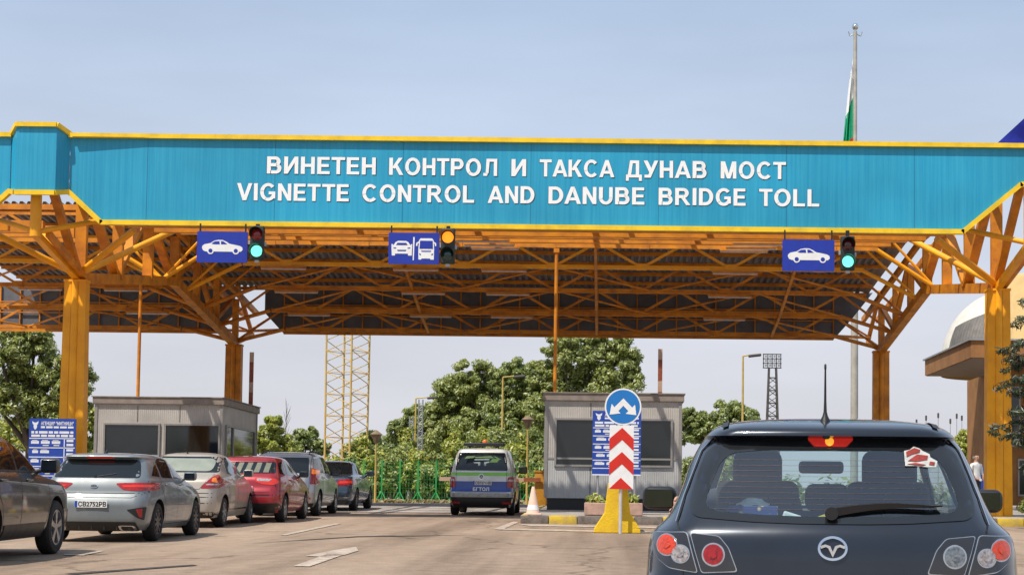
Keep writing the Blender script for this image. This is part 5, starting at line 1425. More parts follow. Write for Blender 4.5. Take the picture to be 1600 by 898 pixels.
ar = B.ray('top', -.02, .62)[0]
MB().lathe((-.02, .62, ar.z - .004), [(.026, 0), (.022, .012), (.013, .03), (.008, .05), (.006, .10), (.0042, .25), (.0055, .255), (.0055, .275), (0, .28)], 12).build('roof_antenna', black_plastic, mz, world=False, smooth=50)
MB().box((-.02, B.ray('rear', -.02, 1.395)[0].y - .004, 1.40), (.035, .03, .03), bev=.01).build('washer_jet', black_plastic, mz, world=False)
plate(mz, B, 0, .60, 'СВ')
for sg in (-1, 1):
    door_mirror(mz, (sg * .945, 2.52, 1.075), (.20, .13, .135), black_plastic, sg)
# window sticker: red shapes with white outline
st = MB().use(mat('sticker_white', (.50, .50, .48), .5, var=.3, scale=40)); c0 = [mp2(*p) for p in ((1413, 718), (1412, 706), (1421, 704), (1427, 699), (1436, 702), (1441, 706), (1452, 711), (1453, 716), (1464, 722), (1462, 731), (1448, 731), (1430, 729), (1414, 729))]
B.patch('rear', c0, off=.009, res=.02, depth=.002, mb=st)
sk = st.build('window_sticker', None, rw, world=False)
st = MB().use(mat('sticker_red', (.30, .025, .015), .5, var=.5, scale=60))
for q in (((1416, 716), (1415, 708), (1428, 702), (1437, 705), (1436, 709), (1424, 712)), ((1418, 722), (1432, 712), (1449, 714), (1448, 720), (1432, 723)), ((1417, 727), (1430, 725), (1446, 728), (1440, 729.5)), ((1452, 723), (1460, 724), (1459, 729), (1451, 728))):
    B.patch('rear', [mp2(*p) for p in q], off=.0125, res=.02, depth=.002, mb=st)
st.build('sticker_print', None, rw, world=False)
# cabin
def sofa(c, d, bev, name, m, par=None, rx=0): 
    return MB().box(c, d, Matrix.Rotation(rx, 3, 'X'), bev=bev).build(name, m, par or mz, world=False, smooth=60)
MB().box((0, 2.0, .36), (1.5, 3.4, .06)).build('floor_pan', trim_dark, mz, world=False)
sofa((0, .66, .985), (1.30, .62, .03), .01, 'parcel_shelf', trim_dark)
sofa((0, 1.10, .76), (1.30, .16, .56), .06, 'rear_backrest', seat_m, rx=-.25); sofa((0, 1.45, .56), (1.30, .55, .16), .06, 'rear_bench', seat_m)
for x, w_ in ((-.38, .22), (.0, .22), (.38, .22)): sofa((x, 1.02, 1.105 if x == 0 else 1.07), (w_, .10, .14), .045, 'headrest', seat_m)
for x in (-.36, .36):
    b_ = sofa((x, 2.02, .86), (.46, .14, .66), .06, 'front_backrest', seat_m, rx=-.22)
    sofa((x, 1.90, 1.245), (.27 if x < 0 else .30, .11, .22), .06, 'headrest', seat_m, b_)
    sofa((x, 2.35, .56), (.46, .55, .16), .06, 'front_seat', seat_m)
sofa((0, 2.95, .93), (1.34, .5, .16), .07, 'dashboard', trim_dark)
sofa((0, 2.46, 1.262), (.26, .035, .072), .02, 'rear_view_mirror', black_plastic)
tor = MB(); n = 24
for i in range(n):
    a, b_ = 2 * math.pi * i / n, 2 * math.pi * (i + 1) / n
    tor.tube((-.36 + .18 * math.cos(a), 2.58 + .06 * math.sin(a), 1.0 + .17 * math.sin(a)), (-.36 + .18 * math.cos(b_), 2.58 + .06 * math.sin(b_), 1.0 + .17 * math.sin(b_)), .016, n=8)
tor.build('steering_wheel', black_plastic, mz, world=False, smooth=60)
# things lying on the parcel shelf (they stand in the car, each a thing of its own)
def in_car(name, label, cat, c):
    w_ = MW @ Vector(c); return thing(name, label, cat, w_, (math.atan(SLOPE), 0, MYAW))
tb = in_car('tissue_box', 'blue patterned tissue box on the rear shelf of the dark hatchback', 'tissue box', (-.36, .58, 1.0))
box_m = bpy.data.materials.new('tissue_box_print'); box_m.use_nodes = True
def _bx():
    t = box_m.node_tree; b = t.nodes['Principled BSDF']; L = t.links.new
    v = t.nodes.new('ShaderNodeTexVoronoi'); v.inputs['Scale'].default_value = 24; tcn = t.nodes.new('ShaderNodeTexCoord'); L(tcn.outputs['Object'], v.inputs['Vector'])
    r = t.nodes.new('ShaderNodeValToRGB'); r.color_ramp.interpolation = 'CONSTANT'; r.color_ramp.elements[0].color = (.75, .70, .62, 1); r.color_ramp.elements[1].position = .30; r.color_ramp.elements[1].color = (.03, .06, .22, 1)
    e = r.color_ramp.elements.new(.22); e.color = (.55, .32, .08, 1)
    L(v.outputs['Distance'], r.inputs[0]); L(r.outputs[0], b.inputs['Base Color']); b.inputs['Roughness'].default_value = .5
_bx()
MB().box((0, 0, .035), (.235, .12, .07), bev=.003).build('box', box_m, tb, world=False)
tis = MB(); vs = []
for i in range(9):
    for j, (dy, dz) in enumerate(((-.03, .0), (-.012, .028), (.0, .045), (.016, .022), (.03, 0))):
        vs.append(((i - 4) * .020, dy + .008 * math.sin(i * 2.1 + j), .07 + dz * (1 - abs(i - 4) / 5.2) + .006 * math.sin(i * 1.7 + j * 2)))
tis.add(vs, [(i * 5 + j, i * 5 + j + 1, i * 5 + j + 6, i * 5 + j + 5) for i in range(8) for j in range(4)]); tis.build('tissue', mat('tissue_paper', (.72, .76, .76), .8, var=.1, scale=12), tb, world=False, smooth=80)
pp = in_car('leaflet', 'crumpled yellow and white leaflet on the rear shelf of the dark hatchback', 'leaflet', (-.02, .52, 1.0))
q = MB().use(mat('leaflet_yellow', (.62, .48, .06), .7, var=.3, scale=20)); vs = []
for i in range(7):
    for j in range(4): vs.append(((i - 3) * .034, (j - 1.5) * .045, .010 + .014 * math.sin(i * 1.3 + j * 1.9) + .012 * (j == 2)))
q.add(vs, [(i * 4 + j, i * 4 + j + 1, i * 4 + j + 5, i * 4 + j + 4) for i in range(6) for j in range(3)]); q.build('cover', None, pp, world=False, smooth=60)
q = MB().box((-.155, 0, .02), (.09, .10, .035), Matrix.Rotation(.3, 3, 'Y'), bev=.008); q.build('page', mat('tissue_paper', (.7, .7, .7)), pp, world=False)
# ================================================================== toll booths
booth_m = mat('booth_cladding', (.47, .44, .405), .5, .05, var=.22, scale=1.5, bump=.35, wave=('X', 5.2))
booth_side = mat('booth_cladding_side', (.47, .44, .405), .5, .05, var=.22, scale=1.5, bump=.35, wave=('Y', 5.2))
booth_low = mat('booth_lower', (.45, .45, .44), .5, .05, var=.2, scale=1.5, bump=.35, wave=('X', 5.2))
booth_roof = mat('booth_roof', (.30, .25, .215), .6, .2, var=.3, scale=3)
frame_m = mat('window_frame', (.33, .31, .29), .4, .4, var=.15, scale=6)
booth_glass = mat('booth_glass', (.012, .016, .018), .05, spec=.7, var=.4, scale=.9)
def booth(x0, x1, y0, y1, zt, wins, side, label, zg=None):
    g = ground(y0) + .20; H_ = zt - g
    t = thing('toll_booth', label, 'toll booth', ((x0 + x1) / 2, (y0 + y1) / 2, g))
    mb = MB().use(booth_m); zw = g + .30 + (H_ - .3) * .40
    mb.use(booth_low); mb.box(((x0 + x1) / 2, (y0 + y1) / 2, (g + .3 + zw) / 2), (x1 - x0, y1 - y0, zw - g - .3))
    mb.use(booth_m); mb.box(((x0 + x1) / 2, (y0 + y1) / 2, (zw + zt) / 2 - .02), (x1 - x0 - .01, y1 - y0 - .01, zt - zw - .04))
    # joint lines and corner posts
    mb.use(seam)
    n = 3
    for i in range(1, n): 
        x = x0 + (x1 - x0) * i / n; mb.box((x, y0 - .002, (wins[0][3] + zt) / 2 + g * 0), (.014, .012, zt - wins[0][3] - .2)); mb.box((x, y0 - .002, (g + .3 + wins[0][2]) / 2), (.014, .012, wins[0][2] - g - .4))
    mb.use(frame_m)
    for x in (x0 + .02, x1 - .02):
        for y in (y0 + .02, y1 - .02): mb.box((x, y, (g + .3 + zt) / 2), (.09, .09, zt - g - .36))
    mb.box(((x0 + x1) / 2, y0 + .01, zw), (x1 - x0 - .1, .05, .05))
    mb.build('wall', None, t)
    mb = MB(); mb.box(((x0 + x1) / 2, (y0 + y1) / 2, zt + .05), (x1 - x0 + .16, y1 - y0 + .16, .20), bev=.015); mb.box(((x0 + x1) / 2, (y0 + y1) / 2, zt + .165), (x1 - x0 + .22, y1 - y0 + .22, .03))
    mb.build('roof', booth_roof, t)
    MB().box(((x0 + x1) / 2, (y0 + y1) / 2, g + .14), (x1 - x0 - .12, y1 - y0 - .12, .36)).build('plinth', black_plastic, t)
    for (a, b_, c, d) in wins:
        w_ = MB(); e_ = .055
        for (p, q, r, s) in ((a, b_, c - e_, c), (a, b_, d, d + e_), (a - e_, a, c - e_, d + e_), (b_, b_ + e_, c - e_, d + e_)): w_.box(((p + q) / 2, y0 - .02, (r + s) / 2), (q - p - .002, .07, s - r - .002))
        fr = w_.build('window', frame_m, t)
        MB().box(((a + b_) / 2, y0 - .006, (c + d) / 2), (b_ - a, .012, d - c)).build('glass', booth_glass, fr)
    for (xs, s) in side:
        c, d = wins[0][2] - .05, wins[0][3]
        for (a, b_) in ((y0 + .55, y0 + 1.45), (y0 + 1.55, y1 - .45)):
            w_ = MB(); e_ = .055
            for (p, q, r, k) in ((a, b_, c - e_, c), (a, b_, d, d + e_), (a - e_, a, c - e_, d + e_), (b_, b_ + e_, c - e_, d + e_)): w_.box((xs + s * .02, (p + q) / 2, (r + k) / 2), (.07, q - p - .002, k - r - .002))
            fr = w_.build('window', frame_m, t)
            MB().box((xs + s * .006, (a + b_) / 2, (c + d) / 2), (.012, b_ - a, d - c)).build('glass', booth_glass, fr)
    return t
YB = 47.0
f_ = lambda px, py: at(px, py, YB)
a, b_ = f_(853, 614), f_(1064.5, 616)
w0, w1 = f_(869, 725), f_(1048, 657.5)
booth(a.x, b_.x, YB, YB + 5.2, a.z - .15, [(w0.x, w1.x, w0.z, w1.z)], [(a.x, -1), (b_.x, 1)], 'grey toll booth with one wide dark window behind the round blue sign')
YB2 = 52.0
f_ = lambda px, py: at(px, py, YB2)
a, b_ = f_(150, 620), f_(347.5, 622)
wa, wb, wc, wd_ = f_(164, 703), f_(248, 664), f_(259, 703), f_(342, 664)
booth(a.x, b_.x, YB2, YB2 + 5.2, a.z - .15, [(wa.x, wb.x, wa.z - .45, wb.z), (wc.x, wd_.x, wa.z - .45, wb.z)], [(a.x, -1), (b_.x, 1)], 'grey toll booth with two dark front windows behind the left car queue')

# ================================================================== barrier arms
arm_red = mat('arm_red', (.33, .085, .035), .6, var=.5, scale=6)
arm_white = mat('arm_white', (.50, .34, .25), .5, var=.2, scale=6)
cab_m = mat('barrier_cabinet', (.55, .25, .02), .5, var=.3, scale=5)
def gate(px, Y, ytop, label, lowered=None):
    x = at(px, 700, Y).x; g = ground(Y) + .15
    t = thing('barrier_gate', label, 'barrier', (x, Y, g), group=None)
    MB().box((x, Y, g + .52), (.36, .34, 1.04), bev=.03).box((x, Y, g + 1.06), (.40, .38, .05)).build('cabinet', cab_m, t, smooth=40)
    if lowered is None:
        L_ = at(px, ytop, Y - .25).z - (g + .9); n = max(6, int(L_ / .32))
        for i in range(n):
            pass
        mb = MB()
        for i in range(n): mb.use((arm_red, arm_white)[i % 3 == 2]); mb.box((x, Y - .25, g + .9 + (i + .5) * L_ / n), (.135, .05, L_ / n - .001))
        mb.build('arm', None, t)
    else:
        x1 = lowered; n = max(4, int(abs(x1 - x) / .5)); mb = MB()
        for i in range(n): mb.use((arm_red, arm_white)[i % 2]); mb.box((x + (x1 - x) * (i + .5) / n, Y - .25, g + .80), (abs(x1 - x) / n - .001, .05, .12))
        mb.build('arm', None, t)
    return t
gate(392.5, 57.5, 550, 'raised red and white barrier arm behind the left toll booth')
gate(1030, 53.5, 545, 'raised red and white barrier arm behind the right toll booth')
gate(846, 53.0, 0, 'lowered red and white barrier arm in front of the control van', lowered=at(688, 741, 53).x)

# ================================================================== price boards
board_w = mat('board_white', (.70, .72, .76), .45, var=.12, scale=9)
board_b = mat('board_blue', (.012, .055, .34), .4, var=.15, scale=5)
def price_board(x0, x1, z0, z1, Y, label, ph):
    t = thing('price_board', label, 'price board', ((x0 + x1) / 2, Y, ground(Y)), group='blue toll price boards')
    W_, H_ = x1 - x0, z1 - z0
    mp = lambda u, v, d: Vector((x0 + u * W_, Y + d, z0 + v * H_))
    pn = MB().prism([(0, 0), (1, 0), (1, 1), (0, 1)], mp, 0, .035).build('panel', board_b, t)
    mb = MB().use(board_w); rr = random.Random(ph)
    bar_ = lambda u0, u1, v0, v1: mb.prism([(u0, v0), (u1, v0), (u1, v1), (u0, v1)], mp, -.004, -.0005)
    bar_(0, 1, 0, .02)
    rows = [.735, .61, .485, .36, .235, .11]
    for v in rows: bar_(.01, .99, v - .006, v + .006)
    bar_(.752, .772, .11, .735)
    # eagle shaped emblem with spread wings
    mb.prism([(.06, .965), (.11, .945), (.145, .945), (.20, .965), (.185, .925), (.165, .915), (.17, .885), (.145, .855), (.115, .855), (.092, .885), (.098, .915), (.075, .925)], mp, -.004, -.0005)
    mb.build('print', None, pn)
    mb = MB().use(board_w)
    text_add(mb, 'АГЕНЦИЯ "МИТНИЦИ"', mp, .25, .95, .915, .042, -.003, .03)
    mb.build('heading', None, pn)
    mb = MB().use(board_w)
    for v, h in ((.872, .026), (.80, .032), (.755, .030)):
        u = .25 if v > .85 else .05
        while u < .93:
            l = .05 + rr.random() * .16; bar_(u, min(.95, u + l), v, v + h); u += l + .025
    for k, v in enumerate(rows[:-1]):
        u = .05 + .03 * (k % 2)
        for i in range(3 if k != 1 else 2):
            l = .12 + rr.random() * .09
            bar_(u, u + l, v - .072, v - .035); bar_(u + .02, u + l * .8, v - .04, v - .024)
            if k != 1 and i > 0: bar_(u + .04, u + l * .9, v - .10, v - .088)
            u += l + .045
        for dv in (.045, .10): bar_(.81, .955, v - dv, v - dv + .030)
    mb.build('price_rows', None, pn)
    for u in (.12, .88):
        MB().tube(mp(u, 0.6, .06), (x0 + u * W_, Y + .06, ground(Y) - .1), .03, n=10).build('post', galv, t, smooth=40)
    return t
a, b_ = at(42.5, 770, 43.6), at(119, 654, 43.6)
price_board(a.x, b_.x, a.z, b_.z, 43.6, 'blue price board in front of the left yellow canopy column', 3)
a, b_ = at(925, 742, 42.2), at(1002, 642, 42.2)
price_board(a.x, b_.x, a.z, b_.z, 42.2, 'blue price board partly hidden behind the red and white chevrons', 5)
a, b_ = at(839, 766, 58), at(868, 752, 58)
t = thing('road_sign', 'small blue sign left of the right toll booth low near the ground', 'sign', ((a.x + b_.x) / 2, 58, ground(58)))
pn = MB().box(((a.x + b_.x) / 2, 58, (a.z + b_.z) / 2), (b_.x - a.x, .03, b_.z - a.z)).build('panel', board_b, t)
mb = MB()
for dx in (-.2, -.02): mb.box((((a.x + b_.x) / 2 + dx), 57.982, (a.z + b_.z) / 2 + .05), (.1, .006, .12))
for dx in (-.22, -.02): mb.box((((a.x + b_.x) / 2 + dx), 57.982, (a.z + b_.z) / 2 - .09), (.06, .006, .08))
mb.build('mark', board_w, pn)
MB().tube((a.x + .1, 58.05, ground(58) - .05), (a.x + .1, 58.05, a.z + .1), .03).build('post', galv, t, smooth=40)

# ================================================================== keep-either-side sign, chevron and concrete block
SYD = 34.3
c = at(973.5, 635, SYD); g = ground(SYD)
t = thing('traffic_sign', 'round blue sign with two white arrows above a red and white chevron board', 'traffic sign', (c.x, SYD, g))
MB().tube((c.x - .03, SYD + .06, g - .05), (c.x - .03, SYD + .06, c.z + .2), .034, n=12).build('post', mat('post_pale', (.66, .64, .62), .4, .4, var=.2, scale=6), t, smooth=40)
MB().lathe((c.x, SYD, c.z), [(.365, .03), (.365, 0), (.0, -.001)], 40, 'y').build('plate_rim', sign_white, t, smooth=30)
pl = MB().lathe((c.x, SYD, c.z), [(.335, -.003), (0, -.0035)], 40, 'y', cap=False).build('plate', mat('sign_blue_light', (.012, .17, .50), .35, var=.1, scale=5), t)
f = lambda p: ((p[0] - 220) * .00332, (130 - p[1]) * .00332)
arrow = [(222, 80), (275, 135), (292, 117), (300, 180), (236, 172), (252, 156), (222, 124), (192, 156), (206, 170), (140, 178), (152, 113), (168, 134)]
MB().prism([f(p) for p in arrow], lambda u, v, d: Vector((c.x + u, SYD + d, c.z + v)), -.008, -.0045).build('arrows', sign_white, pl)
a, b_ = at(951.5, 763.5, SYD), at(990.5, 664.5, SYD)
W_, H_ = b_.x - a.x, b_.z - a.z
mp = lambda u, v, d: Vector((a.x + u * W_, SYD + d, a.z + v * H_))
cp = MB().prism([(0, 0), (1, 0), (1, 1), (0, 1)], mp, 0, .03).build('chevron_board', sign_white, t)
mb = MB().use(mat('chevron_red', (.62, .025, .012), .35, var=.12, scale=6))
for top in (.965, .585): mb.prism([(0, top - .175), (.52, top), (1, top - .175), (1, top - .365), (.52, top - .19), (0, top - .365)], mp, -.006, -.001)
mb.prism([(0, .005), (.48, .18), (.98, .0), (.5, 0.0), ], mp, -.006, -.001)
mb.build('chevrons', None, cp)
# concrete block, profile seen end on
yb_m = mat('block_yellow', (.78, .50, .008), .7, var=.5, scale=3.5, dark=(.50, .30, .03), bump=.4, bscale=25)
a0 = at(964, 831, 34.9); g = ground(34.9)
pr = [(-.47, 0), (-.46, .09), (-.26, .40), (-.19, 1.0), (.19, 1.0), (.26, .40), (.46, .09), (.47, 0)]
blk = MB(); blk.prism(pr, lambda u, v, d: Vector((a0.x + u, 34.6 + d, g + v)), 0, 1.9)
o = blk.build('concrete_barrier', yb_m, None); bm = bmesh.new(); bm.from_mesh(o.data)
bmesh.ops.bevel(bm, geom=[e for e in bm.edges if e.calc_length() > .05], offset=.018, segments=2, profile=0.5, affect='EDGES'); bm.to_mesh(o.data); bm.free()
recenter(o); tag(o, 'yellow concrete barrier block standing end on behind the chevron board', 'concrete barrier')
# planter
pa = at(913, 800, 41.3); pb = at(1004, 782, 41.3); zp = ground(41.3) + .19
t = thing('planter', 'long pinkish concrete planter with small yellow green plants behind the yellow barrier', 'planter', ((pa.x + pb.x) / 2, 41.3, zp))
MB().box(((pa.x + pb.x) / 2, 41.3, zp + .15), (pb.x - pa.x, .42, .30), bev=.02).build('trough', mat('planter_concrete', (.48, .30, .23), .85, var=.3, scale=6, bump=.3), t)
for i, x in enumerate((pa.x + .28, pb.x - .34)):
    leaves_mesh('plant', [(x, 41.3, zp + .40), (x + .12, 41.25, zp + .36), (x - .12, 41.33, zp + .35)], [(.14, .14, .16)] * 3, .055, 90, t, leaf_bright)
# faded cone
cc = gp(833, 805); cc = Vector((at(833, 800, 41.0).x, 40.9, ground(40.9) + .19))
t = thing('traffic_cone', 'faded orange and white traffic cone on the island nose left of the booth', 'traffic cone', cc)
cone_m = mat('cone_faded', (.72, .46, .34), .7, var=.4, scale=5, dark=(.66, .56, .50))
MB().lathe(cc, [(.17, .03), (.16, .05), (.035, .66), (.03, .67), (0, .67)], 20).build('body', cone_m, t, smooth=50)
MB().lathe(cc, [(.148, .12), (.112, .28)], 20, cap=False).lathe(cc, [(.09, .385), (.064, .50)], 20, cap=False).build('band', sign_white, t, smooth=60)
MB().box((cc.x, cc.y, cc.z + .02), (.42, .42, .04), bev=.012).build('base', cone_m, t)

# ================================================================== masts, lamps, flags
tower_y = mat('mast_yellow', (.62, .43, .14), .6, var=.5, scale=1.5, dark=(.50, .27, .06))
def lattice(name, label, cat, px, Y, wtop, wbot, ztop, panel, mm, r=.05, rd=.03, twist=.5):
    b0 = at(px, 780, Y); base = Vector((b0.x, Y, ground(Y)))
    t = thing(name, label, cat, base)
    H_ = ztop - base.z
    def cor(k, z):
        w_ = (wbot + (wtop - wbot) * (z - base.z) / H_) / 2 * math.sqrt(2); a = math.pi / 2 * k + twist
        return Vector((base.x + w_ * math.cos(a), base.y + w_ * math.sin(a), z))
    n = int(H_ / panel)
    lg = MB(); br = MB()
    for k in range(4): lg.tube(cor(k, base.z - .2), cor(k, ztop), r, n=7)
    for i in range(n):
        z0, z1 = base.z + i * panel, base.z + (i + 1) * panel
        for k in range(4):
            p, q = k, (k + 1) % 4
            br.tube(cor(p, z0), cor(q, (z0 + z1) / 2), rd, n=5, cap=False); br.tube(cor(q, (z0 + z1) / 2), cor(p, z1), rd, n=5, cap=False)
            br.tube(cor(p, z1), cor(q, z1), rd * .8, n=5, cap=False)
    lg.build('legs', mm, t, smooth=60); br.build('bracing', mm, t)
    return t, base
lattice('lattice_mast', 'tall yellow four legged lattice mast behind the dark blue sedan', 'lattice mast', 539, 95, 1.75, 1.62, 17.5, 1.18, tower_y, .058, .024, .32)
dk = mat('mast_dark', (.10, .09, .085), .6, .3, var=.3, scale=2)
t, bs = lattice('floodlight_mast', 'dark stadium floodlight mast with a square lamp frame in the distance', 'floodlight mast', 1206, 230, .95, 2.1, at(1206, 574, 230).z, 1.7, dk, .11, .055, .8)
hc = at(1206.5, 564, 230); mb = MB()
for i in range(5): mb.bar((hc.x - 1.15 + i * .575, 230, hc.z - .9), (hc.x - 1.15 + i * .575, 230, hc.z + .95), .12)
for j in range(4): mb.bar((hc.x - 1.25, 230, hc.z - .9 + j * .61), (hc.x + 1.25, 230, hc.z - .9 + j * .61), .12)
hd = mb.build('head_frame', dk, t); mb = MB()
for i in range(4):
    for j in range(3): mb.lathe((hc.x - .86 + i * .575, 229.8, hc.z - .6 + j * .61), [(.17, -.1), (.1, .1), (0, .12)], 10, 'y')
mb.build('floodlights', galv, hd)
lamp_y = mat('lamp_post_yellow', (.58, .40, .10), .5, var=.3, scale=2)
def street_lamp(px, ptop, Y, arm_px, label, lantern=False, r=.09, cat='street lamp'):
    b0 = at(px, 780, Y); base = Vector((b0.x, Y, ground(Y))); top = at(px, ptop, Y)
    t = thing('street_lamp', label, cat, base)
    MB().tube(base - Vector((0, 0, .1)), (base.x, Y, top.z), r, r * .6, 10).build('pole', lamp_y, t, smooth=60)
    if lantern:
        MB().lathe((base.x, Y, top.z - .05), [(.06, 0), (.20, .28), (.24, .34), (.26, .36), (.05, .52), (0, .54)], 8).build('lantern', mat('lantern', (.25, .17, .09), .5, var=.3, scale=5), t)
    else:
        e_ = at(arm_px, ptop - 1.5, Y)
        ar = MB().tube((base.x, Y, top.z), (e_.x, Y, e_.z), r * .5, r * .4, 8).build('arm', lamp_y, t, smooth=60)
        s = 1 if e_.x > base.x else -1
        MB().box((e_.x + s * .35, Y, e_.z - .02), (.75, .3, .16), Matrix.Rotation(-s * .12, 3, 'Y'), bev=.06).build('lamp_head', dk, ar, smooth=50)
    return t
street_lamp(783, 589, 110, 803, 'slim yellow street lamp rising in front of the tall trees')
street_lamp(647, 622, 120, 668, 'yellow street lamp with long arm left of the tall trees')
street_lamp(1159.5, 556, 100, 1170, 'yellow street lamp against the sky right of the right toll booth')
street_lamp(823, 667, 70, 0, 'short yellow lantern post between control van and right booth', True, .055)
street_lamp(586, 690, 71, 0, 'short yellow lantern post beside the dark blue sedan', True, .055)
lattice('lattice_pole', 'thin pale lattice pole beside the arm street lamp at the left of the trees', 'lattice pole', 655, 122, .28, .34, at(655, 624, 122).z, .5, galv, .035, .02, .8)
lattice('lattice_pole', 'shorter thin lattice pole left of the paired lamp and pole', 'lattice pole', 641, 128, .28, .34, at(641, 650, 128).z, .5, galv, .035, .02, .8)
# distant row of thin poles at the far right
for i, (px, py) in enumerate(((1432, 656), (1447, 650), (1466, 646), (1485, 655), (1495, 647), (1503, 650), (1525, 648))):
    b0 = at(px, 780, 300); base = Vector((b0.x, 300, ground(300))); top = at(px, py, 300)
    t = thing('street_lamp', 'tiny distant lamp pole in the row at the far right', 'street lamp', base, group='distant lamp poles at the far right')
    MB().tube(base, (base.x, 300, top.z), .09, .05, 6).build('pole', galv, t); MB().box((base.x, 300, top.z - .3), (.32, .32, .9), bev=.1).build('lamp_head', dk, t)
# flagpoles and flags
pole_m = mat('flagpole_paint', (.50, .46, .40), .5, .2, var=.3, scale=1.5)
def flagpole(px, ptop, Y, label, r0, r1):
    b0 = at(px, 780, Y); base = Vector((b0.x, Y, ground(Y))); top = at(px + .7, ptop, Y)
    t = thing('flagpole', label, 'flagpole', base)
    MB().tube(base - Vector((0, 0, .1)), (base.x, Y, base.z + (top.z - base.z) * .45), r0, r0 * .9, 16).tube((base.x, Y, base.z + (top.z - base.z) * .45), (base.x, Y, top.z - .5), r1 * 1.25, r1, 14).build('pole', pole_m, t, smooth=50)
    MB().lathe((base.x, Y, top.z - .55), [(.07, 0), (.07, .12), (.05, .16)], 10).lathe((base.x, Y, top.z - .22), [(0, -.2), (.12, -.16), (.2, 0), (.12, .16), (0, .2)], 14).build('finial', chrome, t, smooth=60)
    mb = MB()
    for s in (-1, 1): mb.path([(base.x, Y, top.z - .6), (base.x + s * .3, Y, top.z - .75), (base.x + s * .38, Y, top.z - .5)], .03)
    mb.build('pulley_arm', galv, t)
    return base, top
base, top = flagpole(1334.5, 36, 95, 'tall grey flagpole with ball finial rising behind the fascia', .22, .105)
def cloth(name, m_cols, P0, hoist, fly, label, folds):
    """hanging flag: rows run down the hoist, columns out along the bunched fly"""
    nu, nv = 22, 30; mb = MB(); vs = []
    for j in range(nv + 1):
        for i in range(nu + 1):
            u, v = i / nu, j / nv; vs.append(folds(u, v))
    mats_ = m_cols
    for j in range(nv):
        for i in range(nu):
            mb.use(mats_[min(len(mats_) - 1, int((j + .5) / nv * len(mats_)))]); n = nu + 1
            mb.f.append((j * n + i, j * n + i + 1, (j + 1) * n + i + 1, (j + 1) * n + i)); mb.m.append(mb.cur)
    mb.v = [tuple(p) for p in vs]
    o = mb.build(name, None, None, smooth=80); recenter(o); tag(o, label, 'flag'); return o
fw = mat('flag_white', (.82, .82, .82), .8, var=.06, scale=3); fg = mat('flag_green', (.0, .36, .16), .8, var=.2, scale=3); fr_ = mat('flag_red', (.55, .02, .03), .8, var=.2, scale=3)
pz = at(1334, 92, 95)
def bulg(u, v):
    # hangs down limp along the pole: the fly corner has dropped
    x = base.x - .12 - (u ** .8) * (.16 + .66 * min(1, v * 1.1)) + .04 * math.sin(u * 19 + v * 3) * u
    z = pz.z - v * 6.6 - u * 1.3 * (1 - .25 * v)
    return Vector((x, 95 - .05 + .22 * math.sin(u * 15 + v * 2.5) * u, z))
cloth('flag', [fw, fg, fr_], pz, 3.6, 5, 'white, green and red flag hanging limp from the tall flagpole', bulg)
eb, et = flagpole(1668, 60, 96, 'flagpole just outside the right edge carrying the blue flag', .22, .105)
ez0 = at(1600, 150, 96)
fb = mat('flag_blue', (.010, .022, .33), .8, var=.25, scale=3)
c0, c1, c2 = at(1660, 130, 96), at(1600, 182, 96), at(1548, 234, 96)
def euro(u, v):
    p = c0.lerp(at(1545, 236, 96), u) ; d = Vector((.35 * v * u, .35 * math.sin(u * 11 + v * 5) * (.3 + v), -v * 2.9))
    return p + d
eo = cloth('flag', [fb], c0, 3, 4, 'dark blue flag with gold stars at the right edge above the fascia', euro)
mb = MB()
for (u, v) in ((.44, .30), (.30, .42), (.60, .45), (.40, .62)):
    p = euro(u, v) - eo.location + Vector((0, -.12, 0)); s = []
    for k in range(10):
        r_ = .23 if k % 2 == 0 else .095; a = math.pi / 2 + k * math.pi / 5; s.append((r_ * math.cos(a), r_ * math.sin(a)))
    mb.prism(s, lambda x, y, d: p + Vector((x, d, y)), -.01, .01)
mb.build('stars', mat('star_gold', (.65, .36, .02), .7, var=.2, scale=9), eo, world=False)

# ================================================================== green mesh fence
fgm = mat('fence_green', (.01, .36, .08), .5, var=.3, scale=4)
fx0, fx1, fy = -12.0, 2.5, 74.6
t = thing('mesh_fence', 'green wire mesh fence with green posts in front of the shrubs', 'fence', ((fx0 + fx1) / 2, fy, ground(fy)))
n = int((fx1 - fx0) / .78)
for i in range(n + 1):
    x = fx0 + i * .78; g = ground(fy)
    p = MB().box((x, fy, g + .93), (.065, .05, 1.86)); p.tube((x, fy, g + .5), (x - .28, fy - .25, g), .02, n=6); p.tube((x, fy, g + .5), (x + .28, fy - .25, g), .02, n=6)
    p.build('post', fgm, t)
mb = MB(); g = ground(fy)
x = fx0
while x < fx1: mb.box((x, fy + .04, g + .92), (.008, .008, 1.75)); x += .13
for k in range(10): mb.box(((fx0 + fx1) / 2, fy + .03, g + .08 + k * .19), (fx1 - fx0, .008, .008))
mb.build('mesh', fgm, t)

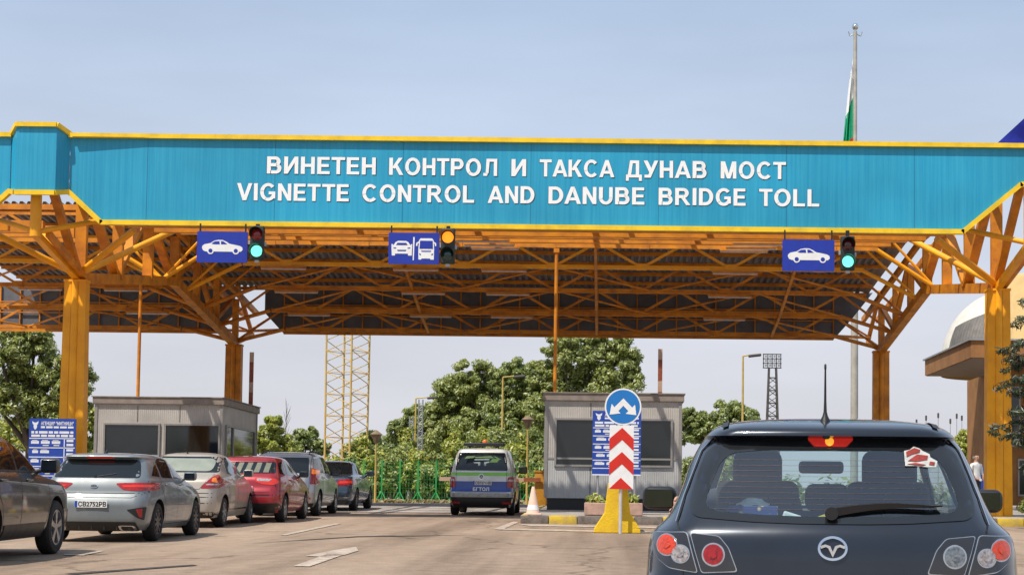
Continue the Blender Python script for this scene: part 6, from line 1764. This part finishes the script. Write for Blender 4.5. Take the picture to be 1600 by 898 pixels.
# ================================================================== right-hand building
wall_y = mat('wall_beige', (.66, .46, .20), .8, var=.2, scale=1.2)
wall_o = mat('wall_orange', (.34, .155, .05), .8, var=.3, scale=1.5)
soffit_m = mat('soffit', (.30, .22, .18), .8, var=.2, scale=2)
t = thing('station_building', 'orange and beige border building with white dome at the right edge', 'building', (17, 68, ground(68)))
z1 = 5.98 + ZR; z0 = z1 - .62
MB().box((19.1, 66.5, (z0 + z1) / 2), (12.0, 9.0, .62)).build('canopy_slab', wall_o, t)
MB().box((19.1, 66.5, z1 + .03), (12.16, 9.16, .06)).build('slab_edge', galv, t)
MB().box((19.1, 66.5, z0 - .012), (11.9, 8.9, .02)).build('soffit', soffit_m, t)
mb = MB().box((20.9, 70.2, (ground(68) + z0) / 2), (11.0, 7.0, z0 - ground(68))); mb.build('wall', wall_o, t)
for (x, w_, za, zb) in ((15.75, .35, 2.4, 4.6), (16.6, .8, 2.2, 4.8), (17.8, .8, 2.2, 4.8), (19.2, .9, 2.2, 4.8), (16.1, .3, .5, 1.8)):
    fr = MB().box((x, 66.68, (za + zb) / 2 + ZR), (w_ + .14, .06, zb - za + .14)).build('window', frame_m, t)
    MB().box((x, 66.635, (za + zb) / 2 + ZR), (w_, .03, zb - za)).build('glass', booth_glass, fr)
for (y, w_, za, zb) in ((67.6, .8, 2.6, 4.4), (69.4, .8, 2.6, 4.4)):
    fr = MB().box((15.38, y, (za + zb) / 2 + ZR), (.06, w_ + .14, zb - za + .14)).build('window', frame_m, t)
    MB().box((15.345, y, (za + zb) / 2 + ZR), (.03, w_, zb - za)).build('glass', booth_glass, fr)
# beige drum on the slab and the dome behind it
dr = at(1640, 430, 68.5)
MB().lathe((dr.x, 69.5, 0), [(1.75, z1), (1.75, dr.z - .15), (1.6, dr.z + .05), (0, dr.z + .1)], 40).build('drum', wall_y, t, smooth=40)
dome_w = mat('dome_white', (.66, .62, .54), .5, var=.15, scale=2); dome_d = mat('dome_dark', (.17, .155, .14), .6, .3, var=.3, scale=3, bump=.5, wave=('X', 6))
dc = at(1577, 560, 77)
dm = MB().use(dome_w); n, k = 48, 20; vs = []; RX, RZ = 3.05, 3.45
for j in range(k + 1):
    ph = math.pi / 2 * j / k
    for i in range(n):
        a = 2 * math.pi * i / n; vs.append((dc.x + RX * math.cos(ph) * math.cos(a), 77 + RX * math.cos(ph) * math.sin(a), dc.z - .4 + RZ * math.sin(ph)))
fs, ms = [], []
dm.mats.append(dome_d)
for j in range(k):
    for i in range(n):
        f4 = (j * n + i, j * n + (i + 1) % n, (j + 1) * n + (i + 1) % n, (j + 1) * n + i); fs.append(f4)
dm.add(vs, fs); dm.build('dome', None, t, smooth=60)
# dark ribbed front of the dome: an inclined arch shape standing just proud
dk_ = MB(); vs = []; n2 = 26
for i in range(n2 + 1):
    a = R(197) + (R(343) - R(197)) * i / n2
    hh = .56 - .36 * abs(i / n2 - .5) * 1.3
    for j in range(9):
        ph = hh * math.pi / 2 * j / 8 * 1.0
        vs.append((dc.x + (RX + .03) * math.cos(ph) * math.cos(a), 77 + (RX + .03) * math.cos(ph) * math.sin(a), dc.z - .4 + (RZ + .03) * math.sin(ph)))
dk_.add(vs, [(i * 9 + j, i * 9 + j + 1, (i + 1) * 9 + j + 1, (i + 1) * 9 + j) for i in range(n2) for j in range(8)])
dk_.build('dome_front', dome_d, t, smooth=60)
MB().lathe((dc.x, 77, 0), [(3.0, dc.z - .8), (3.0, dc.z - .35), (2.9, dc.z - .3)], 40).build('drum', wall_o, t, smooth=40)
pa = at(1505, 712, 63)
t = thing('notice_panel', 'low dark blue panel beside the standing man at the right', 'panel', (pa.x + .2, 63, ground(62)))
MB().box((pa.x + .25, 63, ground(62) + 1.15), (1.5, .05, .9)).build('board', board_b, t)
for dx in (-.35, .85): MB().tube((pa.x + dx, 63.04, ground(62)), (pa.x + dx, 63.04, ground(62) + 1.6), .03).build('post', galv, t)

# ================================================================== trees and shrubs
def lobes_px(Y, items, dz=0):
    """(px, py, rx, rz) in photo pixels at the trees' own distance -> lobes"""
    s = FP / Y; out = []
    for i, (px, py, rx, rz) in enumerate(items):
        c = at(px, py, Y); yy = Y + ((i * 37) % 7 - 3) / 3 * rx / s * .5
        out.append(((c.x, yy, c.z), (rx / s, rx / s * .9, rz / s)))
    return out
def ptree(px, Y, items, label, leaf, m, per=80, n_cl=24, trunk=.3, name='broadleaf_tree', group='trees beyond the border station', clump=.28):
    b0 = at(px, 780, Y); return tree(name, label, 'tree', (b0.x, Y, ground(Y)), lobes_px(Y, items), leaf * .52, int(n_cl * 1.6), int(per * 1.55), m, trunk, group, clump * .86)
ptree(45, 72, [(8, 560, 48, 46), (55, 548, 42, 36), (95, 590, 46, 40), (30, 612, 62, 44), (112, 628, 34, 34), (0, 640, 60, 40), (75, 655, 50, 36)], 'large sunlit tree behind the left canopy column', .17, leaf_yg, 120, 30)
ptree(60, 78, [(20, 690, 60, 30), (90, 690, 50, 30), (140, 665, 18, 28), (135, 700, 30, 20)], 'bushy tree low between the left booth and the price board', .18, leaf_bright, 90, 20, .2)
ptree(900, 125, [(880, 552, 34, 32), (925, 548, 26, 30), (965, 558, 34, 34), (905, 598, 56, 44), (965, 610, 42, 40), (870, 620, 30, 44), (930, 650, 60, 40), (985, 590, 18, 30), (900, 690, 60, 40), (975, 660, 40, 40), (850, 590, 24, 30), (848, 660, 30, 44)], 'tallest leafy tree behind the right toll booth', .24, leaf_yg, 120, 30, .45)
ptree(735, 130, [(740, 592, 32, 28), (725, 625, 48, 38), (765, 640, 38, 42), (695, 655, 36, 36), (740, 675, 60, 34), (690, 690, 30, 30), (675, 668, 24, 26), (705, 622, 30, 28), (775, 605, 20, 26), (720, 705, 60, 30), (770, 700, 40, 34)], 'broad rounded tree left of the tall street lamp', .25, leaf_yg, 120, 30, .45)
ptree(815, 128, [(812, 588, 28, 24), (828, 618, 36, 34), (800, 640, 36, 38), (838, 660, 34, 40), (810, 690, 46, 34), (848, 600, 16, 24), (785, 600, 18, 24), (840, 700, 40, 36), (785, 660, 30, 40)], 'leafy tree between the broad tree and the tallest tree', .25, leaf_mid, 120, 30, .4)
ptree(640, 135, [(650, 655, 22, 22), (622, 675, 24, 22), (660, 690, 34, 30), (615, 700, 26, 24), (640, 705, 40, 26), (668, 660, 22, 26), (600, 715, 24, 22)], 'small tree behind the paired thin poles', .24, leaf_mid, 100, 22, .25)
ptree(425, 100, [(428, 668, 18, 20), (420, 695, 30, 24), (447, 700, 22, 22)], 'small tree right of the left toll booth', .2, leaf_bright, 110, 22, .15)
ptree(480, 105, [(478, 690, 22, 20), (462, 708, 26, 20), (498, 705, 20, 18), (487, 676, 8, 10)], 'small bushy tree behind the red estate car', .2, leaf_mid, 110, 20, .15)
ptree(580, 98, [(578, 690, 16, 18), (570, 712, 30, 26), (598, 712, 24, 28), (545, 715, 22, 22)], 'bushy tree behind the yellow lattice mast', .2, leaf_mid, 110, 20, .15)
ptree(1135, 120, [(1140, 648, 34, 22), (1108, 668, 30, 24), (1165, 655, 20, 18), (1085, 680, 28, 34), (1145, 682, 44, 28), (1075, 655, 14, 18)], 'dense tree between the right booth and the dark hatchback', .22, leaf_mid, 120, 26, .35)
ptree(1505, 120, [(1508, 690, 20, 16), (1498, 708, 22, 20), (1524, 705, 16, 18)], 'small yellow green tree left of the right canopy column', .22, leaf_bright, 90, 18, .2)
# bare twigs
tw = at(447, 660, 104); t = thing('bare_sapling', 'bare leafless sapling rising above the shrubs by the left booth', 'tree', (tw.x, 104, ground(104)))
mb = MB(); rr = random.Random(4)
mb.tube((tw.x, 104, ground(104)), (tw.x, 104, at(447, 640, 104).z), .05, .015, 6)
for i in range(16):
    z = at(447, 700 - i * 4, 104).z; a = rr.uniform(-.9, .9); mb.tube((tw.x, 104, z), (tw.x + .5 * math.sin(a), 104 + rr.uniform(-.2, .2), z + .7), .018, .005, 5)
mb.build('branches', bark, t)
# shrubs behind the fence, each with its own base
rr = random.Random(11); kinds = [leaf_bright, leaf_mid, leaf_bright, leaf_yg]
xs = 0; i = 0
for (p0, p1, Y, hh, n_) in ((505, 870, 77.5, 1.9, 12), (545, 880, 82, 2.9, 13), (600, 880, 88, 3.6, 10), (400, 520, 84, 1.9, 6), (1070, 1180, 90, 2.6, 5), (118, 160, 74, 2.0, 2)):
    for k in range(n_):
        px = p0 + (p1 - p0) * (k + .5) / n_ + rr.uniform(-8, 8); b0 = at(px, 780, Y)
        h = hh * rr.uniform(.8, 1.15); w_ = (p1 - p0) / n_ / (FP / Y) * rr.uniform(.62, .8)
        bush('shrub', 'yellow green leafy shrub in the thicket beyond the road', 'shrub', (b0.x, Y + rr.uniform(-.8, .8), ground(Y)), (w_, w_, h), .095, 26, 130, kinds[i % 4], 'shrubs in the thicket beyond the road'); i += 1
# far tree belt on the horizon
far = []
mm_ = thing
C_, S_ = [], []
rr = random.Random(5)
for k in range(260):
    x = -260 + k * 2.0 + rr.uniform(-2, 2); h = rr.uniform(2.5, 6.5)
    C_.append((x, 330 + rr.uniform(-8, 8), ground(300) + h * .45)); S_.append((3.0, 2.5, h * .6))
fo = leaves_mesh('distant_trees', C_, S_, .9, 60, None, leaf_mid); tag(fo, kind='stuff', label='low belt of distant trees along the horizon', cat='trees')
# grass strip below the fence and weeds by the right column
C_, S_ = [], []
for k in range(240): C_.append((-14 + k * .075, 74.2 + rr.uniform(-.5, .5), ground(74) + .05)); S_.append((.2, .2, .12))
go_ = leaves_mesh('dry_grass', C_, S_, .10, 26, None, mat_leaf('leaf_dry', (.14, .11, .04), (.28, .22, .08), (.40, .33, .14))); tag(go_, kind='stuff', label='strip of dry grass along the foot of the green fence', cat='grass')
for (x, y, w_, h) in ((10.95, 44.3, .45, .5), (11.6, 44.6, .5, .7), (12.4, 44.2, .5, .45)):
    bush('shrub', 'low green weed growing at the foot of the right yellow column', 'shrub', (x, y, ground(y) + .18), (w_, w_, h), .07, 20, 60, leaf_mid, 'weeds at the foot of the right column')
# conifer whose branches reach into the picture from the right
cb = at(1668, 800, 40); t = thing('conifer', 'dark conifer whose drooping branches reach in at the right edge', 'tree', (cb.x, 40, ground(40) + .15))
tb = MB().tube((cb.x, 40, ground(40)), (cb.x, 40, 9.5), .20, .04, 10); C_, S_ = [], []
rr = random.Random(2)
for (px, py, l) in ((1585, 500, 1), (1598, 470, 1), (1562, 545, 1), (1572, 575, 1), (1590, 535, 1), (1560, 598, 1), (1580, 610, 1), (1548, 668, 1), (1567, 680, 1), (1590, 690, 1), (1583, 645, 1), (1598, 590, 1), (1595, 725, 1), (1575, 560, 1)) + tuple((1668 + rr.uniform(-25, 85), rr.uniform(330, 720), 1) for _ in range(30)):
    yy = 40 + rr.uniform(-.7, .7); tip = at(px, py, yy); root = Vector((cb.x, 40, tip.z + .25 + .12 * abs(tip.x - cb.x)))
    tb.tube(root, tip, .035, .008, 5)
    nn = 7
    for k in range(nn):
        q = root.lerp(tip, .35 + .68 * (k + .5) / nn); q.z -= .03
        C_.append(tuple(q + Vector((rr.uniform(-.06, .06), rr.uniform(-.15, .15), rr.uniform(-.10, .05))))); S_.append((.17, .17, .09))
tb.build('trunk', bark, t); leaves_mesh('needles', C_, S_, .075, 55, t, leaf_dark, flat=.35)

# ================================================================== people
def skin_body(name, joints, edges, root, parent, levels=2):
    me = bpy.data.meshes.new(name); names = list(joints)
    me.from_pydata([joints[n][0] for n in names], [(names.index(a), names.index(b_)) for a, b_ in edges], [])
    o = bpy.data.objects.new(name, me); col.objects.link(o)
    md = o.modifiers.new('s', 'SKIN'); md.use_smooth_shade = True
    for i, n in enumerate(names):
        r = joints[n][1]; d = me.skin_vertices[0].data[i]; d.radius = r if isinstance(r, tuple) else (r, r); d.use_root = (n == root)
    s2 = o.modifiers.new('u', 'SUBSURF'); s2.levels = levels; s2.render_levels = levels
    dg = bpy.context.evaluated_depsgraph_get(); m2 = bpy.data.meshes.new_from_object(o.evaluated_get(dg))
    o.modifiers.clear(); o.data = m2; bpy.data.meshes.remove(me)
    m2.shade_smooth(); o.parent = parent; ORG[o.name] = Vector()
    return o
skin_m = mat('skin', (.50, .27, .19), .55, var=.18, scale=14)
shirt_w = mat('shirt_white', (.72, .72, .70), .85, var=.12, scale=10)
trous = mat('trousers_dark', (.025, .03, .045), .9, var=.3, scale=12)
def paint_by(o, fn, ms):
    for m_ in ms: o.data.materials.append(m_)
    for p in o.data.polygons: p.material_index = fn(p.center)
def fingers(J, E_, wrist, palm, dirv, side, up, sc=1.0, curl=.5):
    """palm plate and five bent fingers of unequal length"""
    dirv, side, up = dirv.normalized(), side.normalized(), up.normalized()
    J['palm'] = (tuple(palm), (.030 * sc, .018 * sc)); E_.append((wrist, 'palm'))
    for k, (off, ln) in enumerate(((-.030, .062), (-.010, .076), (.010, .082), (.029, .074))):
        b_ = palm + side * off * sc + dirv * .034 * sc; m1 = b_ + (dirv * .9 - up * curl * .5).normalized() * ln * .5 * sc; e_ = m1 + (dirv * .55 - up * curl).normalized() * ln * .5 * sc
        J[f'k{k}'] = (tuple(b_), .0105 * sc); J[f'm{k}'] = (tuple(m1), .0092 * sc); J[f'e{k}'] = (tuple(e_), .0075 * sc)
        E_ += [('palm', f'k{k}'), (f'k{k}', f'm{k}'), (f'm{k}', f'e{k}')]
    b_ = palm + side * .036 * sc - dirv * .005 * sc; m1 = b_ + (side * .7 + dirv * .7).normalized() * .036 * sc; e_ = m1 + (dirv - up * curl * .6).normalized() * .030 * sc
    J['t0'] = (tuple(b_), .012 * sc); J['t1'] = (tuple(m1), .0105 * sc); J['t2'] = (tuple(e_), .0085 * sc); E_ += [('palm', 't0'), ('t0', 't1'), ('t1', 't2')]
# standing man in a white shirt at the right, beside the column
pp_ = at(1525, 760, 54.0); gz = ground(54) + .16
man = thing('person', 'bald man in a white shirt standing beside the right canopy column', 'person', (pp_.x, 54, gz), (0, 0, R(35)))
J = {'pelvis': ((0, 0, .93), (.165, .115)), 'waist': ((0, 0, 1.10), (.155, .11)), 'chest': ((0, 0, 1.30), (.185, .125)), 'neckb': ((0, 0, 1.47), (.075, .07)), 'neck': ((0, -.01, 1.53), .055), 'head': ((0, -.02, 1.62), (.082, .095)), 'crown': ((0, -.01, 1.70), (.07, .085)),
     'sL': ((-.20, 0, 1.42), .062), 'eL': ((-.27, -.03, 1.14), .045), 'wL': ((-.22, -.22, .98), .032), 'sR': ((.20, 0, 1.42), .062), 'eR': ((.27, .0, 1.14), .045), 'wR': ((.27, -.10, .90), .032), 'hR': ((.27, -.12, .81), (.035, .022)),
     'hipL': ((-.10, 0, .88), .095), 'kL': ((-.11, -.02, .49), .06), 'aL': ((-.11, .03, .09), .042), 'fL': ((-.13, -.14, .04), .04), 'hipR': ((.10, 0, .88), .095), 'kR': ((.11, -.02, .49), .06), 'aR': ((.12, .03, .09), .042), 'fR': ((.15, -.14, .04), .04),
     'nose': ((0, -.125, 1.615), .014), 'chin': ((0, -.085, 1.555), .03), 'earL': ((-.085, -.005, 1.62), .014), 'earR': ((.085, -.005, 1.62), .014)}
E_ = [('pelvis', 'waist'), ('waist', 'chest'), ('chest', 'neckb'), ('neckb', 'neck'), ('neck', 'head'), ('head', 'crown'), ('chest', 'sL'), ('sL', 'eL'), ('eL', 'wL'), ('chest', 'sR'), ('sR', 'eR'), ('eR', 'wR'), ('wR', 'hR'),
      ('pelvis', 'hipL'), ('hipL', 'kL'), ('kL', 'aL'), ('aL', 'fL'), ('pelvis', 'hipR'), ('hipR', 'kR'), ('kR', 'aR'), ('aR', 'fR'), ('head', 'nose'), ('head', 'chin'), ('head', 'earL'), ('head', 'earR')]
fingers(J, E_, 'wL', Vector((-.19, -.29, .95)), Vector((.35, -1, -.3)), Vector((0, 0, 1)), Vector((-1, 0, 0)), 1.0, .6)
bo = skin_body('body', J, E_, 'pelvis', man)
paint_by(bo, lambda c: 2 if c.z < .96 and abs(c.x) < .21 and c.y > -.18 else (1 if c.z < 1.485 and c.z > 1.10 or (abs(c.x) < .19 and c.z < 1.485) else 0), [skin_m, shirt_w, trous])
mb = MB()
for s in (-1, 1): mb.lathe((s * .03, -.103, 1.645), [(0, -.012), (.011, -.006), (.012, 0), (0, .006)], 10, 'y')
mb.build('eyes', ink, man, world=False)
MB().box((0, -.112, 1.582), (.05, .012, .010), bev=.004).build('mouth', mat('lips', (.36, .14, .11), .6, var=.1, scale=20), man, world=False)
hr_ = MB(); hr_.lathe((0, .02, 1.60), [(.092, 0), (.098, .04), (.085, .075)], 16); hr_.build('hair', mat('hair_grey', (.22, .20, .18), .9, var=.3, scale=40), man, world=False, smooth=60)
# driver of the dark hatchback: seated, left arm resting out of the window
dw = MW @ Vector((-.36, 2.05, .60))
drv = thing('person', 'driver of the dark hatchback resting an arm out of the left window', 'person', dw, (math.atan(SLOPE), 0, MYAW))
O_ = Vector((-.36, 2.05, .60))
def V_(x, y, z): return tuple(Vector((x, y, z)) - O_)
J = {'pelvis': (V_(-.36, 2.20, .72), (.16, .12)), 'waist': (V_(-.36, 2.15, .88), (.15, .11)), 'chest': (V_(-.36, 2.13, 1.04), (.17, .115)), 'neckb': (V_(-.36, 2.13, 1.18), .065), 'neck': (V_(-.36, 2.14, 1.22), .052), 'head': (V_(-.36, 2.17, 1.30), (.078, .09)), 'crown': (V_(-.36, 2.16, 1.37), (.066, .08)),
     'nose': (V_(-.36, 2.27, 1.295), .014), 'chin': (V_(-.36, 2.235, 1.235), .03), 'earL': (V_(-.445, 2.15, 1.30), .014), 'earR': (V_(-.275, 2.15, 1.30), .014),
     'sL': (V_(-.55, 2.12, 1.10), .056), 'eL': (V_(-.80, 2.22, 1.05), .044), 'wL': (V_(-.80, 2.03, 1.065), .031), 'sR': (V_(-.17, 2.12, 1.10), .056), 'eR': (V_(-.14, 2.36, .95), .044), 'wR': (V_(-.22, 2.54, 1.03), .03), 'hR': (V_(-.24, 2.57, 1.08), (.035, .022)),
     'hL': (V_(-.45, 2.25, .70), .085), 'kL': (V_(-.47, 2.66, .76), .058), 'aL': (V_(-.47, 2.85, .46), .04), 'fL': (V_(-.47, 3.0, .43), .036), 'hRr': (V_(-.27, 2.25, .70), .085), 'kR': (V_(-.25, 2.66, .76), .058), 'aR': (V_(-.25, 2.87, .46), .04), 'fR': (V_(-.25, 3.02, .43), .036)}
E_ = [('pelvis', 'waist'), ('waist', 'chest'), ('chest', 'neckb'), ('neckb', 'neck'), ('neck', 'head'), ('head', 'crown'), ('head', 'nose'), ('head', 'chin'), ('head', 'earL'), ('head', 'earR'), ('chest', 'sL'), ('sL', 'eL'), ('eL', 'wL'), ('chest', 'sR'), ('sR', 'eR'), ('eR', 'wR'), ('wR', 'hR'),
      ('pelvis', 'hL'), ('hL', 'kL'), ('kL', 'aL'), ('aL', 'fL'), ('pelvis', 'hRr'), ('hRr', 'kR'), ('kR', 'aR'), ('aR', 'fR')]
fingers(J, E_, 'wL', Vector(V_(-.805, 1.96, 1.05)), Vector((-.12, -.75, -.65)), Vector((0, -.65, .75)), Vector((1, 0, -.2)), 1.0, .35)
bo = skin_body('body', J, E_, 'pelvis', drv)
tee = mat('tshirt_dark', (.05, .05, .06), .9, var=.2, scale=20)
paint_by(bo, lambda c: 2 if c.z + O_.z < .84 and c.x + O_.x > -.7 else (1 if (c.z + O_.z < 1.185 and -.66 < c.x + O_.x < -.08 and c.y + O_.y < 2.30) else 0), [skin_m, tee, trous])
hb = MB(); hb.lathe(V_(-.36, 2.135, 1.29), [(.094, 0), (.098, .05), (.08, .105), (0, .13)], 18); hb.build('hair', mat('hair_dark', (.03, .022, .018), .9, var=.3, scale=40), drv, world=False, smooth=60)
mb = MB()
for s in (-1, 1): mb.lathe(V_(-.36 + s * .03, 2.255, 1.325), [(0, .012), (.011, .006), (.012, 0), (0, -.006)], 10, 'y')
mb.build('eyes', ink, drv, world=False)

# unseen tree belts, added to be mirrored in glass and car paint
for (x0, x1, y0, hh, lab) in ((-95, 95, -120, 9, 'unseen tree belt added behind the camera for reflections'), (-160, -60, 40, 7, 'unseen tree belt added far to the left for reflections')):
    C_, S_ = [], []; rr = random.Random(int(abs(x0)))
    for k in range(90):
        x = x0 + (x1 - x0) * k / 90 + rr.uniform(-2, 2); h = hh * rr.uniform(.6, 1.2)
        C_.append((x, y0 + rr.uniform(-8, 8), ground(y0) + h * .45)); S_.append((2.6, 2.6, h * .6))
    fo = leaves_mesh('reflection_trees', C_, S_, 1.0, 70, None, leaf_mid); tag(fo, kind='stuff', label=lab, cat='trees')
